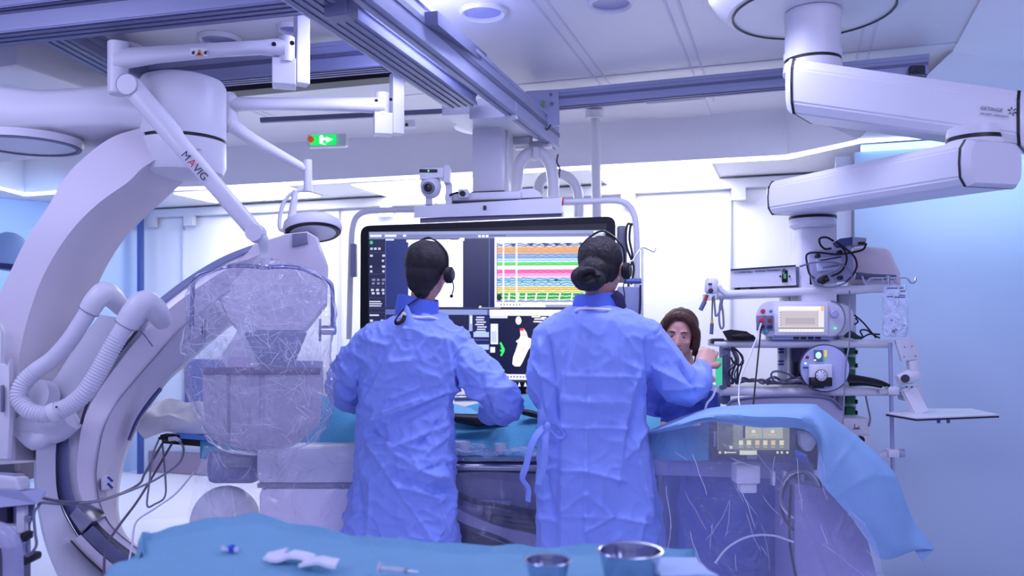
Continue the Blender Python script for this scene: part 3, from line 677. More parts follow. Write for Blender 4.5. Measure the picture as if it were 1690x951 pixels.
def loft4(name, lines, deps, m, par, n=90, extra=None, ang=40):
    """solid strip: each line is traced, set at its own distance; the lines bound the cross-section in order"""
    L = []
    for ln, dp in zip(lines, deps):
        k = len(ln); d = dp if isinstance(dp, (list, tuple)) else [dp]*k
        d = np.interp(np.linspace(0, 1, k), np.linspace(0, 1, len(d)), d)
        L.append(resample(smooth([at(*q, dd) for q, dd in zip(ln, d)], 8), n))
    b = B(); b.rings([[l[i] for l in L] for i in range(n)]); 
    return obj(name, b, m, par, ang=ang)
# curved gantry arm from the drum down to the left
O_ = [(236, 210), (182, 228), (130, 268), (103, 300), (78, 343), (43, 396), (20, 442), (0, 485), (-25, 560), (-45, 650), (-60, 760)]
M_ = [(330, 246), (281, 253), (238, 275), (212, 300), (162, 336), (116, 383), (76, 446), (50, 512), (33, 581), (26, 650), (25, 760)]
I_ = [(366, 262), (335, 280), (318, 290), (300, 303), (271, 330), (232, 366), (199, 403), (165, 462), (135, 540), (110, 620), (95, 760)]
loft4('gantry_arm', [O_, M_, I_, [(x+22, y+10) for x, y in O_]], [[3.40, 3.3, 3.25], [3.38, 3.3, 3.25], [3.62, 3.72, 3.7], [3.7, 3.75, 3.72]], WWARM, t)
# the C itself
Lc = [(505, 385), (430, 400), (350, 433), (262, 494), (205, 556), (155, 620), (118, 665), (101, 700), (92, 740), (91, 780), (97, 820), (110, 850), (133, 888), (170, 930), (215, 968), (290, 1010)]
R1 = [(508, 390), (435, 407), (358, 440), (270, 500), (213, 562), (168, 620), (135, 662), (119, 698), (112, 740), (113, 785), (121, 825), (140, 855), (163, 885), (200, 920), (245, 953), (310, 990)]
R2 = [(510, 397), (440, 416), (366, 449), (279, 510), (226, 562), (188, 610), (155, 658), (137, 697), (130, 737), (127, 780), (134, 820), (153, 853), (176, 878), (212, 907), (257, 937), (320, 970)]
Sm = [(500, 430), (436, 450), (374, 482), (300, 540), (255, 590), (220, 630), (192, 665), (173, 700), (163, 740), (158, 785), (163, 825), (175, 855), (190, 875), (222, 902), (260, 930), (325, 962)]
Ic = [(480, 480), (430, 500), (385, 530), (345, 562), (307, 597), (273, 628), (250, 660), (228, 695), (205, 750), (194, 800), (193, 845), (203, 878), (225, 900), (252, 920), (290, 940), (340, 955)]
D = lambda a: [a+.35, a+.15, a, a, a]
off = lambda l, dx, dy: [(x+dx, y+dy) for x, y in l]
loft4('c_rail_outer', [Lc, R1, off(R1, 3, 4), off(Lc, 3, 6)], [D(3.36), D(3.32), D(3.5), D(3.5)], mat('satin_rail', (150, 158, 200), .35, .45), t)
loft4('c_rail_inner', [R1, R2, off(R2, 3, 3), off(R1, 3, 4)], [D(3.34), D(3.34), D(3.5), D(3.5)], mat('polished_rail', (224, 222, 226), .3, .3), t)
loft4('c_arm_body', [R2, Sm, Ic, off(Ic, 4, 3), off(R2, 5, 5)], [D(3.31), D(3.36), D(3.52), D(3.8), D(3.8)], WWARM, t, ang=20)
loft4('c_arm_seam', [Sm, off(Sm, 1.4, .6), off(Sm, 1.4, 1), off(Sm, 0, 1)], [D(3.352), D(3.352), D(3.37), D(3.37)], GREYP, t)
# left housing that carries the C
H1 = [(52, 690), (60, 730), (60, 790), (66, 840), (78, 895), (100, 950), (130, 1000)]
H2 = [(104, 690), (93, 730), (92, 790), (98, 830), (116, 868), (160, 930), (215, 985)]
loft4('c_arm_carrier', [H1, H2, off(H2, 4, 3), off(H1, -4, 3)], [3.22, 3.30, 3.7, 3.7], WSOFT, t, 40)
# steel end cap and the dark lower track
b = B(); b.prism([at(*q, 3.24) for q in ((113, 852), (126, 836), (152, 862), (134, 882))], (0, 0.12, 0), 0.008); obj('rail_end_cap', b, STEEL, t)
loft4('lower_track', [[(136, 884), (165, 912), (200, 942), (240, 972)], [(153, 868), (180, 895), (212, 920), (262, 950)], [(158, 868), (186, 895), (218, 920), (266, 950)], [(140, 884), (170, 912), (206, 942), (246, 972)]], [3.24, 3.24, 3.4, 3.4], ALUD, t, 30)
loft4('lower_track_cover', [[(118, 893), (145, 920), (178, 950), (200, 975)], [(133, 883), (160, 910), (196, 940), (225, 965)], [(136, 884), (164, 912), (200, 942), (228, 968)], [(121, 896), (149, 924), (182, 954), (204, 979)]], [3.2, 3.2, 3.3, 3.3], WWARM, t, 30)
loft4('cover_seal', [[(115, 891), (142, 920), (175, 950), (196, 978)], [(119, 893), (146, 921), (179, 951), (200, 976)], [(121, 895), (148, 923), (181, 953), (202, 978)], [(117, 896), (144, 925), (177, 955), (198, 983)]], [3.19, 3.19, 3.3, 3.3], BLACK, t, 30)
# bracket with blue marks inside the C
b = B(); b.hull([at(166, 787, 3.36), at(179, 783, 3.36), at(187, 806, 3.36), at(167, 810, 3.36), at(168, 790, 3.44), at(181, 786, 3.44), at(189, 808, 3.44), at(169, 812, 3.44)], .004); k_ = obj('bracket', b, WHITE, t)
for y in (790, 801): obj('blue_mark', B().bar(at(178, y-3, 3.352), at(186, y+5, 3.352), .006, .008), mat('navy_mark', (30, 50, 130), .5), k_)
# detector housing at the upper end of the C
b = B(); 
b.rings([[at(x, y, d) for x, y, d in ((470, 388, 3.60), (505, 384, 3.60), (520, 392, 3.6), (538, 440, 3.6), (536, 500, 3.6), (500, 545, 3.6), (400, 545, 3.6), (350, 500, 3.6), (372, 450, 3.6), (420, 405, 3.6))],
         [at(x, y, d) for x, y, d in ((472, 386, 3.66), (507, 382, 3.66), (525, 392, 3.66), (542, 440, 3.66), (540, 505, 3.66), (503, 552, 3.66), (400, 552, 3.66), (346, 500, 3.66), (370, 448, 3.66), (420, 402, 3.66))],
         [at(x, y, d) for x, y, d in ((472, 390, 4.0), (507, 388, 4.0), (520, 395, 4.0), (534, 442, 4.0), (530, 505, 4.0), (500, 548, 4.0), (400, 548, 4.0), (356, 500, 4.0), (376, 452, 4.0), (420, 408, 4.0))]])
obj('detector_housing', b, WWARM, t, ang=30)
b = B(); b.hull([at(402, 548, 3.50), at(508, 548, 3.50), at(484, 606, 3.50), at(432, 612, 3.50), at(402, 546, 3.95), at(500, 546, 3.95), at(478, 604, 3.95), at(434, 608, 3.95)], .012); obj('detector_face', b, mat('detector_slate', (96, 104, 150), .45), t)
b = B(); b.prism([at(*q, 3.52) for q in ((382, 560), (406, 520), (430, 600), (420, 612), (376, 612), (362, 590))], (0, .1, 0), .008); obj('collimator_cover', b, WHITE, t)
obj('housing_corner', B().prism([at(*q, 3.585) for q in ((482, 386), (505, 384), (507, 402), (482, 408))], (0, .02, 0), .003), GREYP, t)
seamtube([at(*q, 3.595) for q in ((372, 448), (360, 480), (374, 520), (390, 543))], 0.0025, GREYP, t)
# blue-grey edge of the C seen against the wall
loft4('c_edge_strip', [[(266, 640), (248, 662), (228, 692), (214, 726)], [(262, 640), (244, 662), (224, 692), (210, 726)], [(264, 644), (246, 666), (226, 694), (212, 728)], [(268, 644), (250, 666), (230, 694), (216, 728)]], [3.45, 3.45, 3.50, 3.5], mat('navy_edge', (40, 50, 110), .4), t, 20)
# housing seam under the second hose and side plate
seamtube([at(*q, 3.30) for q in ((232, 546), (242, 558), (252, 572))], 0.003, GREYP, t)
seamtube([at(*q, 3.30) for q in ((226, 546), (191, 590), (161, 633), (142, 673), (134, 700))], 0.006, DARK, t)
# backing arm behind the hoses
loft4('cable_backing_arm', [[(168, 520), (130, 570), (95, 620), (62, 665), (48, 700)], [(232, 530), (205, 570), (165, 620), (130, 670), (112, 720)], [(236, 532), (208, 575), (170, 625), (135, 675), (116, 720)], [(165, 520), (126, 570), (92, 620), (60, 665), (46, 700)]], [3.34, 3.34, 3.45, 3.45], WSOFT, t, 40)
obj('round_boss', B().lathe([(0.062, .06), (0.062, 0), (0.052, -.014), (0.001, -.018)], at(76, 655, 3.30), (-.2, -1, .2), seg=32, cap=False).lathe([(0.062, .06), (0.001, .06)], at(76, 655, 3.30), (-.2, -1, .2), seg=32, cap=False), WSOFT, t)
b = B(); b.tube([at(40, 690, 3.26), at(52, 700, 3.26), at(90, 705, 3.28), at(118, 690, 3.28)], [0.05, 0.06, 0.065, 0.05], 20, 5); b.tube([at(30, 705, 3.24), at(60, 725, 3.24), at(80, 715, 3.25)], [.03, .045, .03], 16, 4); obj('carrier_shoulder', b, WSOFT, t)
# hoses
def hose(label_pts, r, c0, c1, n=26):
    P = smooth([at(*q) for q in label_pts], n); k = len(P); L = 0; R = []
    for i in range(k):
        if i: L += (P[i]-P[i-1]).length
        f_ = i/(k-1); amp = 0.0016 if c0 <= f_ <= c1 else 0.0
        R.append(r+amp*math.sin(L*2*PI/0.0115))
    return B().tube(P, R, 20)
h1 = hose([(150, 508, 3.14), (136, 530, 3.13), (115, 562, 3.12), (88, 592, 3.12), (60, 612, 3.11), (38, 634, 3.10), (32, 658, 3.09), (48, 678, 3.08), (72, 684, 3.08), (92, 680, 3.08)], 0.0305, .45, 1, 60)
obj('corrugated_hose', h1, WSOFT, t)
h2 = hose([(92, 680, 3.08), (118, 668, 3.08), (142, 646, 3.08), (164, 612, 3.09), (184, 576, 3.10), (204, 542, 3.11), (216, 522, 3.12)], 0.032, 0, .75, 60)
obj('corrugated_hose', h2, WSOFT, t)
for c, r_, pts in ((0, .037, [(147, 513, 3.14), (158, 496, 3.14), (172, 484, 3.16), (186, 492, 3.22), (200, 508, 3.3)]), (1, .041, [(208, 536, 3.12), (222, 514, 3.12), (238, 500, 3.14), (256, 512, 3.2), (268, 530, 3.28)])):
    bt = obj('hose_boot', B().tube([at(*q) for q in pts], [r_, r_*1.05, r_*1.15, r_*1.1, r_*.9], 24, 6), WHITE, t)
    x, y, d = pts[0]; x2, y2, _ = pts[1]; a = at(x, y, d); dd = (at(x2, y2, d)-a).normalized()
    obj('boot_seam', B().cyl(a, a-dd*.003, r_+.0015, seg=28), GREYP, bt)
obj('hose_clamp', B().tube([at(86, 683, 3.08), at(98, 678, 3.08)], .0375, 28), WHITE, t)
obj('clamp_screw', B().cyl(at(93, 672, 3.045), at(93, 672, 3.038), .004, seg=10), BLACK, t)
# control unit slices at the frame's left edge
t2 = thing('wall_unit', 'pale rounded device at the left edge beside the lower hose bend', 'device', at(2, 760, 3.15))
obj('body', B().prism([at(*q, 3.12) for q in ((-60, 528), (-4, 534), (2, 548), (1, 600), (10, 606), (15, 592), (16, 690), (12, 758), (-60, 758))], (0, .03, 0), .008), WHITE, t2)
obj('side_recess', B().box(at(4, 658, 3.11), (.012, .012, .10), None, .004), GREYP, t2)
# surgical light seen at far left, behind the gantry
t2 = thing('blue_operating_light', 'blurred pale blue dome lamp at the left edge behind the curved arm', 'lamp', at(15, 450, 5.2))
obj('dome', B().lathe([(0.03, .20), (0.07, .18), (0.14, .08), (0.17, .03), (0.17, 0.0)], at(12, 436, 5.3), (.1, 0, 1), seg=32), mat('pale_blue_shell', (150, 185, 230), .4), t2)
obj('rim', B().lathe([(0.175, .005), (0.16, -.03), (0.001, -.04)], at(12, 437, 5.3), (.1, 0, 1), seg=32, cap=False), mat('navy_shell', (30, 50, 110), .4), t2)
# ---------------------------------------------------------------- monitor boom with the big display
t = thing('monitor_boom', 'ceiling mounted column with white tube frame carrying the big display', 'monitor boom', at(810, 345, 4.62))
YC = 4.72
Q = Quaternion(Z, -YAW)
b = B(); c = at(822, 186, 4.62); b.box((c.x, c.y+.05, 2.475), (0.36, 0.75, 0.055), Q, .006); obj('carriage_plate', b, WHITE, t, sm=False)
b = B(); b.box(at(815, 181, 4.25), (0.24, 0.06, 0.10), Quaternion(Z, -.2), .006); obj('carriage_front', b, WHITE, t, sm=False)
obj('swivel_disc', B().lathe([(0.20, 0.0), (0.205, -.012), (0.13, -.028), (.12, -.03)], at(810, 207, YC), seg=48), WHITE, t)
obj('swivel_ring', B().lathe([(0.122, .03), (0.122, .0)], at(812, 207, YC-.12), seg=48), BLACK, t)
col = B(); col.box(at(810, 262, YC), (0.172, 0.16, 0.43), Quaternion(Z, -.25), .008); c_ = obj('column', col, WHITE, t)
for dx in (-4, 12): obj('column_groove', B().bar(at(810+dx, 208, YC-.092), at(810+dx, 322, YC-.092), .004, .003), GREYP, c_, sm=False)
obj('column_foot', B().box(at(811, 322, YC-.01), (0.19, 0.17, 0.02), Quaternion(Z, -.25), .003), DARK, t)
obj('side_box', B().box(at(836, 285, YC+.03), (0.05, 0.10, 0.50), Quaternion(Z, -.25), .006), WHITE, t, sm=False)
b = B(); b.rings([[at(683, 341, 4.50), at(927, 326, 4.42), at(927, 352, 4.42), at(683, 360, 4.50)], [at(690, 338, 4.66), at(930, 324, 4.58), at(930, 348, 4.58), at(690, 356, 4.66)]]); hd = obj('header_box', b, WHITE, t, sm=False)
b = B(); b.rings([[at(693, 360, 4.52), at(927, 352, 4.44), at(927, 358, 4.44), at(693, 369, 4.52)], [at(697, 360, 4.64), at(930, 350, 4.56), at(930, 358, 4.56), at(697, 367, 4.64)]]); obj('header_underside', b, GREYP, hd, sm=False)
obj('header_button', B().box(at(800, 343, 4.455), (.016, .01, .022)), BLACK, hd)
b = B(); b.rings([[at(*q, 4.5) for q in ((848, 329), (852, 318), (862, 312), (880, 311), (892, 318), (896, 327))], [at(*q, 4.62) for q in ((848, 329), (852, 318), (862, 312), (880, 311), (892, 318), (896, 327))]]); obj('cable_cowl', b, WHITE, t)
obj('cowl_edge', B().bar(at(848, 329, 4.495), at(896, 327, 4.495), .006, .008), BLACK, t)
obj('header_top', B().box(at(800, 326, 4.56), (.42, .12, .04), Quaternion(Z, -.2), .008), WHITE, t)
def fr(pts, Y0, Y1, r=0.017): return B().tube([at(x, y, Y0+(Y1-Y0)*k/(len(pts)-1)) for k, (x, y) in enumerate(pts)], r, 14, 5)
obj('tube_frame', fr([(690, 346), (640, 347), (606, 349), (590, 357), (583, 372), (580, 400), (578, 480), (576, 560)], 4.6, 4.66, .016), WHITE, t)
obj('tube_frame', fr([(925, 334), (980, 332), (1015, 331), (1035, 337), (1046, 354), (1050, 380), (1051, 430), (1052, 600)], 4.56, 4.5), WHITE, t)
obj('red_tag', B().box(at(929, 332, 4.42), (.008, .008, .045), Quaternion((0, 1, 0), .1), .002), mat('red_tag', (190, 30, 60), .5), t)
# cable hoses behind the column
def arch(pts, Y, r): return B().tube([at(*q, Y) for q in pts], r, 16, 6)
obj('cable_hose', arch([(852, 322), (852, 300), (857, 272), (868, 256), (884, 250), (899, 257), (909, 275), (913, 300), (913, 325)], 4.85, .034), WHITE, t)
obj('hose_saddle', B().box(at(884, 254, 4.82), (.035, .075, .07), None, .008), WHITE, t)
obj('cable_hose', arch([(888, 322), (891, 302), (903, 290), (925, 287), (942, 296), (952, 312), (955, 332), (955, 358)], 5.1, .03), WHITE, t)
obj('cable_hose', arch([(842, 322), (842, 290), (840, 262), (838, 255)], 4.95, .026), WHITE, t)
b = B(); b.box(at(858, 235, 4.9), (.14, .08, .045), Q, .006); b.box(at(880, 240, 4.9), (.22, .05, .04), Q, .006); b.box(at(838, 242, 4.85), (.05, .08, .12), Q, .006); obj('trolley_bracket', b, WHITE, t, sm=False)
obj('trolley_hook', B().tube([at(921, 255, 4.9), at(919, 268, 4.9), at(924, 278, 4.9), at(922, 290, 4.9)], .005, 8, 3), DARK, t)
obj('trolley_hook_weight', B().box(at(920, 291, 4.9), (.03, .03, .02), None, .004), DARK, t)
# the big display
d = thing('large_display', 'very large black framed display with four image windows, between the surgeons', 'monitor', at(805, 640, 4.45))
CT = {'tl': at(595, 373, 4.52), 'tr': at(1016, 357, 4.36), 'br': at(1014, 645, 4.36), 'bl': at(594, 636, 4.52)}
dn = (CT['tr']-CT['tl']).cross(CT['bl']-CT['tl']).normalized()
if dn.y > 0: dn = -dn
def rrect(tl, tr, br, bl, r, off_):
    out = []; C = [tl, tr, br, bl]
    for i in range(4):
        p, a, c = C[i], C[i-1], C[(i+1) % 4]; u = (a-p).normalized()*r; v = (c-p).normalized()*r
        for k in range(6):
            s = k/5; out.append(p+u*(1-s)**2+v*s**2+off_)
    return out
b = B(); ins = lambda k: rrect(CT['tl'], CT['tr'], CT['br'], CT['bl'], 0.05, dn*k)
b.rings([ins(-.07), ins(-.01), ins(0)]); obj('bezel', b, mat('bezel_black', (6, 7, 18), .4, spec=.25), d, ang=50)
SO = at(609, 625, 4.50)+dn*.002; tl_, tr_ = at(609, 384, 4.50), at(998, 371, 4.39)
sd_ = (CT['tr']-CT['tl']).normalized(); w_s = .99*(at(998, 371, 4.365)-at(609, 384, 4.515)).length
# screen plane: solved on the bezel's own plane
def onscr(px, py, k=.002):
    o = CT['tl']+dn*k; v = Vector(((px-CX)/F, 1, (HY-py)/F)); tt = dn.dot(o-Vector((0, 0, CZ)))/dn.dot(v); return Vector((0, 0, CZ))+v*tt
a0, a1, a2 = onscr(609, 627), onscr(999, 632), onscr(609, 383)
# unit coordinates in picture-like pixels of the screen, u: 609..999, v: top 384 .. bottom 627 at the left edge
f = Flat(a0, a1-a0, a2-a0, dn, .0004)
def R_(x0, y0, x1, y1, c):    # x in 0..1480 (crop pixels of the left/right edge), y in 0..850 downward
    f.rect(x0/1380, 1-y1/810, x1/1380, 1-y0/810, c)
NAVY, NAV2, GR, PALE, WH = (24, 32, 84), (34, 44, 104), (120, 125, 160), (175, 190, 235), (252, 252, 255)
R_(0, 0, 1380, 810, NAVY)
R_(0, 0, 1380, 40, (110, 118, 165)); R_(0, 0, 1380, 16, (140, 148, 190))
R_(1315, 4, 1372, 18, WH)
for x, w_ in ((6, 70), (95, 70), (205, 18)): R_(x, 16, x+w_, 28, (225, 228, 250))
R_(100, 40, 710, 415, (32, 46, 112)); R_(560, 40, 712, 415, (24, 28, 68))
R_(0, 40, 98, 810, (28, 30, 66)); R_(98, 40, 102, 810, (80, 88, 140)); R_(712, 40, 716, 810, (90, 98, 150))
R_(0, 412, 1380, 424, (40, 42, 80)); R_(100, 424, 710, 452, (90, 100, 165)); R_(240, 424, 700, 452, (130, 145, 200))
f.disc(14/1380, 1-58/810, 10/1380, 10/810, (60, 190, 130))
rng = random.Random(3)
for y, xs in ((92, (8, 30, 55)), (130, (6, 80)), (158, (78,)), (190, (6, 78)), (216, (6, 80)), (262, (18, 48, 78)), (282, (18, 48, 78)), (318, (12, 42, 76)), (336, (16, 46, 80)), (486, (6, 70)), (508, (6, 62))):
    for x in xs: R_(x, y-6, x+12+rng.random()*8, y+6, (190, 195, 225) if y not in (262, 282) else (120, 124, 160))
for y in (378, 390, 402): R_(2, y, 88-rng.random()*20, y+6, (200, 205, 235))
R_(4, 452, 60, 460, (210, 214, 240))
for y in (110, 230, 300, 360, 440): R_(0, y, 98, y+2, (70, 76, 120))
# x-ray window
R_(236, 44, 560, 410, (248, 248, 255)); R_(225, 44, 300, 58, WH); R_(540, 36, 568, 52, WH); R_(100, 38, 150, 48, (200, 205, 235)); R_(490, 40, 530, 46, (60, 60, 90))
for k in range(10): R_(300+k*20+rng.random()*10, 70+rng.random()*200, 305+k*20, 74+rng.random()*260, (238, 238, 252))
for x in (650, 672, 694): R_(x, 22, x+14, 34, WH)
R_(715, 22, 810, 28, (60, 64, 110))
# ECG window
R_(745, 34, 1340, 410, (250, 251, 255)); R_(770, 46, 1340, 56, (215, 228, 250)); R_(1040, 396, 1380, 410, (150, 155, 185)); R_(1300, 20, 1368, 30, (190, 195, 235))
bands = [(66, 88, (190, 200, 225)), (88, 122, (240, 178, 110)), (122, 150, (150, 180, 225)), (150, 168, (195, 225, 250)), (168, 188, (120, 225, 120)), (188, 208, (250, 225, 235)), (208, 232, (235, 120, 185)), (232, 252, (240, 190, 220)), (252, 276, (150, 205, 235)), (276, 300, (175, 215, 240)), (300, 322, (240, 205, 120)), (322, 334, (225, 240, 170)), (334, 374, (70, 175, 85)), (374, 384, (205, 190, 225))]
for y0, y1, c in bands: R_(757, y0, 1340, y1, c)
def tr(y, amp, c, fr_, sd, w_=1.6, sp=0, x0=760, x1=1335):
    r_ = random.Random(sd); P_ = []; x = x0
    while x < x1:
        v = amp*math.sin(x*fr_+sd)*(.4+.6*r_.random())
        if sp and (x % sp) < 7: v = -sp*0.12*(1 if r_.random() > .5 else -1)
        P_.append((x/1380, 1-(y+v)/810)); x += 6
    f.line(P_, w_/810, c, 1.69)
for k, (y, c, a, s_) in enumerate([(72, (30, 34, 70), 6, 0), (82, (40, 50, 90), 5, 0), (94, (190, 110, 40), 2, 0), (102, (200, 120, 50), 1.5, 0), (110, (170, 100, 50), 2, 0), (118, (190, 120, 60), 1, 0), (128, (70, 90, 160), 2, 0), (138, (80, 100, 170), 2, 0), (146, (60, 90, 160), 1, 0), (158, (80, 140, 200), 2, 0), (174, (30, 170, 60), 2, 0), (182, (30, 150, 60), 1.5, 0), (214, (200, 40, 120), 2, 0), (222, (190, 40, 110), 2, 0), (238, (210, 90, 160), 2, 0), (258, (40, 90, 150), 3, 70), (268, (30, 70, 130), 2, 0), (280, (30, 60, 120), 3, 75), (292, (50, 110, 160), 3, 0), (306, (190, 140, 40), 2, 0), (316, (180, 130, 40), 1.5, 0), (328, (120, 150, 40), 1.5, 0), (342, (20, 100, 40), 3, 0), (350, (230, 255, 230), 2, 0), (360, (20, 90, 40), 3, 0), (368, (230, 255, 230), 2, 0), (379, (110, 60, 150), 2, 0)]):
    tr(y, a, c, .09+.02*(k % 5), k, 2.0, s_)
for x in (855, 955, 1040, 1105, 1170, 1250): f.poly([((x-22)/1380, 1-68/810), ((x+22)/1380, 1-68/810), ((x+4)/1380, 1-84/810), ((x-4)/1380, 1-84/810)], (50, 60, 110))
for x in (792, 868): 
    R_(x, 60, x+9, 384, (245, 250, 255))
for x in (826, 880, 925): f.line([(x/1380, 1-374/810), ((x+5)/1380, 1-336/810)], 6/810, (240, 255, 240), 1.69)
for x in (985, 1048, 1120, 1190, 1260): f.line([((x-4)/1380, 1-374/810), ((x+4)/1380, 1-334/810)], 5/810, (235, 250, 235), 1.69)
R_(757, 60, 760, 384, (60, 60, 90)); f.disc(772/1380, 1-358/810, 14/1380, 18/810, (30, 40, 40)); f.disc(1100/1380, 1-266/810, 12/1380, 5/810, (30, 40, 60)); f.disc(975/1380, 1-268/810, 6/1380, 4/810, (30, 40, 60)); f.disc(1195/1380, 1-246/810, 18/1380, 22/810, (240, 150, 200))
for x in range(780, 900, 18): R_(x, 392, x+6, 402, (90, 95, 140))
R_(655, 404, 668, 416, (235, 235, 250)); R_(650, 412, 780, 418, (140, 145, 180))
# lower windows
R_(250, 452, 620, 810, (26, 26, 60)); f.poly([(270/1380, 1-454/810), (420/1380, 1-454/810), (470/1380, 1-560/810), (560/1380, 1-810/810), (420/1380, 0), (330/1380, 1-600/810)], (66, 70, 112))
f.poly([(300/1380, 1-454/810), (400/1380, 1-454/810), (440/1380, 1-540/810), (360/1380, 1-560/810)], (96, 102, 145))
R_(596, 452, 616, 540, (150, 165, 215)); R_(604, 460, 612, 500, WH)
R_(620, 452, 716, 810, (28, 34, 88))
for k in range(7): R_(632+rng.random()*12, 462+k*13, 700-rng.random()*20, 469+k*13, (205, 210, 240))
for y0, y1 in ((545, 572), (612, 640), (700, 730), (730, 800)): R_(622, y0, 712, y1, (170, 190, 245) if y0 < 700 else (190, 215, 250))
R_(622, 585, 712, 590, (90, 95, 150)); R_(622, 668, 712, 672, (90, 95, 150))
R_(716, 424, 1380, 456, (245, 248, 255)); R_(716, 456, 1380, 810, (16, 18, 50))
R_(718, 456, 820, 470, (210, 215, 245)); R_(722, 500, 765, 610, (222, 232, 255)); R_(726, 540, 756, 600, (190, 200, 235)); R_(720, 625, 748, 655, (225, 230, 255)); R_(720, 720, 745, 790, (215, 225, 255))
f.disc(884/1380, 1-482/810, 17/1380, 22/810, (250, 250, 255)); 
for k, (x, y, w_) in enumerate(((960, 458, 50), (1015, 462, 30), (975, 470, 60), (970, 484, 30), (1000, 484, 40))): R_(x, y, x+w_, y+7, (245, 245, 255))
R_(1034, 482, 1042, 490, (220, 50, 60))
heart = [(890, 525), (912, 522), (930, 545), (938, 572), (960, 580), (985, 545), (1000, 510), (1016, 512), (1008, 545), (985, 590), (962, 612), (940, 640), (925, 670), (905, 710), (892, 728), (862, 728), (848, 715), (852, 680), (868, 640), (880, 605), (868, 592), (888, 580), (896, 560)]
f.poly([(x/1380, 1-y/810) for x, y in heart], (252, 246, 252))
f.poly([(x/1380, 1-y/810) for x, y in ((890, 525), (912, 522), (918, 536), (892, 538))], (225, 60, 80))
f.poly([(x/1380, 1-y/810) for x, y in ((896, 548), (930, 552), (934, 566), (905, 566))], (250, 205, 215)); f.poly([(x/1380, 1-y/810) for x, y in ((900, 625), (926, 620), (912, 650), (898, 650))], (250, 215, 220))
for a, c in (((778, 600), (800, 640)), ((800, 640), (782, 672)), ((784, 622), (800, 640)), ((778, 645), (800, 640))): f.line([(a[0]/1380, 1-a[1]/810), (c[0]/1380, 1-c[1]/810)], 7/810, (60, 235, 100), 1.69)
f.disc(762/1380, 1-790/810, 28/1380, 18/810, (250, 250, 255)); R_(795, 770, 945, 800, (225, 225, 250)); R_(790, 766, 815, 778, (250, 180, 190)); 
for k in range(8): R_(800+k*18, 780, 810+k*18, 788, (120, 110, 170))
R_(1055, 456, 1060, 500, (120, 120, 170)); R_(1062, 456, 1380, 478, (200, 205, 240)); R_(1062, 640, 1380, 650, (60, 64, 110))
f.build('screen', attrmat('big_display_glow', 1.25), d)
obj('screen_glass', B().prism([onscr(607, 630, .0005), onscr(1001, 634, .0005), onscr(1001, 369, .0005), onscr(607, 382, .0005)], -dn*.002), BLACK, d, sm=False)
b = B(); b.box(at(1026, 420, 4.45), (.05, .06, .30), None, .01); obj('side_bracket', b, GREYP, d, sm=False)
for x in (584,): obj('side_bracket', B().box(at(x, 430, 4.57), (.03, .05, .18), None, .005), GREYP, d, sm=False)
# second row of small displays / keys under the big screen
k_ = obj('control_strip', B().box(at(845, 641, 4.3), (.40, .05, .075), None, .008), MATS['bezel_black'], d, label='narrow lit strip with small white icons')
f = Flat(at(790, 638, 4.272), at(885, 638, 4.272)-at(790, 638, 4.272), (0, 0, .03), (0, -1, 0))
for k in range(9): f.poly([(.05+k*.105, 0), (.10+k*.105, 0), (.075+k*.105, .8)], (230, 240, 255))
f.build('key_icons', MATS['big_display_glow'], k_)
obj('lower_rail', B().tube([at(750, 658, 4.25), at(900, 655, 4.25)], .018, 14), STEEL, d)
# camera on the header
c = thing('conference_camera', 'small white pan tilt camera with round black lens above the display', 'camera', at(716, 340, 4.5))
obj('stand', B().box(at(708, 331, 4.52), (.035, .04, .05), None, .006), WHITE, c); obj('stand', B().box(at(741, 322, 4.54), (.035, .06, .13), None, .006), WHITE, c)
b = B(); b.rings([[at(691, 278, 4.45), at(732, 277, 4.45), at(731, 292, 4.45), at(693, 296, 4.45)], [at(694, 275, 4.6), at(742, 273, 4.6), at(740, 300, 4.6), at(697, 300, 4.6)]]); b.box(at(738, 290, 4.53), (.035, .13, .10), None, .008); obj('upper_body', b, WHITE, c, sm=False)
obj('lens_head', B().ball(at(711, 308, 4.5), (.058, .06, .065), 28), WHITE, c)
b = B(); b.lathe([(.03, .02), (.034, -.005), (.030, -.012)], at(707, 310, 4.445), (-.1, -1, 0), seg=28); obj('lens_rim', b, GREYP, c)
obj('lens', B().lathe([(.024, 0), (.023, .006), (.012, .010), (.001, .011)], at(707, 310, 4.43), (-.1, -1, 0), seg=28), BLACK, c)
obj('sensor_window', B().box(at(707, 282, 4.448), (.095, .004, .018), None, .002), BLACK, c); obj('status_light', B().ball(at(707, 282, 4.444), .004, 10), mat('green_led', (80, 220, 90), .4, emit=(90, 230, 90), es=3), c)
c = thing('webcam', 'tiny dark lens camera on the white header left of the column', 'camera', at(764, 327, 4.5))
obj('body', B().box(at(765, 320, 4.5), (.06, .05, .05), None, .01), WHITE, c); obj('lens', B().lathe([(.016, 0), (.014, .02), (.001, .021)], at(764, 320, 4.48), (-.2, -1, 0), seg=20), BLACK, c); obj('handle', B().tube([at(742, 323, 4.48), at(750, 319, 4.47), at(756, 318, 4.48)], .006, 8, 3), BLACK, c)
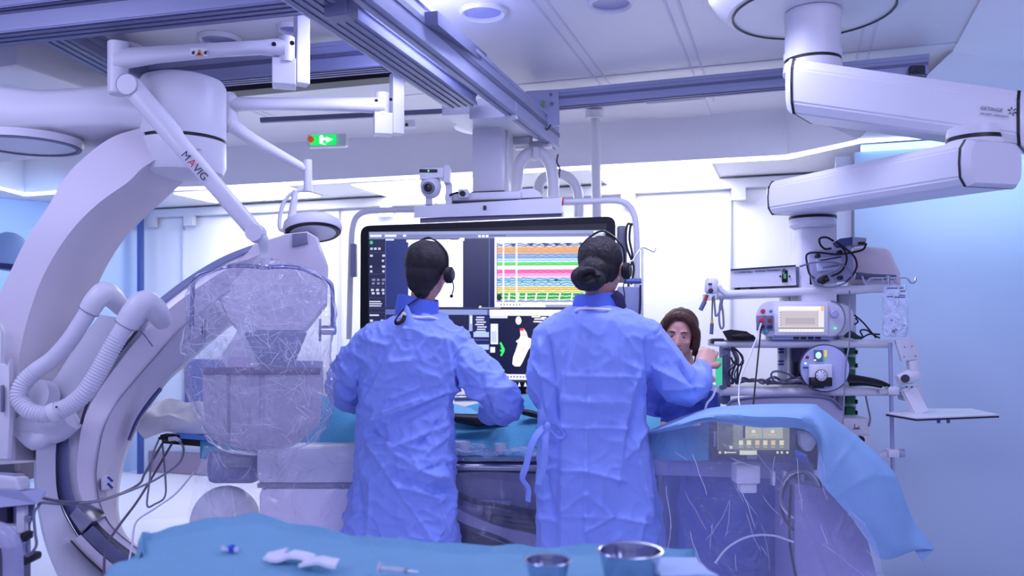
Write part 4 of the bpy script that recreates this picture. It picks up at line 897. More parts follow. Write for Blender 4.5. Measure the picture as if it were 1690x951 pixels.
# hook, cables and grey tablet at the right side of the display
c = thing('hook_pole', 'thin white pole with a bent wire hook right of the display', 'pole', at(1060, 590, 4.3))
obj('pole', B().cyl(at(1060, 408, 4.3), at(1060, 600, 4.3), .006), WHITE, c); obj('wire_hook', B().tube([at(*q, 4.3) for q in ((1038, 431), (1044, 430), (1052, 418), (1060, 409), (1070, 412), (1079, 416), (1083, 408))], .0035, 8, 4), STEEL, c)
one('display_cable', B().tube([at(*q, 4.38) for q in ((1044, 372), (1036, 370), (1033, 388), (1035, 410), (1043, 430), (1046, 445), (1042, 470))], .006, 8, 5), BLACK, 'thin black cable looping beside the upper right corner of the display', 'cable')
one('display_cable', B().tube([at(*q, 4.37) for q in ((1044, 370), (1041, 372), (1039, 395), (1044, 425), (1038, 450), (1037, 480))], .006, 8, 5), BLACK, 'black cable running straight down the tube frame beside the display', 'cable')
c = thing('side_tablet', 'grey equipment panel hanging beside the display behind the microphone', 'panel', at(1038, 560, 4.2))
obj('panel', B().box(at(1038, 508, 4.2), (.115, .02, .21), None, .008), mat('slate_panel', (128, 136, 172), .4), c); obj('clip_bar', B().tube([at(1030, 464, 4.2), at(1058, 464, 4.2)], .014, 14), mat('blue_slate', (80, 96, 150), .4), c); obj('edge_cable', B().tube([at(1057, 470, 4.18), at(1057, 500, 4.18), at(1055, 530, 4.18)], .005, 8, 3), BLACK, c)
# ---------------------------------------------------------------- people
M_SKIN = mat('skin', (214, 158, 148), .5, var=.04, vscale=18)
M_HAIRD = mat('dark_brown_hair', (24, 17, 22), .6, bump=.8, bscale=30, stretch=(6, 6, 1), var=.3, vscale=20)
M_HAIRB = mat('brown_hair', (80, 46, 36), .6, bump=.8, bscale=30, stretch=(6, 6, 1), var=.3, vscale=20)
M_GOWN = mat('blue_gown_fabric', (144, 166, 240), .68, bump=.10, bscale=350, var=.03, vscale=9, sheen=.15, spec=.2)
M_CUFF = mat('tan_glove', (206, 158, 140), .42, var=.04)
M_COLL = mat('royal_blue_collar', (84, 112, 216), .55, bump=.1, bscale=60)
M_SCRUB = mat('navy_scrubs', (44, 66, 160), .7, bump=.2, bscale=25)
M_WHITEB = mat('white_binding', (232, 232, 245), .6)
def frame(f, tilt=0.0):
    f = Vector(f).normalized(); s = f.cross(Z).normalized(); u = s.cross(f)
    u2 = u*math.cos(tilt)+s*math.sin(tilt); s2 = f.cross(u2).normalized(); return f, s2, u2
def limb(b, pts, r, n=5, seg=16, ell=None): b.tube(pts, r, seg, n, ell=ell)
def head(b, c, fw, k=1.0, tilt=0.0):
    f, s, u = frame(fw, tilt); R = Matrix((s, f, u)).transposed()
    P = lambda x, y, z: c+s*x*k+f*y*k+u*z*k
    def e(x, y, z, rx, ry, rz): b.ball(P(x, y, z), (rx*k, ry*k, rz*k), 20, R.to_quaternion())
    e(0, -.012, .03, .076, .094, .088); e(0, .03, -.02, .062, .066, .080); e(0, .052, -.072, .034, .034, .034); e(0, .035, -.055, .052, .048, .042)
    b.tube([P(0, .088, .012), P(0, .100, -.010), P(0, .112, -.024), P(0, .092, -.034)], [.008*k, .010*k, .013*k, .009*k], 10, 3)
    for q in (-1, 1):
        e(q*.012, .098, -.028, .008, .009, .007); e(q*.028, .078, .032, .022, .012, .008); e(q*.042, .062, -.018, .022, .02, .018)
        e(q*.077, -.006, -.004, .010, .018, .030); e(q*.081, -.012, .010, .008, .018, .016)
    e(0, .090, -.050, .021, .010, .006); e(0, .088, -.059, .019, .010, .007)
    return P, f, s, u
def eyes(P, s, f, u, par, k=1.0):
    for q in (-1, 1):
        obj('eye', B().ball(P(q*.029, .0745, .012), .0115*k, 16), mat('eye_white', (178, 160, 168), .3), par)
        obj('iris', B().ball(P(q*.029, .0818, .010), .0056*k, 12), mat('iris_brown', (40, 26, 22), .2), par)
        obj('eyebrow', B().tube([P(q*.014, .092, .030), P(q*.030, .092, .036), P(q*.046, .080, .031)], [.0025*k, .003*k, .0015*k], 8, 4), M_HAIRD, par)
    obj('lips', B().tube([P(-.022, .092, -.054), P(-.008, .100, -.051), P(.008, .100, -.051), P(.022, .092, -.054)], [.002, .0045, .0045, .002], 8, 4), mat('lips', (165, 88, 92), .45), par)
def hand(b, w_, d, n, curl=0.5, k=1.0, thumb=1, fs=1.0):
    """w_: wrist, d: direction of the hand, n: back of the hand; five fingers bent by curl"""
    d = Vector(d).normalized(); n = Vector(n); n = (n-d*n.dot(d)).normalized(); s = d.cross(n)
    b.tube([w_-d*.03, w_, w_+d*.045*k, w_+d*.088*k], [.024*k, .025*k, .034*k, .032*k], 16, 4, ell=(1.2, .52, s))
    for i, (o, L) in enumerate(((-.030, .070), (-.010, .080), (.011, .075), (.030, .060))):
        p = w_+d*.082*k+s*o*k*thumb; pts = [p-d*.02*k]; a = .15; q = p.copy()
        for j, m_ in enumerate((.45, .30, .25)):
            pts.append(q.copy()); q = q+(d*math.cos(a)-n*math.sin(a))*L*m_*k*fs; a += curl*1.5
        pts.append(q); b.tube(pts, [.0095*k, .0095*k, .0088*k, .008*k, .0072*k], 10, 3)
    p = w_+d*.02*k-s*.026*k*thumb
    b.tube([p, p-s*.022*k*thumb+d*.022*k-n*.006, p-s*.030*k*thumb+d*.050*k-n*.018*k, p-s*.020*k*thumb+d*.074*k-n*.03*k*(1+curl)], [.013*k, .0125*k, .0105*k, .009*k], 10, 4)
def creases(co, no, segs, scale=1.0):
    q = proj(co); back = np.clip(0.35-no[:, 1], 0, 1)/1.0; back = np.clip(back*2, 0, 1); dis = np.zeros(len(co))
    for s in segs:
        x0, y0, x1, y1, a, wd = s[:6]; kind = s[6] if len(s) > 6 else 'r'
        dx, dy = x1-x0, y1-y0; L = math.hypot(dx, dy); px, py = q[:, 0]-x0, q[:, 1]-y0
        t_ = (px*dx+py*dy)/L; dd = (px*dy-py*dx)/L
        ends = np.clip((t_+6)/14, 0, 1)*np.clip((L+6-t_)/14, 0, 1)
        if kind == 'r': dis += a*np.exp(-np.abs(dd)/(wd*.62))*ends
        elif kind == 's':      # one side lies higher, and eases back
            dis += a*(1/(1+np.exp(-dd/1.6)))*np.exp(-np.clip(dd, 0, None)/wd)*ends
    return co+no*(dis*back*scale)[:, None]
def rumple(co, no, amp, st, seed=0, lo=0.0):
    out = np.empty(len(co))
    for i, p in enumerate(co):
        w1 = nz(p, (3, 3, 3), seed+9)*.35
        a = 1-abs(noise.noise(Vector((p[0]*st[0]+w1*2+seed*7, p[1]*st[1], p[2]*st[2]+w1*3))))*2
        c_ = 1-abs(noise.noise(Vector((p[0]*st[0]*2.3+seed, p[1]*st[1]*2.3+w1, p[2]*st[2]*2.1))))*2
        e_ = 1-abs(noise.noise(Vector(((p[0]+p[2]*.6)*st[0]*3.4+seed*2+w1, p[1]*st[1]*3, (p[2]-p[0]*.4)*st[2]*1.2-w1))))*2
        out[i] = max(a, 0)**3*.6+max(c_, 0)**3*.32+max(e_, 0)**4*.22
    return co+no*(out*amp)[:, None]
def torso(secs, dep, Y):
    R = []
    for (y, cx_, hw), dp in zip(secs, dep):
        c = at(cx_, y, Y); h = hw*Y/F
        R.append([c+Vector((h*math.copysign(abs(math.cos(a))**.85, math.cos(a)), dp*math.copysign(abs(math.sin(a))**.85, math.sin(a)), 0)) for a in [2*PI*k/36 for k in range(36)]])
    return R
def interp_secs(secs, dep, n):
    ys = [s[0] for s in secs]; yy = np.linspace(ys[0], ys[-1], n)
    return [(y, float(np.interp(y, ys, [s[1] for s in secs])), float(np.interp(y, ys, [s[2] for s in secs]))) for y in yy], [float(np.interp(y, ys, dep)) for y in yy]
def body(par, J, m=M_SKIN, name='body'):
    b = B(); P, f, s, u = head(b, J['head'], J['face'], J.get('k', 1), J.get('tilt', 0))
    limb(b, [J['head']-u*.04-f*.012, J['neck']+Z*.03, J['neck']-Z*.05], [.052, .050, .07])
    ch, pv = J['chest'], J['pelvis']
    limb(b, [J['neck']-Z*.03, ch+Z*.06, ch-Z*.10, pv+Z*.10, pv-Z*.03], [.05, .105, .105, .095, .10], 5, 24, ell=(1.38, .92, (1, 0, 0)))
    for k in ('l', 'r'):
        limb(b, [J['neck']-Z*.06, J['sh'+k], J['el'+k], J['wr'+k]], [.05, .056, .042, .026], 6)
        if 'hand'+k in J: hand(b, J['wr'+k], *J['hand'+k])
        hp = pv+Vector((-.09 if k == 'l' else .09, 0, -.02)); kn = Vector((hp.x*1.0, hp.y+.01, .50)); an = Vector((hp.x, hp.y-.01, .085))
        limb(b, [hp, kn, kn-Z*.12, an], [.085, .058, .055, .036], 5)
        b.tube([an, an+Vector((0, .05, -.04)), an+Vector((0, .17, -.055))], [.036, .042, .032], 12, 3, ell=(1.1, .75, (1, 0, 0)))
    me = fuse(b, .0065, 3); return obj(name, me, m, par, ang=180), P, f, s, u
def clog(par, x, y):
    b = B(); b.tube([Vector((x, y-.08, .055)), Vector((x, y-.02, .06)), Vector((x, y+.08, .05)), Vector((x, y+.19, .035))], [.042, .052, .055, .035], 18, 4, ell=(1, .8, (1, 0, 0)))
    b.box((x, y+.05, .014), (.10, .29, .028), None, .012); obj('clog', b, mat('clog_white', (215, 215, 225), .5), par)
def hairball(parts, m, par, name='hair', amp=.004, st=(40, 40, 9)):
    b = B(); parts(b)
    def fn(co, no):
        d = np.array([noise.noise(Vector((p[0]*st[0], p[1]*st[1], p[2]*st[2]))) for p in co]); return co+no*(d*amp)[:, None]
    return obj(name, fuse(b, .0045, 3, fn), m, par, ang=180)
def headset(P, f, s, u, label, side=1, drop=.10, k=1.0):
    t = thing('headset', label, 'headset', P(side*.09, 0, -.05))
    obj('headband', B().tube([P(-side*.088, -.01, .02), P(-side*.080, -.015, .085), P(0, -.015, .142), P(side*.080, -.015, .085), P(side*.092, -.008, .01)], .0045, 8, 6), BLACK, t)
    obj('ear_cushion', B().lathe([(.024, .016), (.033, .010), (.034, -.008), (.026, -.014)], P(side*.098, -.006, -.008), s, seg=24), RUBBER, t)
    obj('ear_shell', B().lathe([(.024, 0), (.022, .010), (.001, .013)], P(side*.106, -.006, -.008), s*side, seg=24), DARK, t)
    a = P(side*.108, 0, -.02)
    return t, a
def ribbon(pts, w_, th, side=(1, 0, 0), n=5):
    return B().tube(pts, w_/2, 8, n, ell=(1, th/w_, side))

# ---- left surgeon
YL = 3.45
t = thing('person', 'left surgeon seen from behind in blue gown with short dark hair', 'person', at(662, 870, YL).xy.to_3d()); PL = t
hc = at(705, 450, YL-.0)
JL = dict(head=hc, face=(.28, 1, -.10), k=1.0, tilt=.05, neck=at(697, 512, YL), chest=at(680, 590, YL+.02), pelvis=at(668, 740, YL+.02),
          shl=at(617, 572, YL), ell=at(566, 636, YL+.02), wrl=at(606, 668, YL+.27), shr=at(752, 578, YL), elr=at(834, 664, YL+.0), wrr=at(812, 678, YL+.22),
          handl=((.6, 1, -.15), (0, 0.2, 1), .4, 1, 1), handr=((.05, 1, -.02), (0, .2, 1), .4, 1, -1))
bd, P, f, s, u = body(t, JL); eyes(P, s, f, u, t)
for x in (-.09, .09): clog(t, JL['pelvis'].x+x, JL['pelvis'].y-.03)
secs = [(521, 693, 36), (530, 690, 50), (542, 682, 72), (556, 680, 92), (580, 677, 92), (620, 673, 82), (660, 670, 75), (690, 670, 76), (740, 670, 78), (790, 668, 82), (850, 662, 90), (911, 660, 93)]
dep = [.085, .10, .115, .125, .135, .135, .13, .13, .14, .15, .16, .165]
ss, dd_ = interp_secs(secs, dep, 34)
b = B(); b.rings(torso(ss, dd_, YL))
limb(b, [at(632, 572, YL), at(600, 590, YL), at(570, 634, YL+.01), at(576, 652, YL+.14), at(598, 664, YL+.24)], [.075, .078, .070, .062, .045], 6, 20)
limb(b, [at(738, 578, YL), at(776, 604, YL), at(826, 656, YL-.01), at(828, 672, YL+.10), at(808, 682, YL+.22)], [.078, .080, .074, .064, .045], 6, 20)
CRL = [(676, 520, 601, 668, .016, 26, 's'), (601, 668, 603, 625, .008, 6), (600, 700, 760, 640, .010, 7), (605, 720, 742, 648, -.008, 6), (603, 690, 700, 655, .010, 7), (608, 728, 700, 742, .010, 8), (612, 715, 668, 741, -.010, 6), (640, 742, 740, 700, .010, 8), (690, 738, 730, 690, -.010, 7),
       (606, 730, 722, 905, .010, 6), (640, 765, 740, 790, .010, 9), (655, 752, 745, 805, .008, 7), (660, 792, 748, 812, -.010, 8), (648, 800, 735, 826, .009, 7), (658, 740, 658, 905, .006, 4), (612, 790, 608, 905, .008, 6), (690, 640, 640, 660, .008, 6), (735, 560, 745, 640, .010, 8),
       (745, 640, 800, 660, .010, 7), (760, 600, 800, 640, .008, 7), (790, 610, 812, 688, -.008, 6), (800, 640, 850, 640, .008, 6), (560, 600, 590, 640, .009, 7), (552, 630, 588, 655, -.008, 6), (630, 560, 625, 600, .005, 6), (640, 600, 690, 590, .006, 6), (566, 896, 752, 900, -.006, 5),
       (625, 640, 680, 600, .006, 6), (700, 560, 660, 640, .006, 6), (720, 820, 748, 900, .009, 7), (590, 790, 600, 860, -.007, 7), (665, 700, 735, 668, -.009, 7), (740, 765, 690, 780, -.009, 6)]
def fnL(co, no):
    co = rumple(co, no, .024, (7, 5, 9), 1); return creases(co, no, CRL, 2.1)
gw = obj('surgical_gown', fuse(b, .0068, 5, fnL), M_GOWN, t, ang=180)
b = B(); b.tube([at(x, y, YL-dy) for x, y, dy in ((655, 528, .05), (668, 521, .10), (688, 524, .115), (712, 524, .10), (728, 530, .05))], .0055, 8, 4); obj('neck_binding', b, M_WHITEB, gw)
obj('neck_tab', sheet([[at(668, 508, YL-.125), at(671, 503, YL-.13), at(675, 508, YL-.125)], [at(662, 528, YL-.135), at(676, 528, YL-.145), at(684, 534, YL-.135)], [at(652, 556, YL-.14), at(670, 560, YL-.155), at(686, 562, YL-.14)]], 8, 10, None, .002), M_GOWN, gw)
b = B(); b.rings([[at(687, 531, YL)+Vector((math.cos(a)*.088, math.sin(a)*.085, 0)) for a in [2*PI*k/28 for k in range(28)]], [at(688, 510, YL)+Vector((math.cos(a)*.090, math.sin(a)*.085, .004*math.sin(3*a))) for a in [2*PI*k/28 for k in range(28)]], [at(690, 492, YL)+Vector((math.cos(a)*.084, math.sin(a)*.080, -.012*math.cos(a)+.006*math.sin(2*a))) for a in [2*PI*k/28 for k in range(28)]],
                [at(690, 493, YL)+Vector((math.cos(a)*.078, math.sin(a)*.074, -.012*math.cos(a))) for a in [2*PI*k/28 for k in range(28)]], [at(687, 531, YL)+Vector((math.cos(a)*.080, math.sin(a)*.078, 0)) for a in [2*PI*k/28 for k in range(28)]]], cap=False)
obj('thyroid_collar', b, M_COLL, t)
obj('neck_strap', B().tube([at(*q) for q in ((698, 488, YL-.085), (682, 498, YL-.10), (665, 512, YL-.11), (653, 528, YL-.135), (655, 534, YL-.15), (664, 530, YL-.15), (668, 521, YL-.14))], .0075, 10, 5, ell=(1, .35, (1, 0, .5))), RUBBER, t)
obj('strap_clip', B().box(at(665, 521, YL-.135), (.018, .008, .028), Quaternion((0, 1, 0), .6), .003), WHITE, t)
def hl(b):
    R = Matrix((s, f, u)).transposed().to_quaternion()
    b.ball(P(0, -.024, .040), (.088, .100, .090), 24, R); b.ball(P(0, -.045, -.010), (.073, .070, .072), 24, R); b.ball(P(0, -.055, -.052), (.056, .044, .045), 20, R); b.ball(P(.01, -.060, -.085), (.034, .028, .030), 14, R)
hairball(hl, M_HAIRD, t)
hs, a = headset(P, f, s, u, 'black headset with boom microphone on the left surgeon')
obj('mic_boom', B().tube([a, P(.112, .02, -.05), P(.098, .055, -.068), P(.085, .08, -.080)], .0022, 6, 5), BLACK, hs); obj('mic_tip', B().ball(P(.083, .083, -.083), .007, 12), RUBBER, hs)

def trousers(J, par):
    b = B(); pv = J['pelvis']
    for q in (-1, 1): limb(b, [pv+Vector((q*.07, 0, .05)), Vector((pv.x+q*.09, pv.y+.01, .5)), Vector((pv.x+q*.09, pv.y, .10))], [.105, .085, .07], 4)
    obj('trousers', fuse(b, .012, 4), M_SCRUB, par, ang=180)
trousers(JL, PL)
# ---- right surgeon
YR = 3.38
t = thing('person', 'right surgeon seen from behind in blue gown with dark hair in a bun', 'person', at(990, 870, YR).xy.to_3d()); PR = t
hc = at(993, 444, YR)
JR = dict(head=hc, face=(.42, 1, -.04), k=1.06, tilt=.03, neck=at(985, 505, YR), chest=at(985, 590, YR+.02), pelvis=at(985, 740, YR+.02),
          shl=at(920, 572, YR), ell=at(896, 655, YR+.02), wrl=at(910, 662, YR+.24), shr=at(1060, 566, YR), elr=at(1128, 636, YR+.0), wrr=at(1160, 600, YR+.17),
          handl=((.12, 1, -.02), (0, .2, 1), .4, 1, 1))
bd, P, f, s, u = body(t, JR); eyes(P, s, f, u, t)
for x in (-.09, .09): clog(t, JR['pelvis'].x+x, JR['pelvis'].y-.03)
secs = [(507, 985, 36), (514, 984, 56), (526, 983, 82), (545, 982, 102), (575, 980, 104), (620, 978, 94), (660, 975, 86), (700, 975, 88), (760, 980, 93), (820, 986, 99), (870, 990, 103), (921, 991, 106)]
dep = [.085, .10, .12, .13, .14, .14, .135, .135, .145, .15, .16, .165]
ss, dd_ = interp_secs(secs, dep, 34)
b = B(); b.rings(torso(ss, dd_, YR))
limb(b, [at(935, 562, YR), at(908, 580, YR), at(900, 640, YR+.01), at(906, 658, YR+.12), at(908, 666, YR+.22)], [.074, .078, .066, .06, .045], 6, 20)
limb(b, [at(1040, 558, YR), at(1078, 580, YR), at(1122, 634, YR), at(1145, 634, YR+.08), at(1160, 606, YR+.16)], [.075, .082, .076, .066, .038], 6, 20)
CRR = [(957, 512, 926, 660, .014, 60, 's'), (926, 655, 925, 925, .014, 70, 's'), (920, 704, 1035, 708, .007, 5), (930, 620, 1060, 622, .005, 4), (926, 776, 970, 777, .006, 4), (967, 700, 967, 915, .008, 5), (967, 777, 1030, 795, .009, 6), (930, 845, 967, 812, .008, 5), (930, 851, 1010, 853, .007, 5), (967, 812, 1010, 853, .009, 6), (967, 876, 1010, 853, .009, 6), (1010, 853, 1070, 865, .007, 5),
       (1048, 600, 1030, 700, .009, 7), (1030, 700, 1018, 800, .008, 7), (1060, 640, 1035, 730, -.010, 7), (1042, 720, 1075, 860, .010, 7), (1035, 650, 1055, 610, .008, 6), (1030, 760, 1072, 700, .006, 7), (975, 525, 970, 700, .006, 5), (1025, 530, 1020, 640, .005, 5), (1080, 545, 1130, 610, .008, 7), (1070, 600, 1140, 640, .009, 7), (1090, 640, 1160, 640, .010, 7), (1120, 600, 1150, 650, -.009, 6), (1064, 560, 1072, 640, -.009, 6),
       (890, 560, 905, 680, .008, 6), (880, 600, 920, 640, .009, 6), (886, 720, 918, 860, -.006, 7), (890, 780, 922, 770, .006, 5), (920, 905, 1080, 910, .005, 4), (1062, 520, 1090, 548, .008, 6), (905, 560, 925, 700, -.010, 6), (888, 855, 925, 862, .006, 5), (1060, 860, 1050, 920, .009, 5), (1150, 590, 1172, 640, .008, 5)]
def fnR(co, no):
    co = rumple(co, no, .013, (6, 5, 6), 4); return creases(co, no, CRR, 2.3)
gw = obj('surgical_gown', fuse(b, .0068, 5, fnR), M_GOWN, t, ang=180)
b = B(); b.tube([at(x, y, YR-dy) for x, y, dy in ((946, 520, .07), (953, 511, .115), (975, 509, .12), (1000, 511, .11), (1018, 512, .06))], .0055, 8, 4); obj('neck_binding', b, M_WHITEB, gw)
for pts, w_ in (([(905, 703, 3.22), (890, 712, 3.2), (877, 735, 3.19), (868, 770, 3.19), (862, 790, 3.2), (872, 806, 3.2), (871, 828, 3.2)], .028), ([(903, 702, 3.21), (900, 730, 3.19), (898, 765, 3.19), (888, 800, 3.19)], .024), ([(902, 704, 3.22), (897, 690, 3.2), (892, 676, 3.2)], .022), ([(902, 704, 3.22), (915, 700, 3.21), (930, 716, 3.215), (922, 722, 3.215), (908, 708, 3.21)], .02)):
    obj('waist_tie', ribbon([at(*q) for q in pts], w_, .004), M_GOWN, gw)
obj('tie_knot', B().ball(at(903, 704, 3.205), (.014, .012, .018)), M_GOWN, gw)
b = B(); b.rings([[at(985, yy, YR)+Vector((math.cos(a)*rx, math.sin(a)*ry, tz*math.cos(a))) for a in [2*PI*k/28 for k in range(28)]] for yy, rx, ry, tz in ((517, .092, .09, 0), (500, .098, .088, .004), (485, .088, .082, .006), (486, .080, .076, .006), (517, .084, .08, 0))], cap=False)
obj('thyroid_collar', b, M_COLL, t)
obj('dark_scarf_edge', B().tube([at(1012, 484, YR-.07), at(1020, 495, YR-.06), at(1024, 510, YR-.05)], [.020, .028, .02], 12, 4, ell=(1, .5, (1, 0, 0))), mat('dark_mottled_fabric', (52, 50, 82), .7, var=.5, vscale=60), t)
def hr(b):
    R = Matrix((s, f, u)).transposed().to_quaternion()
    b.ball(P(0, -.020, .038), (.088, .102, .090), 24, R); b.ball(P(0, -.030, .0), (.080, .088, .070), 24, R); b.ball(P(-.02, -.070, -.02), (.055, .05, .055), 20, R)
    bn = at(972, 462, YR-.115); b.ball(bn, (.066, .055, .045), 22); b.ball(bn+Vector((-.03, 0, .01)), (.042, .04, .04), 16); b.ball(bn+Vector((.02, .02, .04)), (.06, .05, .05), 16)
hairball(hr, M_HAIRD, t, amp=.005)
bn = at(970, 458, YR-.135)
obj('hair_bun_twist', B().tube([bn+Vector((math.cos(a)*.034, -.028+.010*math.sin(2*a), math.sin(a)*.026)) for a in np.linspace(0, 5.6, 14)], [.012, .015, .015, .012], 12, 3), M_HAIRD, t)
hs, a = headset(P, f, s, u, 'black headset with long hanging microphone boom on the right surgeon', k=1.06)
obj('mic_boom', B().tube([a, at(1029, 470, 3.42), at(1031, 488, 3.42), at(1030, 500, 3.42)], .0024, 6, 5), BLACK, hs); obj('mic_tip', B().ball(at(1030, 505, 3.42), (.009, .009, .013), 14), RUBBER, hs)
obj('earring', B().tube([P(.084, -.006, -.036)+Vector((math.cos(a)*.006, 0, math.sin(a)*.008)) for a in np.linspace(0, 6.0, 12)], .0014, 6), mat('gold', (230, 190, 120), .2, 1.0), t)
trousers(JR, PR)
# right fist gripping the equipment handle
b = B(); wv = at(1158, 606, YR+.15); hd = (at(1176, 570, YR+.24)-wv).normalized()
hand(b, wv, hd, (-.25, -1, .25), 1.35, 1.02, -1, .95); b.tube([wv-hd*.05, wv+hd*.01], [.036, .031], 16)
b.ball(wv+hd*.075+Vector((0, .012, 0)), (.040, .028, .032), 16, Quaternion(Z, .2))
obj('gloved_hand', fuse(b, .0045, 2), M_CUFF, t, ang=180)

# ---- third person behind the table
Y3 = 4.28
t = thing('person', 'brown haired woman in dark blue scrubs facing the camera behind the right surgeon', 'person', at(1118, 870, Y3).xy.to_3d())
J3 = dict(head=at(1121, 553, Y3), face=(-.30, -1, -.22), k=1.0, tilt=-.10, neck=at(1128, 604, Y3+.06), chest=at(1122, 660, Y3+.07), pelvis=at(1122, 790, Y3+.12),
          shl=at(1082, 634, Y3+.05), ell=at(1068, 700, Y3-.02), wrl=at(1100, 706, Y3-.2), shr=at(1166, 634, Y3+.05), elr=at(1172, 700, Y3-.0), wrr=at(1140, 706, Y3-.2), handl=((.3, -1, 0), (0, 0, 1), .4, 1, 1), handr=((-.3, -1, 0), (0, 0, 1), .4, 1, -1))
J3['shl'], J3['shr'] = J3['shl'], J3['shr']
bd, P, f, s, u = body(t, J3); eyes(P, s, f, u, t)
b = B(); ss, dd_ = interp_secs([(612, 1126, 26), (622, 1125, 44), (640, 1124, 52), (700, 1122, 48), (800, 1122, 54), (860, 1122, 54)], [.08, .10, .12, .125, .13, .13], 20); b.rings(torso(ss, dd_, Y3+.06))
limb(b, [at(1092, 634, Y3+.05), at(1080, 640, Y3+.05), at(1068, 700, Y3-.02), at(1090, 706, Y3-.14)], [.066, .068, .058, .05], 5); limb(b, [at(1156, 634, Y3+.05), at(1164, 642, Y3+.05), at(1170, 696, Y3-.02), at(1150, 706, Y3-.14)], [.06, .062, .052, .05], 5)
obj('scrub_top', fuse(b, .010, 5, lambda co, no: rumple(co, no, .012, (6, 6, 8), 8)), M_SCRUB, t, ang=180)
b = B(); limb(b, [J3['pelvis']+Vector((-.09, 0, 0)), Vector((J3['pelvis'].x-.1, J3['pelvis'].y, .1))], [.115, .08], 3); limb(b, [J3['pelvis']+Vector((.09, 0, 0)), Vector((J3['pelvis'].x+.1, J3['pelvis'].y, .1))], [.115, .08], 3); obj('trousers', fuse(b, .012, 4), M_SCRUB, t, ang=180)
def h3(b):
    R = Matrix((s, f, u)).transposed().to_quaternion()
    b.ball(P(0, -.035, .045), (.092, .090, .090), 24, R); b.ball(P(0, -.045, -.03), (.088, .065, .085), 24, R)
    for q in (-1, 1):
        b.tube([P(q*.012, .055, .112), P(q*.055, .058, .088), P(q*.082, .030, .03), P(q*.088, .012, -.04), P(q*.080, .0, -.10)], [.018, .022, .024, .022, .010], 12, 5)
    b.ball(P(0, .035, .105), (.045, .04, .025), 16, R)
hairball(h3, M_HAIRB, t)
obj('hair_strand', B().tube([P(-.092, .02, -.02), P(-.096, .015, -.07), P(-.088, .0, -.125), P(-.09, .0, -.15)], [.008, .007, .004, .001], 8, 5), M_HAIRD, t)
# ---------------------------------------------------------------- operating table, drapes, tube unit
M_TEAL = mat('teal_drape_fabric', (96, 168, 196), .8, bump=.25, bscale=120, var=.08, vscale=12, spec=.15)
M_BDRAPE = mat('sky_blue_drape_fabric', (146, 182, 220), .8, bump=.2, bscale=150, var=.07, vscale=14, spec=.15)
FILM2 = film('clear_plastic_drape', haze=0.20, bump=1.0, bscale=6, gloss=0.34, rough=.07)
FILM3 = film('clear_plastic_drape_tight', haze=0.16, bump=1.0, bscale=9, gloss=0.40, rough=.08)
YT = 3.72
t = thing('operating_table', 'long operating table with steel side rail, mostly hidden under drapes', 'operating table', (at(800, 0, 4.0).x, 4.0, 0))
b = B(); b.box((-.2, 3.92, .735), (1.6, .36, .07), None, .02); obj('tabletop', b, mat('slate_mattress', (92, 100, 150), .5), t)
b = B(); b.tube([at(735, 771, YT-.02), at(1085, 776, YT-.02)], .018, 14); obj('side_rail', b, STEEL, t)
b = B(); b.bar(at(560, 757, YT), at(1085, 757, YT), .02, .028, bev=.004); obj('upper_trim', b, STEEL, t, sm=False)
for x in (764, 776, 789, 816, 848): obj('rail_stud', B().ball(at(x, 759, YT-.014), .004, 10), CHROME, t)
M_PED = mat('pedestal_mauve_grey', (138, 138, 178), .45)
b = B(); b.box((-.02, 3.98, .50), (1.1, .26, .40), None, .04); b.box((-.05, 3.98, .24), (.9, .26, .48), None, .05); pd = obj('pedestal', b, M_PED, t)
b = B(); b.box(at(803, 838, 3.83), (.22, .02, .07), None, .008); obj('access_panel', b, mat('pedestal_panel', (160, 160, 196), .45), pd)
def swoop(pts, w0, w1, Y, m, nm):
    up = [at(x, y, Y) for x, y in pts]; lo = [at(x-3, y+w0+(w1-w0)*k/(len(pts)-1), Y-.02) for k, (x, y) in enumerate(pts)]
    A_, B_ = resample(smooth(up, 6), 30), resample(smooth(lo, 6), 30); b = B()
    b.rings([[a, c, c+Vector((0, .14, 0)), a+Vector((0, .14, 0))] for a, c in zip(A_, B_)]); return obj(nm, b, m, pd)
swoop([(735, 828), (775, 850), (820, 868), (870, 880), (930, 892)], 22, 28, 3.76, mat('pedestal_cover', (176, 172, 204), .45), 'curved_cover')
swoop([(735, 849), (770, 868), (820, 885), (880, 912), (930, 930)], 4, 4, 3.73, DARK, 'curved_seam')
swoop([(735, 802), (780, 826), (820, 832), (880, 845), (930, 850)], 5, 4, 3.80, DARK, 'curved_seam')
for dy in (14, 22, 30): swoop([(800, 826+dy), (850, 836+dy), (930, 846+dy)], 3, 3, 3.79, GREYP, 'rib')
b = B(); b.box((-.02, 3.93, .06), (1.1, .50, .12), None, .04); b.box((-.05, 3.95, .16), (1.0, .5, .12), None, .05); obj('base', b, mat('pedestal_cover', (0, 0, 0)), t)
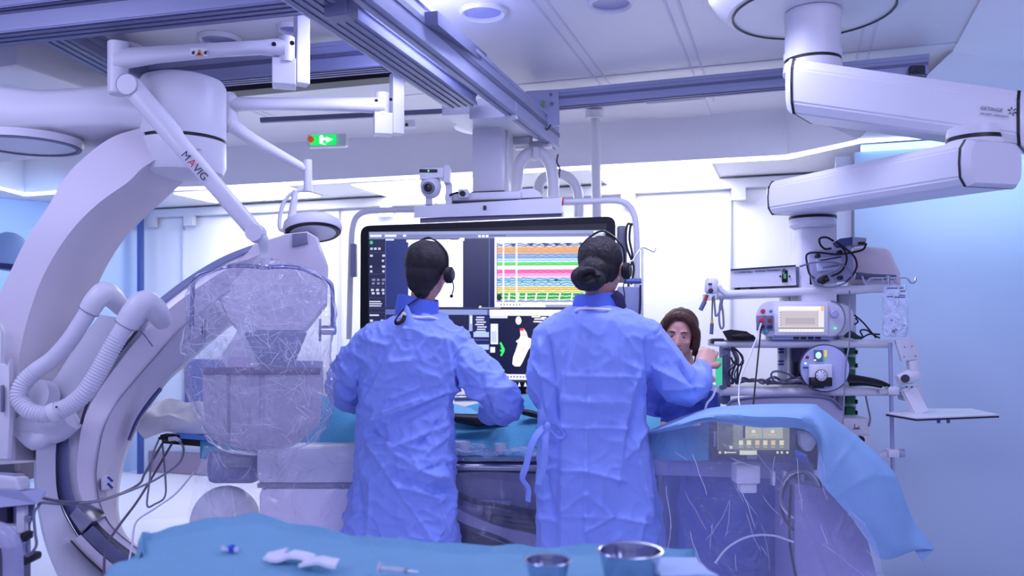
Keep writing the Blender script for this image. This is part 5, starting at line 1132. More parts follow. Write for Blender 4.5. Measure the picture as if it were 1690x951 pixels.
# teal drape over the patient
def tf(i, j, p):
    q = Vector(p); q.z += .020*nz(q, (3.2, 5, 3), 5)+.008*nz(q, (9, 9, 6), 6); q.y += .014*nz(q, (7, 3, 5), 7)
    return q
def rowz(Y, pts): return [at(x, y, Y) for x, y in pts]
b = sheet([[at(x, y, 4.13) for x, y in ((330, 690), (480, 690), (600, 688), (700, 692), (800, 690), (900, 680), (1000, 690), (1090, 690))],
           rowz(4.02, ((330, 672), (480, 660), (545, 655), (620, 662), (720, 682), (780, 668), (880, 652), (960, 655), (1090, 690))),
           rowz(3.88, ((330, 690), (480, 675), (545, 672), (620, 690), (720, 702), (790, 700), (850, 690), (900, 668), (980, 672), (1090, 705))),
           rowz(3.74, ((330, 742), (480, 732), (545, 728), (620, 735), (720, 740), (800, 738), (880, 728), (980, 732), (1090, 738))),
           rowz(3.70, ((330, 760), (480, 752), (545, 750), (620, 750), (720, 750), (800, 750), (880, 750), (980, 750), (1090, 752)))], 120, 50, tf, .003)
one('patient_drape', b, M_TEAL, 'teal surgical drape covering the patient on the operating table', 'drape', ang=80)
b = sheet([rowz(3.98, ((742, 664), (770, 672), (800, 680), (830, 684))), rowz(3.86, ((744, 672), (770, 684), (800, 690), (838, 694))), rowz(3.82, ((744, 690), (770, 694), (800, 700), (838, 700)))], 30, 12, None, .004)
one('folded_towel', b, mat('pale_teal_towel', (130, 190, 215), .8, bump=.2), 'pale teal folded towel edge lying under the left surgeon sleeve', 'towel')
one('instrument_roll', B().tube([at(750, 690, 3.78), at(790, 694, 3.78), at(818, 694, 3.77)], [.02, .03, .012], 12, 5), BLACK, 'black instrument bundle lying on the drape below the left surgeon sleeve', 'instrument')
one('black_probe', B().tube([at(862, 680, 3.8), at(878, 683, 3.8), at(893, 688, 3.8)], [.013, .016, .012], 12, 4), BLACK, 'short black probe handle pointing at the right surgeon gown', 'probe')
one('monitor_shelf', B().bar(at(868, 648, 4.2), at(902, 645, 4.2), .10, .025, bev=.005), mat('shelf_mauve', (150, 140, 175), .4), 'small mauve shelf edge between the surgeons under the display', 'shelf', sm=False)
# crumpled plastic strip at the table edge
def pf(i, j, p):
    q = Vector(p); q.y -= .030*abs(nz(q, (16, 8, 20), 11)); q.z += .018*nz(q, (22, 10, 10), 12); return q
b = sheet([rowz(3.74, ((700, 736), (760, 732), (830, 736), (900, 738), (960, 738))), rowz(3.68, ((700, 744), (760, 742), (830, 744), (900, 744), (960, 744))), rowz(3.68, ((700, 752), (760, 752), (830, 752), (900, 753), (960, 753)))], 110, 18, pf, .0)
one('plastic_sleeve', b, film('milky_plastic', haze=.55, bump=1, bscale=22, gloss=.5), 'crumpled milky plastic sleeve along the table edge between the surgeons', 'plastic sleeve', ang=60)
for x, y, s_, lb in ((763, 738, .030, 'left of the pair'), (826, 741, .024, 'right of the pair')):
    one('plastic_cup', B().lathe([(s_, 0), (s_*1.15, .045), (s_*1.05, .045), (s_*.9, .004)], at(x, y+8, 3.70), seg=24), mat('milky_cup', (225, 232, 245), .3, alpha=.7), 'small milky cup standing on the table edge, '+lb, 'cup', 'small cups on the table edge')
# X-ray tube unit under plastic, left of the surgeon
t = thing('xray_tube_unit', 'boxy white X-ray tube housing under clear plastic left of the left surgeon', 'x-ray tube', at(510, 900, 3.62))
def rb(x0, y0, x1, y1, Y, dpt, bev): 
    a_, c_ = at(x0, y0, Y), at(x1, y1, Y); return ((a_+c_)/2+Vector((0, dpt/2, 0)), (abs(c_.x-a_.x), dpt, abs(c_.z-a_.z)), None, bev)
obj('upper_cover', B().box(*rb(421, 738, 594, 800, 3.52, .17, .03)), WHITE, t)
obj('cover_gap', B().box(*rb(424, 798, 592, 806, 3.54, .14, .004)), GREYP, t)
obj('lower_housing', B().box(*rb(424, 804, 594, 905, 3.53, .16, .04)), mat('housing_mauve_white', (232, 226, 236), .45), t)
obj('status_plate', B().box(*rb(438, 806, 456, 813, 3.545, .01, .002)), GREYP, t)
obj('tube_dome', B().ball(at(372, 862, 3.72), (.15, .15, .16), 32), WHITE, t)
obj('neck', B().cyl(at(372, 905, 3.72), at(372, 1000, 3.72), .14), WHITE, t)
obj('pedestal', B().box((at(480, 0, 3.68).x, 3.66, .17), (.45, .24, .34), None, .05), mat('housing_mauve_white', (0, 0, 0)), t)
obj('side_slab', B().box(*rb(338, 746, 424, 800, 3.66, .3, .03)), mat('slate_mattress', (0, 0, 0)), t)
obj('slab_handle', B().tube([at(372, 762, 3.64), at(415, 764, 3.64)], .022, 16), GREYP, t)
# floor plate of the machine, white
b = B(); p_ = [atz(150, 862, .10), atz(380, 850, .10), atz(430, 905, .10), atz(300, 950, .10), atz(226, 930, .10)]
b.prism(p_, (0, 0, -.10), .01); one('machine_base_plate', b, WHITE, 'low white floor plate behind the lower end of the C-arm', 'base plate', sm=False)
def sf(i, j, p):
    q = Vector(p); q.y += .05*nz(q, (5, 3, 2), 21)+.018*nz(q, (16, 8, 6), 22); q.x += .012*nz(q, (3, 3, 12), 23); return q
b = sheet([rowz(3.50, ((338, 735), (380, 742), (430, 742), (500, 736), (560, 738), (600, 740))), rowz(3.44, ((322, 800), (380, 806), (430, 806), (500, 806), (560, 806), (604, 806))), rowz(3.40, ((308, 860), (370, 870), (430, 872), (500, 876), (560, 880), (606, 880))), rowz(3.38, ((300, 930), (360, 950), (430, 960), (500, 960), (560, 960), (606, 960)))], 90, 60, sf, 0)
pd_ = thing('plastic_drape', 'clear plastic sheet hanging over the X-ray tube housing left of the surgeons', 'plastic sheet', at(455, 960, 3.38)); G_ = b.G
obj('sheet_film', b, FILM3, pd_, ang=70); tag(obj('glint_streaks', glints(G_, 70, 25, (4, 14), .0007, .005, (.9, .5)), M_GLINT, pd_), kind='stuff')  # folds whitened to look like glints on the sheet
b = sheet([rowz(3.66, ((742, 782), (790, 780), (840, 780), (900, 782))), rowz(3.60, ((742, 850), (790, 850), (840, 850), (900, 850))), rowz(3.62, ((742, 940), (790, 940), (840, 940), (900, 940)))], 60, 50, sf, 0)
one('plastic_drape', b, FILM2, 'clear plastic sheet hanging below the table rail between the surgeons', 'plastic sheet', ang=70)
# arm board with cables, white cloth
t = thing('arm_board', 'thin black arm board with blue edge behind the shield skirt', 'arm board', at(330, 735, 3.85))
obj('board', B().rings([[at(264, 718, 3.8), at(345, 716, 3.8), at(470, 742, 3.8), at(470, 756, 3.8), at(340, 738, 3.8), at(268, 732, 3.8)], [at(272, 716, 4.0), at(345, 712, 4.0), at(470, 738, 4.0), at(470, 750, 4.0), at(340, 734, 4.0), at(276, 728, 4.0)]]), BLACK, t, sm=False)
obj('blue_pad', B().bar(at(300, 715, 3.86), at(470, 728, 3.86), .2, .02, bev=.004), mat('azure_pad', (90, 150, 230), .6), t, sm=False)
obj('connector_block', B().box(at(283, 722, 3.76), (.075, .05, .03), Quaternion((0, 1, 0), .05), .008), BLACK, t)
obj('connector_plug', B().tube([at(262, 724, 3.74), at(272, 722, 3.74), at(290, 721, 3.74)], [.006, .011, .011], 10, 3), RUBBER, t)
obj('white_plug', B().tube([at(279, 725, 3.73), at(290, 724, 3.73), at(298, 729, 3.72)], [.010, .009, .006], 10, 3), WHC, t)
def cf(i, j, p):
    q = Vector(p); q.z += .022*nz(q, (8, 6, 6), 31)+.008*nz(q, (22, 14, 10), 33); q.y += .03*nz(q, (7, 7, 11), 32); return q
b = sheet([rowz(4.0, ((254, 662), (290, 660), (330, 664), (350, 668))), rowz(3.86, ((240, 680), (285, 682), (325, 686), (350, 690))), rowz(3.80, ((231, 694), (262, 688), (325, 694), (350, 696))), rowz(3.79, ((226, 704), (256, 700), (325, 700), (350, 702))), rowz(3.80, ((238, 722), (268, 716), (312, 716), (350, 716)))], 50, 40, cf, .004)
one('white_cloth', b, mat('white_cloth', (246, 246, 250), .8, bump=.2, bscale=40), 'rumpled white cloth hanging over the arm board left of the shield', 'cloth', ang=80)
for pts, r_, m_, lb in (([(262, 726, 3.74), (253, 750, 3.6), (246, 800, 3.5), (243, 835, 3.45), (256, 832, 3.45), (272, 820, 3.5), (273, 790, 3.6), (268, 732, 3.74)], .004, GREYC, 'thin grey cable hanging in a long loop from the arm board connector'),
        ([(268, 732, 3.74), (240, 780, 3.5), (228, 800, 3.4), (180, 822, 3.1), (130, 830, 2.8), (70, 822, 2.5), (0, 793, 2.2), (-40, 770, 2.1)], .005, mat('taupe_cable', (92, 86, 110), .5), 'long dark taupe cable sweeping left from the arm board to the cart'),
        ([(284, 732, 3.74), (250, 790, 3.6), (225, 830, 3.4), (195, 870, 3.2), (175, 905, 3.1), (171, 960, 3.0)], .005, mat('taupe_cable', (0, 0, 0)), 'dark taupe cable running down from the arm board past the C-arm to the floor'),
        ([(296, 728, 3.72), (303, 742, 3.66), (295, 765, 3.6), (260, 790, 3.5), (220, 808, 3.3), (160, 828, 2.9), (100, 832, 2.7), (70, 830, 2.5), (62, 838, 2.5)], .0045, GREYC, 'light grey cable curling from the white plug towards the cart'),
        ([(320, 780, 3.6), (290, 815, 3.5), (255, 840, 3.4), (225, 862, 3.3), (218, 900, 3.2), (210, 940, 3.1)], .004, WHC, 'thin white tube falling from the plastic sheet to the floor by the C-arm')):
    one('cable', B().tube([at(*q) for q in pts], r_, 8, 8), m_, lb, 'cable')
# ---------------------------------------------------------------- console end of the table on the right, drape and clear sheet
t = thing('table_console', 'dark navy draped control end of the table under clear plastic, on the right', 'console', at(1240, 951, 3.3))
b = B(); b.box((at(1222, 0, 3.5).x, 3.66, .42), (.56, .46, .84), None, .05); obj('cabinet', b, mat('navy_cabinet', (56, 78, 170), .6, var=.15, vscale=4), t)
b = B(); b.prism([at(*q, 3.10) for q in ((1310, 796), (1374, 806), (1404, 850), (1436, 895), (1452, 960), (1456, 1130), (1310, 1130))], (0, .24, 0), .02); obj('side_column', b, mat('mauve_column', (150, 146, 192), .5), t)
obj('cable_bracket', B().box(*rb(1215, 766, 1256, 800, 3.12, .08, .01)), WHITE, t); obj('bracket_post', B().box(*rb(1222, 798, 1250, 815, 3.14, .06, .008)), WHITE, t)
b = B(); b.tube([at(1318, 705, 3.10), at(1350, 705, 3.10)], .0); b.bm.clear(); b.prism([at(x, y, 3.10) for x, y in ((1320, 712), (1349, 714), (1347, 735), (1340, 745), (1330, 745), (1322, 735))], (0, .04, 0), .008); obj('white_remote', b, WHITE, t)
for x in (1275, 1294, 1323): obj('peg', B().box(*rb(x, 778, x+5, 802, 3.16, .03, .003)), WHITE, t)
for cx_, cy_, rx, ry, m_, n_ in ((1322, 818, 34, 40, WHC, 1), (1318, 815, 30, 38, GREYC, 1), (1326, 830, 36, 50, RUBBER, 1)):
    obj('coiled_cable', B().tube([at(cx_+rx*math.cos(a), cy_+ry*math.sin(a), 3.13+.02*math.sin(a*2)) for a in np.linspace(0, 6.3, 26)], .0055, 8, 2), m_, t)
obj('hanging_cable', B().tube([at(*q, 3.10) for q in ((1306, 800), (1303, 850), (1304, 900), (1315, 960))], .005, 8, 5), RUBBER, t); obj('hanging_cable', B().tube([at(*q, 3.12) for q in ((1368, 860), (1366, 900), (1345, 960))], .005, 8, 5), RUBBER, t)
obj('ring_handle', B().tube([at(*q, 3.06) for q in ((1180, 930), (1200, 905), (1235, 886), (1275, 884), (1310, 895))], .004, 10, 5), WHC, t)
t = thing('touch_panel', 'lit touch control panel with black rim seen through clear plastic, lower right', 'touch screen', at(1242, 762, 3.08))
b = B(); b.box(*rb(1171, 682, 1314, 764, 3.06, .025, .010)); obj('casing', b, mat('casing_navy_grey', (50, 56, 100), .35), t)
f = Flat(at(1177, 754, 3.046), at(1310, 754, 3.046)-at(1177, 754, 3.046), at(1177, 684, 3.046)-at(1177, 754, 3.046), (0, -1, 0), .0005)
S = lambda x0, y0, x1, y1, c: f.rect((x0-1177)/133, (754-y1)/70, (x1-1177)/133, (754-y0)/70, c)
S(1177, 684, 1310, 754, (24, 26, 50)); S(1184, 688, 1303, 750, (128, 134, 128)); S(1184, 742, 1220, 750, (70, 74, 84)); S(1250, 743, 1303, 750, (40, 44, 60)); S(1221, 744, 1249, 751, (225, 230, 205))
S(1185, 690, 1210, 742, (88, 92, 98)); S(1226, 688, 1230, 723, (40, 42, 60)); S(1230, 700, 1258, 724, (178, 182, 158)); S(1259, 700, 1292, 724, (182, 184, 160)); S(1231, 688, 1291, 700, (160, 165, 150))
for x in (1223, 1236, 1250, 1263, 1276, 1290): S(x-3.5, 727, x+3.5, 735, (236, 236, 190) if x not in (1250, 1276) else (238, 206, 150)); S(x-3, 737, x+3, 739, (190, 192, 160))
for x in (1244, 1275): S(x-3, 710, x+3, 715, (235, 238, 200)); S(x-7, 717, x+7, 719, (200, 204, 175))
for x in (1188, 1197, 1283, 1290, 1299): S(x-1.5, 745, x+2, 749, (235, 236, 200))
S(1199, 746, 1215, 748, (220, 222, 190)); S(1205, 690, 1210, 693, (240, 240, 205)); S(1297, 692, 1301, 696, (240, 240, 205)); S(1204, 736, 1209, 741, (220, 222, 190))
f.build('lit_display', attrmat('touch_glow', 0.85), t)
obj('side_button', B().box(*rb(1177.5, 712, 1182, 738, 3.044, .004, .001)), GREYP, t); obj('front_label', B().box(*rb(1233, 752, 1250, 758, 3.044, .004, .001)), GREYP, t)
outr = [(1062, 714), (1095, 700), (1130, 686), (1160, 676), (1192, 671), (1260, 667), (1340, 667), (1352, 672), (1376, 690), (1422, 726), (1474, 778), (1494, 826), (1510, 864), (1528, 884), (1542, 906)]
innr = [(1064, 718), (1100, 712), (1130, 706), (1165, 697), (1195, 698), (1250, 706), (1300, 706), (1336, 714), (1350, 740), (1350, 786), (1376, 822), (1402, 850), (1428, 884), (1456, 924), (1512, 908)]
oY = [3.55, 3.45, 3.4, 3.38, 3.36, 3.35, 3.34, 3.33, 3.30, 3.22, 3.15, 3.10, 3.08, 3.07, 3.06]
iY = [3.40, 3.25, 3.12, 3.04, 3.02, 3.02, 3.02, 3.02, 3.0, 2.98, 2.97, 2.97, 2.98, 3.0, 3.04]
def df_(i, j, p):
    q = Vector(p); q.z += .008*nz(q, (6, 5, 5), 41)*math.sin(PI*j); q.y += .016*nz(q, (7, 4, 6), 42)*math.sin(PI*j)
    for c_, w_ in ((.36, .004), (.52, .006), (.66, .004)): q.y -= .010*math.exp(-abs(i-c_)/w_)
    q.y -= .010*math.exp(-abs(i-.80+.1*j)/.006)
    return q
mid = lambda k: [at(*o, a).lerp(at(*n_, c), k) for o, a, n_, c in zip(outr, oY, innr, iY)]
m5 = [at((o[0]*.62+n_[0]*.38), (o[1]*.62+n_[1]*.38), c-.01) for o, n_, c in zip(outr, innr, iY)]
b = sheet([mid(0), m5, mid(1)], 150, 24, df_, .003)
one('table_drape', b, M_BDRAPE, 'sky blue cloth drape falling from the console to its pointed corner, right', 'drape', ang=80)
b = B(); b.prism([at(1508, 906, 3.05), at(1541, 907, 3.06), at(1523, 927, 3.05)], (0, .004, 0)); 
obj_c = one('drape_corner', b, M_BDRAPE, 'small folded blue drape corner tip hanging at the far right', 'drape', sm=False)
# clear sheet
def qf(i, j, p):
    q = Vector(p); q.y += .06*nz(q, (4, 2, 1.6), 51)*j+.022*nz(q, (13, 6, 4), 52)*j; q.x += .02*nz(q, (3, 3, 5), 53)*j
    for c_, sl in ((.18, .12), (.30, .3), (.72, .10), (.80, .05)): q.y -= .03*math.exp(-abs(i-c_-sl*(j-.5))/.010)*j
    return q
b = sheet([[at(x, y, d) for x, y, d in ((1066, 714, 3.36), (1110, 710, 3.2), (1165, 695, 2.99), (1250, 704, 2.97), (1330, 712, 2.97), (1352, 745, 2.97), (1362, 790, 2.97))],
           [at(x, y, d) for x, y, d in ((1078, 780, 3.28), (1120, 780, 3.15), (1175, 775, 3.0), (1245, 780, 2.97), (1320, 790, 2.97), (1360, 800, 2.97), (1400, 835, 2.97))],
           [at(x, y, d) for x, y, d in ((1085, 860, 3.26), (1120, 860, 3.12), (1180, 860, 2.98), (1250, 865, 2.96), (1330, 870, 2.96), (1390, 875, 2.96), (1440, 885, 2.97))],
           [at(x, y, d) for x, y, d in ((1095, 975, 3.2), (1130, 975, 3.05), (1185, 975, 2.95), (1250, 975, 2.95), (1330, 975, 2.95), (1400, 975, 2.95), (1462, 970, 2.97))]], 110, 90, qf, 0)
pd_ = thing('plastic_drape', 'large clear plastic sheet hanging over the console and touch panel, right', 'plastic sheet', at(1260, 975, 2.96)); G_ = b.G
obj('sheet_film', b, FILM2, pd_, ang=70)
tag(obj('glint_streaks', glints(G_[10:], 34, 19, (6, 24), .0008, .004, (1.35, .45)), M_GLINT, pd_), kind='stuff')  # white fold lines put in as highlights on the clear sheet
b = sheet([[at(1066, 716, 3.42), at(1120, 706, 3.30), at(1178, 698, 3.2)], [at(1068, 740, 3.40), at(1120, 738, 3.28), at(1180, 735, 3.2)], [at(1070, 762, 3.40), at(1120, 760, 3.28), at(1180, 762, 3.2)]], 30, 16, tf, .003)
one('under_drape', b, M_TEAL, 'pale teal drape edge seen through the clear sheet left of the touch panel', 'drape', ang=80)
one('table_edge_strip', B().bar(at(1074, 770, 3.38), at(1340, 778, 3.24), .03, .05, bev=.006), mat('mauve_column', (140, 140, 182), .5), 'mauve edge strip of the console seen through the clear sheet', 'edge strip', sm=False)
# ---------------------------------------------------------------- equipment rack under the pendant, right
YR2 = 3.72
t = thing('equipment_rack', 'white three-shelf equipment rack hanging from the pendant, right', 'equipment rack', at(1345, 760, 3.8))
def shelf(x0, y0, x1, y1, th):
    a_, c_ = at(x0, y0, YR2), at(x1, y1, YR2); b = B()
    b.rings([[a_, a_-Z*th, a_-Z*th+Vector((0, .36, 0)), a_+Vector((0, .36, 0))], [c_, c_-Z*th, c_-Z*th+Vector((0, .36, 0)), c_+Vector((0, .36, 0))]]); s_ = obj('shelf', b, WHITE, t, sm=False)
    obj('shelf_front_rail', B().tube([a_+Vector((-.02, -.01, -th/2)), c_+Vector((.02, -.01, -th/2))], th*.62, 12), WHITE, s_); return s_
shelf(1190, 481, 1452, 471, .030); shelf(1200, 562, 1462, 562, .030); shelf(1196, 640, 1470, 640, .032)
obj('back_column', B().box(*rb(1302, 484, 1380, 780, 3.95, .16, .012)), WSOFT, t)
obj('column_vents', B().box(*rb(1305, 486, 1376, 498, 3.94, .02, .003)), GREYP, t)
obj('column_recess', B().box(*rb(1306, 570, 1342, 636, 3.94, .02, .004)), mat('recess_mauve', (104, 100, 134), .5), t)
for x in (1311, 1319): obj('column_slot', B().box(*rb(x, 598, x+5, 634, 3.93, .012, .002)), BLACK, t)
obj('column_vents', B().box(*rb(1312, 652, 1376, 664, 3.94, .02, .003)), GREYP, t)
gp = obj('socket_column', B().box(*rb(1384, 480, 1414, 720, 3.96, .08, .008)), WSOFT, t)
M_GREEN = mat('green_socket', (14, 108, 62), .4)
for y in (571, 591, 611, 653, 673): obj('green_socket', B().box(*rb(1397, y-1, 1412, y+14, 3.93, .04, .004)), M_GREEN, gp)
for y in (578, 600, 620, 660, 678): obj('socket_hinge', B().box(*rb(1413, y, 1416, y+7, 3.935, .02, .002)), BLACK, gp)
sp = obj('side_strip', B().box(*rb(1287, 568, 1300, 640, 3.9, .04, .005)), WHITE, t)
for y in (575, 580, 595, 600): obj('blue_clip', B().box(*rb(1285, y, 1294, y+3, 3.89, .012, .001)), mat('blue_clip', (40, 70, 160), .4), sp)
b = B(); b.rings([[at(x, y, d) for x, y, d in ((1200, 674, 3.6), (1212, 662, 3.6), (1260, 656, 3.6), (1340, 655, 3.6), (1372, 660, 3.6), (1392, 680, 3.6), (1392, 700, 3.6), (1200, 700, 3.6))], [at(x, y, d) for x, y, d in ((1205, 672, 3.95), (1215, 660, 3.95), (1260, 655, 3.95), (1340, 654, 3.95), (1372, 659, 3.95), (1388, 678, 3.95), (1388, 700, 3.95), (1205, 700, 3.95))]]); lc = obj('lower_cabinet', b, mat('pale_mauve_shell', (178, 176, 200), .45), t)
obj('cabinet_edge', B().tube([at(*q, 3.59) for q in ((1200, 672), (1212, 661), (1260, 655), (1340, 654), (1372, 659), (1390, 676))], .007, 8, 4), ALUD, lc)
obj('lower_column', B().box(*rb(1300, 700, 1420, 800, 3.95, .2, .02)), WSOFT, t)
# white suction box, lower right of rack
k = thing('suction_unit', 'white box shaped wall unit with black port behind the drape slope', 'medical device', at(1414, 745, 3.75))
obj('body', B().box(*rb(1390, 690, 1436, 735, 3.72, .14, .012)), WHITE, k); obj('emblem', B().tube([at(1414+4*math.cos(a), 703+4*math.sin(a), 3.717) for a in np.linspace(0, 4, 8)], .0012, 6), M_INK, k); obj('lower_body', B().box(*rb(1400, 718, 1440, 748, 3.70, .12, .012)), WHITE, k); obj('port', B().lathe([(.018, 0), (.018, .01), (.001, .011)], at(1419, 726, 3.69), (0, -1, 0), seg=20), BLACK, k)
text('maker_lettering', 'medela', at(1407, 709, 3.716), (1, 0, 0), Z, .012, M_INK, k)
one('cable', B().tube([at(*q, 3.72) for q in ((1428, 650), (1432, 670), (1436, 690), (1434, 704))], .004, 8, 4), GREYC, 'thin grey cable dropping beside the green sockets to the white unit', 'cable')
# isolated box on the top shelf
t2 = thing('stimulator_box', 'flat white stimulator box with small dark green display on the top shelf', 'medical device', at(1262, 475, 3.72))
def qbox(pts, Y, dp, bev=.0):      # box turned to face the table: its depth runs towards the right
    o = Vector(((pts[0][0]+20-CX)/F*dp, dp, 0)); return B().rings([[at(*q, Y) for q in pts], [at(*q, Y)+o for q in pts]])
obj('case', qbox([(1206, 446), (1313, 439), (1314, 471), (1208, 475)], 3.70, .26), WHITE, t2, sm=False)
obj('case_side', qbox([(1313, 440), (1330, 442), (1330, 471), (1314, 472)], 3.72, .22), GREYP, t2, sm=False)
obj('top_edge', B().bar(at(1206, 445.5, 3.695), at(1313, 438.5, 3.695), .008, .006), M_INK, t2)
obj('display', B().box(*rb(1291, 446, 1300, 466, 3.695, .006, .001)), mat('display_black', (8, 20, 14), .2), t2); obj('display_digits', B().box(*rb(1293.5, 452, 1297.5, 460, 3.692, .003, 0)), mat('green_digits', (60, 130, 70), .3, emit=(70, 150, 80), es=.5), t2)
for x in (1288, 1303): obj('screw', B().cyl(at(x, 456, 3.70), at(x, 456, 3.692), .004, seg=10), BLACK, t2)
text('case_lettering', 'Isolated Stimulator  IV', at(1246, 449.5, 3.697), (1, 0, .06), Z, .015, M_INK, t2)
text('case_lettering', 'o COMPATIBLE', at(1212, 452, 3.697), (1, 0, .06), Z, .012, M_INK, t2)
for x in (1218, 1243): obj('foot', B().box(*rb(x-3, 475, x+4, 480, 3.72, .03, .002)), RUBBER, t2)
# clear pump head bundle with cables
t2 = thing('pump_module', 'grey plastic pump module with black corner knobs tangled in cables', 'pump', at(1362, 472, 3.72))
obj('body', B().box(at(1366, 440, 3.74), (.19, .12, .15), Quaternion((0, 1, 0), -.12), .012), mat('grey_translucent', (160, 162, 190), .3), t2)
for x, y in ((1348, 423), (1384, 417), (1385, 459), (1362, 462)): obj('corner_knob', B().lathe([(.010, 0), (.010, .02), (.001, .022)], at(x, y, 3.67), (0, -1, 0), seg=16), BLACK, t2)
obj('clear_window', B().box(at(1368, 436, 3.68), (.11, .02, .06), Quaternion((0, 1, 0), -.1), .008), mat('pale_window', (200, 204, 228), .15), t2)
obj('window_rib', B().bar(at(1354, 430, 3.665), at(1388, 424, 3.665), .004, .006), DARK, t2); obj('window_rib', B().bar(at(1358, 442, 3.665), at(1384, 438, 3.665), .004, .006), GREYP, t2)
obj('pump_base', B().box(*rb(1334, 450, 1348, 472, 3.70, .12, .006)), mat('slate_base', (70, 80, 130), .4), t2); obj('dark_insert', B().box(at(1358, 463, 3.67), (.05, .02, .03), Quaternion((0, 1, 0), -.5), .004), BLACK, t2)
for pts, m_, lb in (([(1376, 398), (1364, 392), (1353, 394), (1354, 404), (1362, 411), (1372, 410)], RUBBER, 'small black cable loop at the top of the pump module'),
     ([(1430, 402), (1424, 412), (1406, 417), (1380, 420), (1350, 417), (1332, 420), (1332, 436), (1336, 452), (1344, 460)], RUBBER, 'black cable sweeping left over the pump module'),
     ([(1380, 399), (1395, 410), (1410, 424), (1414, 440), (1406, 456), (1396, 466)], RUBBER, 'black cable arching right of the pump module'),
     ([(1384, 402), (1395, 416), (1397, 432), (1388, 448), (1372, 456)], RUBBER, 'short black cable falling across the pump module'),
     ([(1320, 440), (1345, 433), (1380, 434), (1402, 446), (1404, 460), (1388, 470), (1366, 474), (1348, 468), (1352, 456), (1380, 446), (1392, 436)], GREYC, 'grey cable coiled in front of the pump module'),
     ([(1334, 434), (1336, 450), (1346, 466), (1358, 472)], GREYC, 'short grey cable drooping left of the pump module')):
    one('cable', B().tube([at(*q, 3.63) for q in pts], .0045, 8, 6), m_, lb, 'cable', 'tangled cables on the top shelf')
t2 = thing('transducer_box', 'dark slate wedge shaped box with silver end on top of the pump', 'medical device', at(1404, 408, 3.75))
obj('wedge_body', qbox([(1374, 402), (1386, 394), (1408, 391), (1408, 404), (1378, 408)], 3.70, .12), mat('slate_base', (0, 0, 0)), t2, sm=False); obj('silver_end', qbox([(1407, 391), (1430, 393), (1429, 402), (1407, 404)], 3.69, .12), STEEL, t2, sm=False); obj('dark_clip', B().box(*rb(1418, 399, 1428, 404, 3.68, .02, .002)), BLACK, t2)
t2 = thing('white_cowl', 'large pale rounded hood standing at the right end of the top shelf', 'hood', at(1440, 470, 3.86))
b = B(); b.prism([at(*q, 3.86) for q in ((1398, 470), (1400, 420), (1408, 409), (1430, 406), (1462, 408), (1470, 414), (1486, 450), (1488, 470))], (.09, .22, 0), .02); obj('shell', b, mat('cream_white_shell', (222, 208, 214), .5), t2)
obj('grey_handle', B().tube([at(1410, 455, 3.80), at(1440, 457, 3.80), at(1478, 458, 3.80)], [.018, .014, .012], 12, 3), mat('slate_handle', (88, 88, 116), .45), t2)
# generator on the middle shelf
t2 = thing('ablation_generator', 'round-ended white generator with lit screen and coloured buttons, middle shelf', 'medical device', at(1323, 561, 3.70))
def stad(x0, x1, y0, y1, n=14, sq=.8):
    cy = (y0+y1)/2; h = (y1-y0)/2; P_ = []
    for k in range(n+1): a = -PI/2+PI*k/n; P_.append((x1-h*sq+h*sq*math.cos(a), cy+h*math.sin(a)))
    for k in range(n+1): a = PI/2+PI*k/n; P_.append((x0+h*sq+h*sq*math.cos(a), cy+h*math.sin(a)))
    return P_
obj('rear_housing', B().prism([at(*q, 3.74) for q in stad(1262, 1410, 500, 556)], (.075, .20, 0), .02), WHITE, t2)
obj('front_case', B().prism([at(*q, 3.64) for q in stad(1247, 1395, 497, 556)], (.036, .10, 0), .006), mat('generator_white', (206, 204, 218), .4), t2)
obj('front_outline', B().tube([at(*q, 3.638) for q in stad(1247, 1395, 497, 556)[0:15]], .0025, 6, 1), GREYP, t2)
obj('screen_surround', B().box(*rb(1278, 500, 1367, 554, 3.630, .014, .004)), WHITE, t2)
f = Flat(at(1285, 548, 3.627), at(1360, 548, 3.627)-at(1285, 548, 3.627), at(1285, 506, 3.627)-at(1285, 548, 3.627), (0, -1, 0), .0005)
f.rect(0, 0, 1, 1, (238, 234, 240)); f.rect(.04, .20, .86, .82, (205, 196, 205)); f.rect(.15, .3, .8, .55, (185, 176, 190)); f.rect(0, .12, 1, .18, (150, 146, 165)); f.rect(.94, .82, .99, 1, (245, 200, 110)); f.rect(0, .86, .92, 1, (250, 248, 240))
for k_ in range(12): f.rect(.04+k_*.078, .02, .085+k_*.078, .10, (250, 250, 255))
for k_ in range(6): f.rect(.02, .25+k_*.1, .05, .28+k_*.1, (120, 116, 140))
f.rect(.86, .2, .87, .84, (160, 150, 170)); f.build('lit_screen', attrmat('generator_glow', 1.0), t2)
def dot(x, y, r_, c, nm, par, Y=3.632): return obj(nm, B().lathe([(r_, 0), (r_, .006), (r_*.8, .009), (.0005, .009)], at(x, y, Y), (0, -1, 0), seg=20), c, par)
M_RED = mat('red_button', (200, 50, 70), .4); M_TEALB = mat('teal_button', (60, 150, 160), .4); M_DRED = mat('dark_red_button', (140, 40, 60), .4)
dot(1259, 514, .010, M_RED, 'red_button', t2); dot(1272, 514, .007, M_TEALB, 'teal_button', t2)
obj('socket_panel', B().box(*rb(1249, 521, 1276, 546, 3.634, .008, .002)), GREYP, t2)
dot(1257, 529, .011, M_RED, 'red_socket', t2, 3.63); dot(1271, 529, .009, M_DRED, 'dark_red_socket', t2, 3.63); dot(1265, 548, .009, M_TEALB, 'green_socket', t2, 3.63)
for x in (1258, 1271): obj('blue_socket', B().box(*rb(x-4, 537, x+4, 542, 3.627, .01, .001)), M_INK, t2)
dot(1377, 518, .017, mat('knob_grey', (168, 170, 200), .35), 'control_knob', t2); dot(1378, 542, .0035, mat('green_led', (0, 0, 0)), 'power_light', t2)
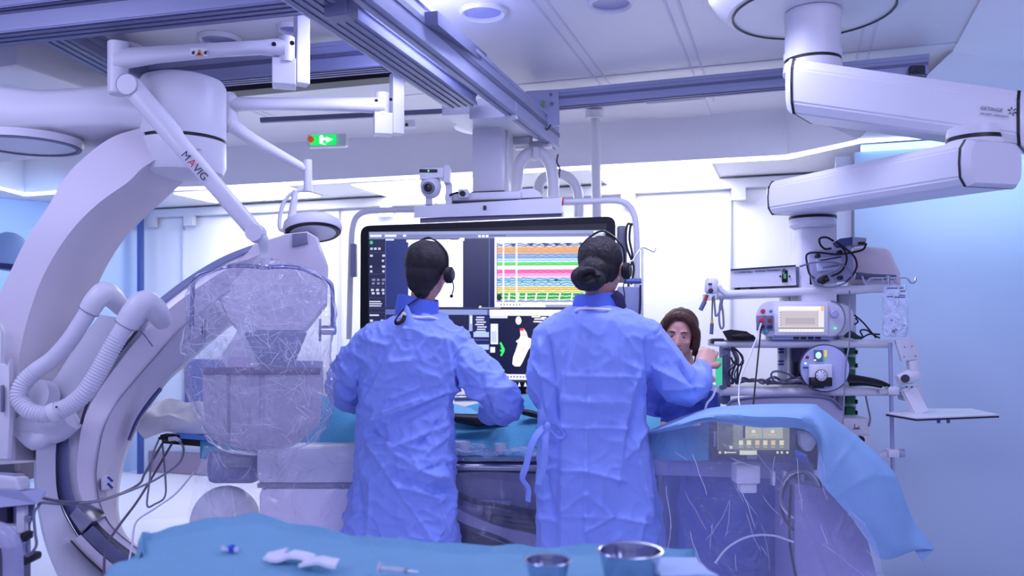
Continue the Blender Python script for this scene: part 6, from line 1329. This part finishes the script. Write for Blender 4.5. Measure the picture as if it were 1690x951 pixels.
obj('vent_base', B().box(*rb(1274, 554, 1376, 561, 3.66, .10, .004)), ALU, t2)
for k_ in range(4): obj('vent', B().box(*rb(1310+k_*12, 556, 1319+k_*12, 560, 3.655, .01, .001)), BLACK, t2)
for pts, m_, lb in (([(1256, 534, 3.61), (1248, 560, 3.55), (1236, 590, 3.5), (1222, 625, 3.45), (1219, 655, 3.4), (1221, 672, 3.36)], WHC, 'pale patient cable running from the generator down to the blue drape'), ([(1256, 540, 3.61), (1252, 580, 3.55), (1247, 630, 3.45), (1243, 670, 3.36)], RUBBER, 'thin black cable running straight down from the generator to the drape'),
                    ([(1402, 480, 3.66), (1402, 560, 3.58), (1396, 600, 3.55), (1394, 640, 3.55), (1391, 700, 3.5)], GREYC, 'thin tube hanging past the right side of the round pump')):
    one('cable', B().tube([at(*q) for q in pts], .0035, 8, 6), m_, lb, 'cable')
# black pouch
one('black_pouch', B().rings([[at(x, y, 3.66) for x, y in ((1192, 547), (1206, 544), (1232, 547), (1246, 556), (1249, 561), (1200, 561))], [at(x, y, 3.8) for x, y in ((1194, 548), (1208, 546), (1232, 549), (1244, 557), (1247, 561), (1202, 561))]]).ball(at(1226, 555, 3.65), (.05, .015, .012), 16), RUBBER, 'black soft pouch lying on the left end of the middle shelf', 'pouch', ang=30)
# round irrigation pump on the lower shelf
t2 = thing('irrigation_pump', 'round white irrigation pump with dial and little coloured display, lower shelf', 'pump', at(1361, 640, 3.68))
obj('drum', B().lathe([(.100, .12), (.102, .02), (.098, 0), (.001, -.001)], at(1361, 608, 3.60), (.32, 1, 0), seg=48, cap=False).lathe([(.10, .12), (.001, .121)], at(1361, 608, 3.60), (.32, 1, 0), seg=48, cap=False), mat('pump_lilac', (176, 180, 214), .4), t2)
obj('drum_rim', B().lathe([(.1025, .0), (.1035, .01), (.1025, .02)], at(1361, 608, 3.60), (.32, 1, 0), seg=48, cap=False), GREYP, t2)
obj('front_cover', B().box(*rb(1338, 602, 1374, 638, 3.575, .03, .004)), WHITE, t2); obj('cover_base', B().box(*rb(1338, 623, 1374, 638, 3.570, .03, .004)), BLACK, t2)
dot(1355, 620, .026, DARK, 'dial_ring', t2, 3.568); dl = dot(1355, 620, .023, WHITE, 'dial', t2, 3.565)
for k_ in range(8): a = k_*PI/4; obj('dial_mark', B().ball(at(1355, 620, 3.556)+Vector((math.cos(a)*.017, 0, math.sin(a)*.017)), .0022, 8), BLACK, dl)
f = Flat(at(1343, 597, 3.597), at(1372, 597, 3.597)-at(1343, 597, 3.597), at(1343, 578, 3.597)-at(1343, 597, 3.597), (0, -1, 0), .0005)
f.rect(0, 0, .52, 1, (70, 84, 130)); f.disc(.27, .55, .17, .30, (200, 245, 255)); f.rect(0, .05, .14, .2, (240, 240, 200)); f.rect(.6, .4, .78, 1, (225, 205, 90)); f.rect(.6, .02, .78, .36, (70, 190, 130)); f.build('lit_display', attrmat('pump_glow', 1.0), t2)
for x, y in ((1383, 582), (1383, 592), (1330, 607)): obj('blue_key', B().box(*rb(x-4, y-1.5, x+4, y+1.5, 3.593, .01, .001)), mat('blue_clip', (0, 0, 0)), t2)
dot(1332, 590, .007, M_DRED, 'red_key', t2, 3.60); dot(1329, 600, .004, mat('pale_green_led', (200, 255, 220), .3, emit=(200, 255, 220), es=1.2), 'led', t2, 3.60); dot(1386, 622, .016, WHITE, 'tube_knob', t2, 3.60); obj('knob_slot', B().box(*rb(1382, 621, 1390, 624, 3.588, .004, .001)), BLACK, t2)
obj('side_leg', B().box(*rb(1376, 632, 1384, 642, 3.62, .05, .002)), WHITE, t2); obj('pump_foot', B().box(*rb(1342, 638, 1370, 641, 3.60, .06, .002)), DARK, t2)
# cable heaps on the lower shelf
rng = random.Random(5)
for k_ in range(9):
    x0 = 1200+rng.random()*90; pts = [at(x0+d*16+rng.uniform(-4, 4), 634-abs(rng.gauss(0, 1))*5*(1 if 0 < d < 5 else .3), 3.66+rng.random()*.1) for d in range(6)]
    one('cable', B().tube(pts, .004+rng.random()*.002, 8, 5), mat('taupe_cable', (0, 0, 0)) if k_ % 2 else GREYC, 'taupe or grey cable in the heap along the lower shelf', 'cable', 'cable heap on the lower shelf')
one('cable', B().tube([at(*q, 3.64) for q in ((1310, 622), (1292, 614), (1276, 614), (1273, 622), (1280, 630), (1296, 632))], .0045, 8, 6), mat('taupe_cable', (0, 0, 0)), 'taupe cable standing up in a loop left of the round pump', 'cable')
for k_, (pts, r_) in enumerate((([(1398, 620), (1420, 624), (1450, 630), (1468, 637)], .009), ([(1400, 628), (1425, 628), (1462, 636)], .011), ([(1402, 634), (1430, 633), (1455, 638)], .010))):
    one('black_lead', B().tube([at(*q, 3.62+.03*k_) for q in pts], [r_, r_*1.1, r_*.8], 10, 5), RUBBER if k_ != 1 else DARK, 'dark lead in the flat bundle right of the round pump', 'cable', 'dark leads on the lower shelf')
for k_, pts in enumerate((((1410, 520), (1424, 532), (1436, 546), (1446, 558)), ((1412, 525), (1416, 531), (1410, 536)), ((1424, 556), (1420, 546), (1430, 545), (1440, 552), (1452, 558)), ((1420, 560), (1434, 552), (1452, 552)))):
    one('cable', B().tube([at(*q, 3.66) for q in pts], .0035, 8, 6), RUBBER, 'thin black cable end at the right of the middle shelf', 'cable', 'black cable ends on the middle shelf')
one('black_clip_tangle', B().tube([at(*q, 3.66) for q in ((1394, 556), (1404, 552), (1412, 556), (1422, 558))], [.006, .016, .012, .006], 10, 4), mat('dark_green_black', (20, 40, 36), .6), 'small dark clip lying right of the generator', 'clip')
# left end of the rack: monitor seen edge-on, brackets and leads
t2 = thing('patient_monitor', 'small monitor seen edge on with green glow beside the gloved fist', 'monitor', at(1188, 645, 3.66))
obj('case', B().hull([at(1188, 588, 3.66), at(1200, 584, 3.70), at(1200, 642, 3.70), at(1188, 644, 3.66), at(1194, 586, 3.9), at(1206, 584, 3.9), at(1206, 640, 3.9), at(1194, 642, 3.9)], .006), GREYP, t2); obj('bracket_column', B().box(*rb(1192, 568, 1206, 668, 3.74, .06, .006)), ALUD, t2)
obj('screen', B().hull([at(1181, 592, 3.64), at(1190, 590, 3.655), at(1190, 636, 3.655), at(1181, 637, 3.64), at(1183, 592, 3.66), at(1192, 590, 3.67), at(1192, 636, 3.67), at(1183, 637, 3.66)]), mat('green_screen_glow', (40, 90, 90), .3, emit=(70, 215, 170), es=.8), t2, sm=False)
t2 = thing('handle_bracket', 'white and black clamp handle above the gloved fist', 'clamp', at(1190, 570, 3.66))
obj('clamp', B().box(*rb(1176, 559, 1196, 568, 3.64, .05, .006)), BLACK, t2); obj('grip', B().box(*rb(1180, 564, 1200, 572, 3.62, .04, .006)), WHITE, t2)
rng = random.Random(9)
for k_ in range(8):
    x0 = 1202+rng.random()*10; one('cable', B().tube([at(x0, 572+rng.random()*6, 3.64+.02*(k_ % 3)), at(x0+6+rng.random()*14, 590+rng.random()*10, 3.64), at(x0+rng.uniform(-4, 18), 612+rng.random()*8, 3.66), at(x0+rng.uniform(0, 16), 634, 3.68)], .0035, 8, 6), mat('taupe_cable', (0, 0, 0)) if k_ % 2 else DARK, 'dark cable in the bundle hanging left of the shelves', 'cable', 'cable bundle beside the small monitor')
one('cable', B().tube([at(*q, 3.6) for q in ((1206, 574), (1218, 580), (1226, 594), (1224, 602), (1212, 600), (1206, 590))], .004, 8, 6), RUBBER, 'wide black cable loop standing out from the bundle left of the shelves', 'cable')
one('cable', B().tube([at(*q, 3.4) for q in ((1182, 640), (1176, 655), (1166, 668), (1162, 690))], .005, 8, 5), WHC, 'pale tube curving down from the wrist to the drape', 'cable')
t2 = thing('sensor_holder', 'white rounded sensor head at the left end of the top shelf', 'sensor', at(1176, 488, 3.68))
obj('head', B().box(at(1174, 472, 3.68), (.050, .06, .07), Quaternion((0, 1, 0), .1), .014), WHITE, t2); obj('lens', B().lathe([(.011, 0), (.010, .006), (.001, .007)], at(1173, 480, 3.645), (0, -1, 0), seg=16), DARK, t2); obj('slot', B().box(at(1172, 469, 3.648), (.016, .006, .008)), DARK, t2)
obj('neck', B().tube([at(1184, 472, 3.7), at(1190, 480, 3.7), at(1198, 486, 3.7)], .014, 10, 3), WHITE, t2)
t2 = thing('red_connector', 'grey plug with red collar dangling from the white sensor head', 'connector', at(1158, 512, 3.68))
obj('plug', B().tube([at(1163, 498, 3.68), at(1156, 512, 3.68)], .010, 12), mat('slate_plug', (90, 100, 140), .4), t2); obj('red_collar', B().tube([at(1167, 487, 3.68), at(1162, 500, 3.68)], .008, 12), mat('dull_red', (150, 60, 60), .5), t2)
t2 = thing('yellow_connector', 'blue grey plug with yellow band hanging on a grey cable', 'connector', at(1174, 552, 3.68))
obj('cable_end', B().tube([at(1176, 490, 3.68), at(1175, 526, 3.68)], .0035, 8), GREYC, t2); obj('yellow_band', B().cyl(at(1175, 526, 3.68), at(1175, 536, 3.68), .006), mat('yellow_band', (215, 190, 90), .5), t2); obj('plug', B().cyl(at(1175, 534, 3.68), at(1174, 552, 3.68), .008), mat('slate_plug', (0, 0, 0)), t2)
one('cable', B().tube([at(*q, 3.66) for q in ((1178, 488), (1180, 510), (1182, 522), (1190, 508), (1192, 492), (1188, 505), (1187, 530), (1190, 542), (1194, 538), (1193, 515), (1189, 492))], .0045, 8, 6), GREYC, 'grey cable folded into loops under the left end of the top shelf', 'cable')
# iv pole, hooks, bag, clamps, arm and tray
t2 = thing('drip_pole', 'thin grey vertical pole with clamps at the right of the rack', 'pole', at(1471, 790, 3.66))
obj('pole', B().cyl(at(1469, 566, 3.66), at(1474, 800, 3.66), .0085), ALU, t2)
for y in (645, 748): obj('clamp', B().box(at(1472, y, 3.66), (.05, .05, .035), None, .008), WHITE, t2); obj('clamp_knob', B().lathe([(.012, 0), (.020, .012), (.018, .03), (.001, .032)], at(1480, y, 3.66), (1, -.2, 0), seg=14), ALU, t2); obj('clamp_arm', B().bar(at(1452, y+2, 3.68), at(1470, y, 3.66), .03, .02), WHITE, t2)
t2 = thing('drip_hook', 'chrome four armed drip bag hook at the right end of the top shelf', 'hook', at(1452, 466, 3.64))
for pts in (((1423, 456), (1427, 466), (1430, 468), (1436, 460), (1450, 459), (1470, 459)), ((1470, 459), (1495, 459), (1503, 467), (1510, 466), (1512, 458)), ((1456, 459), (1457, 467), (1461, 467)), ((1476, 459), (1478, 469), (1482, 467))): obj('hook_arm', B().tube([at(*q, 3.62) for q in pts], .004, 8, 4), CHROME, t2)
obj('hub', B().cyl(at(1466, 455, 3.62), at(1466, 472, 3.62), .008), STEEL, t2)
t2 = thing('drip_bag', 'crumpled clear fluid bag with faint black print hanging from the chrome hook', 'drip bag', at(1478, 556, 3.60))
b = B(); R = []
for y, hw, dp in ((470, 17, .006), (476, 21, .012), (500, 22, .02), (520, 21, .028), (540, 22, .03), (552, 21, .018), (556, 16, .006)):
    R.append([at(1478, y, 3.60)+Vector((math.cos(a)*hw*3.6/F*(1+.04*math.sin(y)), math.sin(a)*dp, 0)) for a in [2*PI*k/24 for k in range(24)]])
b.rings(R); obj('bag', b, film('bag_plastic', haze=.5, bump=1, bscale=26, gloss=.5, tint=(235, 238, 252)), t2)
b = B()
for y, x0, x1 in ((475, 1464, 1482), (475, 1484, 1492), (480, 1486, 1494), (489, 1464, 1474), (490, 1476, 1494), (487, 1484, 1494), (527, 1482, 1486), (528, 1470, 1473), (536, 1490, 1494)): b.box(*rb(x0, y, x1, y+1.6, 3.574, .001, 0))
obj('bag_print', b, M_INK, t2, sm=False); obj('handwriting', B().tube([at(*q, 3.568) for q in ((1472, 550), (1474, 544), (1476, 549), (1478, 543), (1481, 546))], .0015, 6, 3), M_INK, t2)
t2 = thing('tray_arm', 'white articulated bracket arm carrying the flat white tray', 'bracket', at(1505, 680, 3.66))
obj('mount_plate', B().prism([at(*q, 3.60) for q in ((1478, 562), (1506, 556), (1522, 592), (1489, 597))], (0, .02, 0), .003), WHITE, t2)
for x, y in ((1493, 573), (1505, 572), (1492, 589), (1511, 588)): obj('plate_hole', B().cyl(at(x, y, 3.60), at(x, y, 3.596), .003, seg=8), GREYP, t2)
obj('upper_link', B().bar(at(1504, 594, 3.62), at(1508, 622, 3.62), .04, .04, (0, 1, 0), .008), WHITE, t2); obj('elbow', B().tube([at(1482, 628, 3.62), at(1500, 622, 3.62), at(1514, 618, 3.62)], [.022, .032, .026], 18, 3), WHITE, t2); obj('elbow_cap', B().lathe([(.018, 0), (.016, .008), (.001, .009)], at(1494, 625, 3.588), (-.4, -1, 0), seg=18), DARK, t2)
obj('side_block', B().box(*rb(1490, 636, 1524, 662, 3.68, .06, .01)), WSOFT, t2); obj('lower_link', B().bar(at(1499, 642, 3.62), at(1520, 682, 3.60), .045, .03, (0, 1, 0), .006), WHITE, t2)
for x in (1496, 1505): obj('bolt', B().cyl(at(x, 639, 3.60), at(x, 639, 3.59), .004, seg=10), DARK, t2)
t2 = thing('white_tray', 'flat white tray table with dark edge right of the drip pole', 'tray', at(1556, 690, 3.6))
pl = lambda x, y: atz(x, y, CZ-(690-HY)/F*3.45)
zt_ = CZ-(688-HY)/F*3.5
P_ = [at(1462, 683, 3.52), at(1510, 692, 3.32), at(1649, 685, 3.45), at(1605, 677, 3.75)]
for p in P_: p.z = CZ-.375
P_ = [Vector((at(1462, 0, 3.62).x, 3.62, P_[0].z)), Vector((at(1512, 0, 3.42).x, 3.42, P_[0].z)), Vector((at(1649, 0, 3.55).x, 3.55, P_[0].z)), Vector((at(1604, 0, 3.80).x, 3.80, P_[0].z)), Vector((at(1520, 0, 3.80).x, 3.80, P_[0].z))]
obj('tray_top', B().prism(P_, (0, 0, .008), .003), WHITE, t2, sm=False); obj('tray_edge', B().prism([p+Vector((0, 0, -.007)) for p in P_], (0, 0, .0065)), DARK, t2, sm=False)
for x in (1549, 1565): obj('tray_stub', B().box(at(x, 695, 3.56), (.010, .01, .018)), GREYP, t2)
# ---------------------------------------------------------------- foreground instrument table
ZT = .90
t = thing('instrument_table', 'steel instrument table under the blue cloth in the foreground', 'table', (-.2, 1.35, 0))
b = B(); b.box((-.12, 1.33, ZT-.09), (1.0, .72, .03), None, .006); obj('tabletop', b, STEEL, t)
for x in (-.58, .34):
    for y in (1.0, 1.66): obj('leg', B().cyl((x, y, .03), (x, y, ZT-.10), .014), STEEL, t)
for x in (-.58, .34):
    for y in (1.0, 1.66): obj('caster', B().cyl((x-.012, y, .035), (x+.012, y, .035), .035), RUBBER, t)
def drape(name, rows, nu, nv, fn, m, label):
    return one(name, sheet(rows, nu, nv, fn, .003), m, label, 'drape', ang=80)
M_FD = mat('azure_table_cloth', (130, 180, 206), .85, bump=.3, bscale=180, var=.06, vscale=10, spec=.12)
def ff(i, j, p):
    q = Vector(p); e = max(0, 1-i/.16)
    q.z += .005*nz(q, (7, 7, 1), 61)+.003*nz(q, (20, 16, 1), 62)
    if j > .15: q.z += e*(.008*math.sin(q.y*46+q.x*20)+.008*nz(q, (10, 18, 1), 63))
    q.z += .006*math.exp(-abs((q.x+.12)-(q.y-1.4)*-.5)/.01)*(1 if q.y > 1.3 else 0)
    return q
far = [(228, 925, 1.62), (229, 905, 1.70), (262, 893, 1.74), (330, 880, 1.74), (400, 867, 1.74), (430, 870, 1.74), (480, 882, 1.74), (540, 893, 1.74), (600, 905, 1.74), (700, 913, 1.74), (752, 918, 1.74), (800, 919, 1.74), (850, 918, 1.74), (880, 922, 1.74), (960, 920, 1.74), (1040, 920, 1.74), (1136, 922, 1.74), (1150, 930, 1.70)]
fr_ = [at(*q) for q in far]
def row(Y, zz, xl, xr): 
    return [Vector((xl+(xr-xl)*((x-228)/922)**1.0, Y+.0*k, z_)) for k, ((x, y, d), z_) in enumerate(zip(far, zz))]
n_ = len(far)
edge = [p.z for p in fr_]
r0 = [p+Vector((0, .03, -.5)) for p in fr_]; r0b = [p+Vector((0, .022, -.02)) for p in fr_]
mk = lambda Y, k: [Vector((p.x*1.0, Y, p.z*(1-k)+ZT*k+(.0))) for p in fr_]
def leftfall(r, dz):
    r[0].z -= dz; r[1].z -= dz*.4; r[-1].z -= dz; return r
drape('table_cloth', [r0, r0b, fr_, leftfall(mk(1.60, .5), .03), leftfall(mk(1.42, .9), .06), leftfall(mk(1.2, 1), .08), leftfall(mk(.98, 1), .1), leftfall(mk(.94, 1), .3)], 150, 110, ff, M_FD, 'azure blue sterile cloth covering the instrument table across the foreground')
def bowl(label, px, y_rim, r_, h_, Y):
    c = at(px, y_rim, Y); z0 = c.z-h_
    return one('steel_bowl', B().lathe([(r_*.45, .0), (r_*.62, .004), (r_*.82, h_*.35), (r_*.94, h_*.8), (r_*.97, h_*.97), (r_*1.05, h_*.985), (r_*1.06, h_), (r_*1.04, h_*1.01), (r_*.95, h_*.995), (r_*.91, h_*.8), (r_*.78, h_*.36), (r_*.55, .008), (.001, .006)], (c.x, c.y, z0), seg=72), mat('polished_steel', (190, 195, 215), .10, 1.0), label, 'bowl', ang=60)
bowl('large shiny steel bowl at the bottom edge in front of the right surgeon', 1040, 908, .054, .070, 1.43)
bowl('small shiny steel bowl left of the large one', 904, 924, .036, .048, 1.36)
def onT(x, y, dz=.0): 
    p = atz(x, y, ZT+.012+dz); return p
t = thing('syringe', 'clear syringe with black plunger tip lying on the blue cloth', 'syringe', onT(665, 940, 0))
a_, c_ = onT(628, 938, .006), onT(700, 945, .006); d_ = (c_-a_).normalized()
obj('barrel', B().tube([a_, a_+d_*.055], .0055, 16), mat('clear_barrel', (220, 226, 240), .1, alpha=.5), t); obj('plunger_seal', B().tube([a_+d_*.046, a_+d_*.053], .0048, 14), BLACK, t); obj('plunger_rod', B().tube([a_-d_*.004, a_+d_*.046], .002, 8), WHITE, t); obj('flange', B().cyl(a_-d_*.002, a_, .010), WHITE, t); obj('hub', B().tube([a_+d_*.055, a_+d_*.062, a_+d_*.075], [.003, .0022, .0012], 8), STEEL, t)
t = thing('stopcock', 'small clear stopcock with dark blue tap lying on the blue cloth', 'stopcock', onT(380, 906))
a_, c_ = at(366, 906, 1.60), at(393, 908, 1.60)
obj('clear_body', B().tube([a_, c_], .0055, 12), mat('milky_cup', (0, 0, 0)), t); m_ = a_.lerp(c_, .62); obj('blue_tap', B().box(m_+Z*.002, (.010, .016, .013), None, .003), mat('deep_blue', (40, 80, 200), .4), t); obj('tap_lever', B().box(m_+Vector((-.008, 0, .004)), (.012, .006, .004), None, .001), mat('deep_blue', (0, 0, 0)), t)
for k_, (x0, y0, x1, y1, lb) in enumerate(((440, 914, 470, 918, 'folded white gauze strip nearest the stopcock, upper of the three'), (448, 917, 516, 922, 'long folded white gauze strip, middle of the three'), (498, 926, 556, 931, 'short folded white gauze strip, right of the three'))):
    Y_ = 1.60-.03*k_; c = (at(x0, y0, Y_)+at(x1, y1, Y_))/2
    b = sheet([[c+Vector((dx, dy, .004*math.sin(dx*90+k_))) for dx in np.linspace(-abs(x1-x0)/2*Y_/F*1.05, abs(x1-x0)/2*Y_/F*1.05, 5)] for dy in (.02, .007, -.007, -.02)], 26, 10, lambda i, j, p: Vector(p)+Z*(.004*nz(p, (40, 40, 1), k_+70)+.004), .006)
    one('gauze', b, mat('white_gauze', (240, 240, 250), .9, bump=.3, bscale=300), lb, 'gauze', 'white gauze strips on the blue cloth', ang=70)
b = sheet([[at(1085, 925, 1.62), at(1120, 924, 1.62), at(1148, 926, 1.60)], [at(1085, 936, 1.52), at(1130, 936, 1.52), at(1162, 940, 1.50)], [at(1090, 955, 1.42), at(1140, 955, 1.42), at(1186, 958, 1.40)]], 30, 20, lambda i, j, p: Vector(p)+Z*(.006+.005*nz(p, (16, 16, 1), 81)), .003)
one('paper_towel', b, mat('pale_blue_paper', (190, 212, 242), .85, bump=.2, bscale=90), 'pale folded paper cloth lying right of the large bowl', 'cloth', ang=70)
# ---------------------------------------------------------------- cart at the lower left
t = thing('equipment_cart', 'grey white medical cart with tray top at the lower left corner', 'cart', at(20, 1000, 2.3))
YK = 2.25
b = B(); b.rings([[at(x, y, d) for x, y, d in ((-80, 800, 2.1), (34, 812, 2.1), (76, 808, 2.2), (76, 816, 2.2), (62, 832, 2.1), (-80, 845, 2.05))], [at(x, y, d) for x, y, d in ((-80, 790, 2.7), (34, 806, 2.7), (70, 806, 2.7), (70, 812, 2.7), (60, 826, 2.7), (-80, 835, 2.7))]]); obj('tray_rim', b, ALU, t, sm=False)
obj('upper_device', B().hull([at(-60, 776, 2.15), at(28, 788, 2.15), at(36, 812, 2.15), at(-60, 812, 2.15), at(-60, 780, 2.6), at(48, 786, 2.5), at(52, 806, 2.5), at(-60, 806, 2.6)], .01), WHITE, t, sm=False)
obj('device_lid', B().hull([at(-60, 776, 2.2), at(20, 782, 2.2), at(22, 787, 2.2), at(-60, 786, 2.2), at(-60, 778, 2.5), at(40, 782, 2.5), at(42, 785, 2.5), at(-60, 786, 2.5)], .003), mat('lid_mauve', (150, 146, 180), .4), t, sm=False)
obj('cabinet', B().box(*rb(-60, 835, 12, 1000, 2.3, .12, .01)), mat('cart_dark_grey', (96, 94, 122), .5), t); obj('front_column', B().hull([at(22, 834, 2.15), at(60, 828, 2.15), at(36, 930, 2.15), at(24, 936, 2.15), at(22, 830, 2.5), at(56, 826, 2.5), at(34, 926, 2.5), at(24, 930, 2.5)], .01), mat('cart_mauve', (120, 118, 150), .45), t)  # cabinet in a darker even grey
obj('white_panel', B().box(*rb(26, 836, 40, 880, 2.12, .02, .003)), WHITE, t); obj('black_latch', B().box(*rb(32, 880, 45, 893, 2.10, .03, .004)), BLACK, t); obj('silver_latch', B().box(*rb(30, 894, 42, 918, 2.10, .02, .004)), STEEL, t); obj('caster_block', B().box(*rb(24, 922, 42, 936, 2.12, .08, .008)), BLACK, t)
obj('drawer_front', B().box(*rb(-60, 868, 26, 905, 2.12, .03, .004)), WSOFT, t); obj('socket', B().box(*rb(40, 852, 50, 862, 2.12, .02, .002)), STEEL, t)
b = B(); b.tube([at(-30, 872, 2.0), at(5, 880, 2.0), at(20, 905, 2.0), at(22, 970, 2.0)], .022, 14, 5); obj('clear_hose_guard', b, mat('clear_guard', (190, 190, 222), .2, alpha=.55), t)
one('cable', B().tube([at(*q, 2.08) for q in ((62, 836), (56, 850), (58, 880), (60, 900), (50, 915), (42, 918))], .0035, 8, 6), GREYC, 'thin grey cable hanging beside the cart column', 'cable')
one('storage_grille', B().box(*rb(-40, 722, 28, 800, 4.6, .3, .02)).box(*rb(-40, 736, 24, 752, 4.56, .06, .01)).box(*rb(-40, 764, 24, 780, 4.56, .06, .01)), mat('dark_mauve', (84, 80, 104), .5), 'dark shelving block behind the cart at the left edge', 'shelf', ang=30)  # one even dark mauve
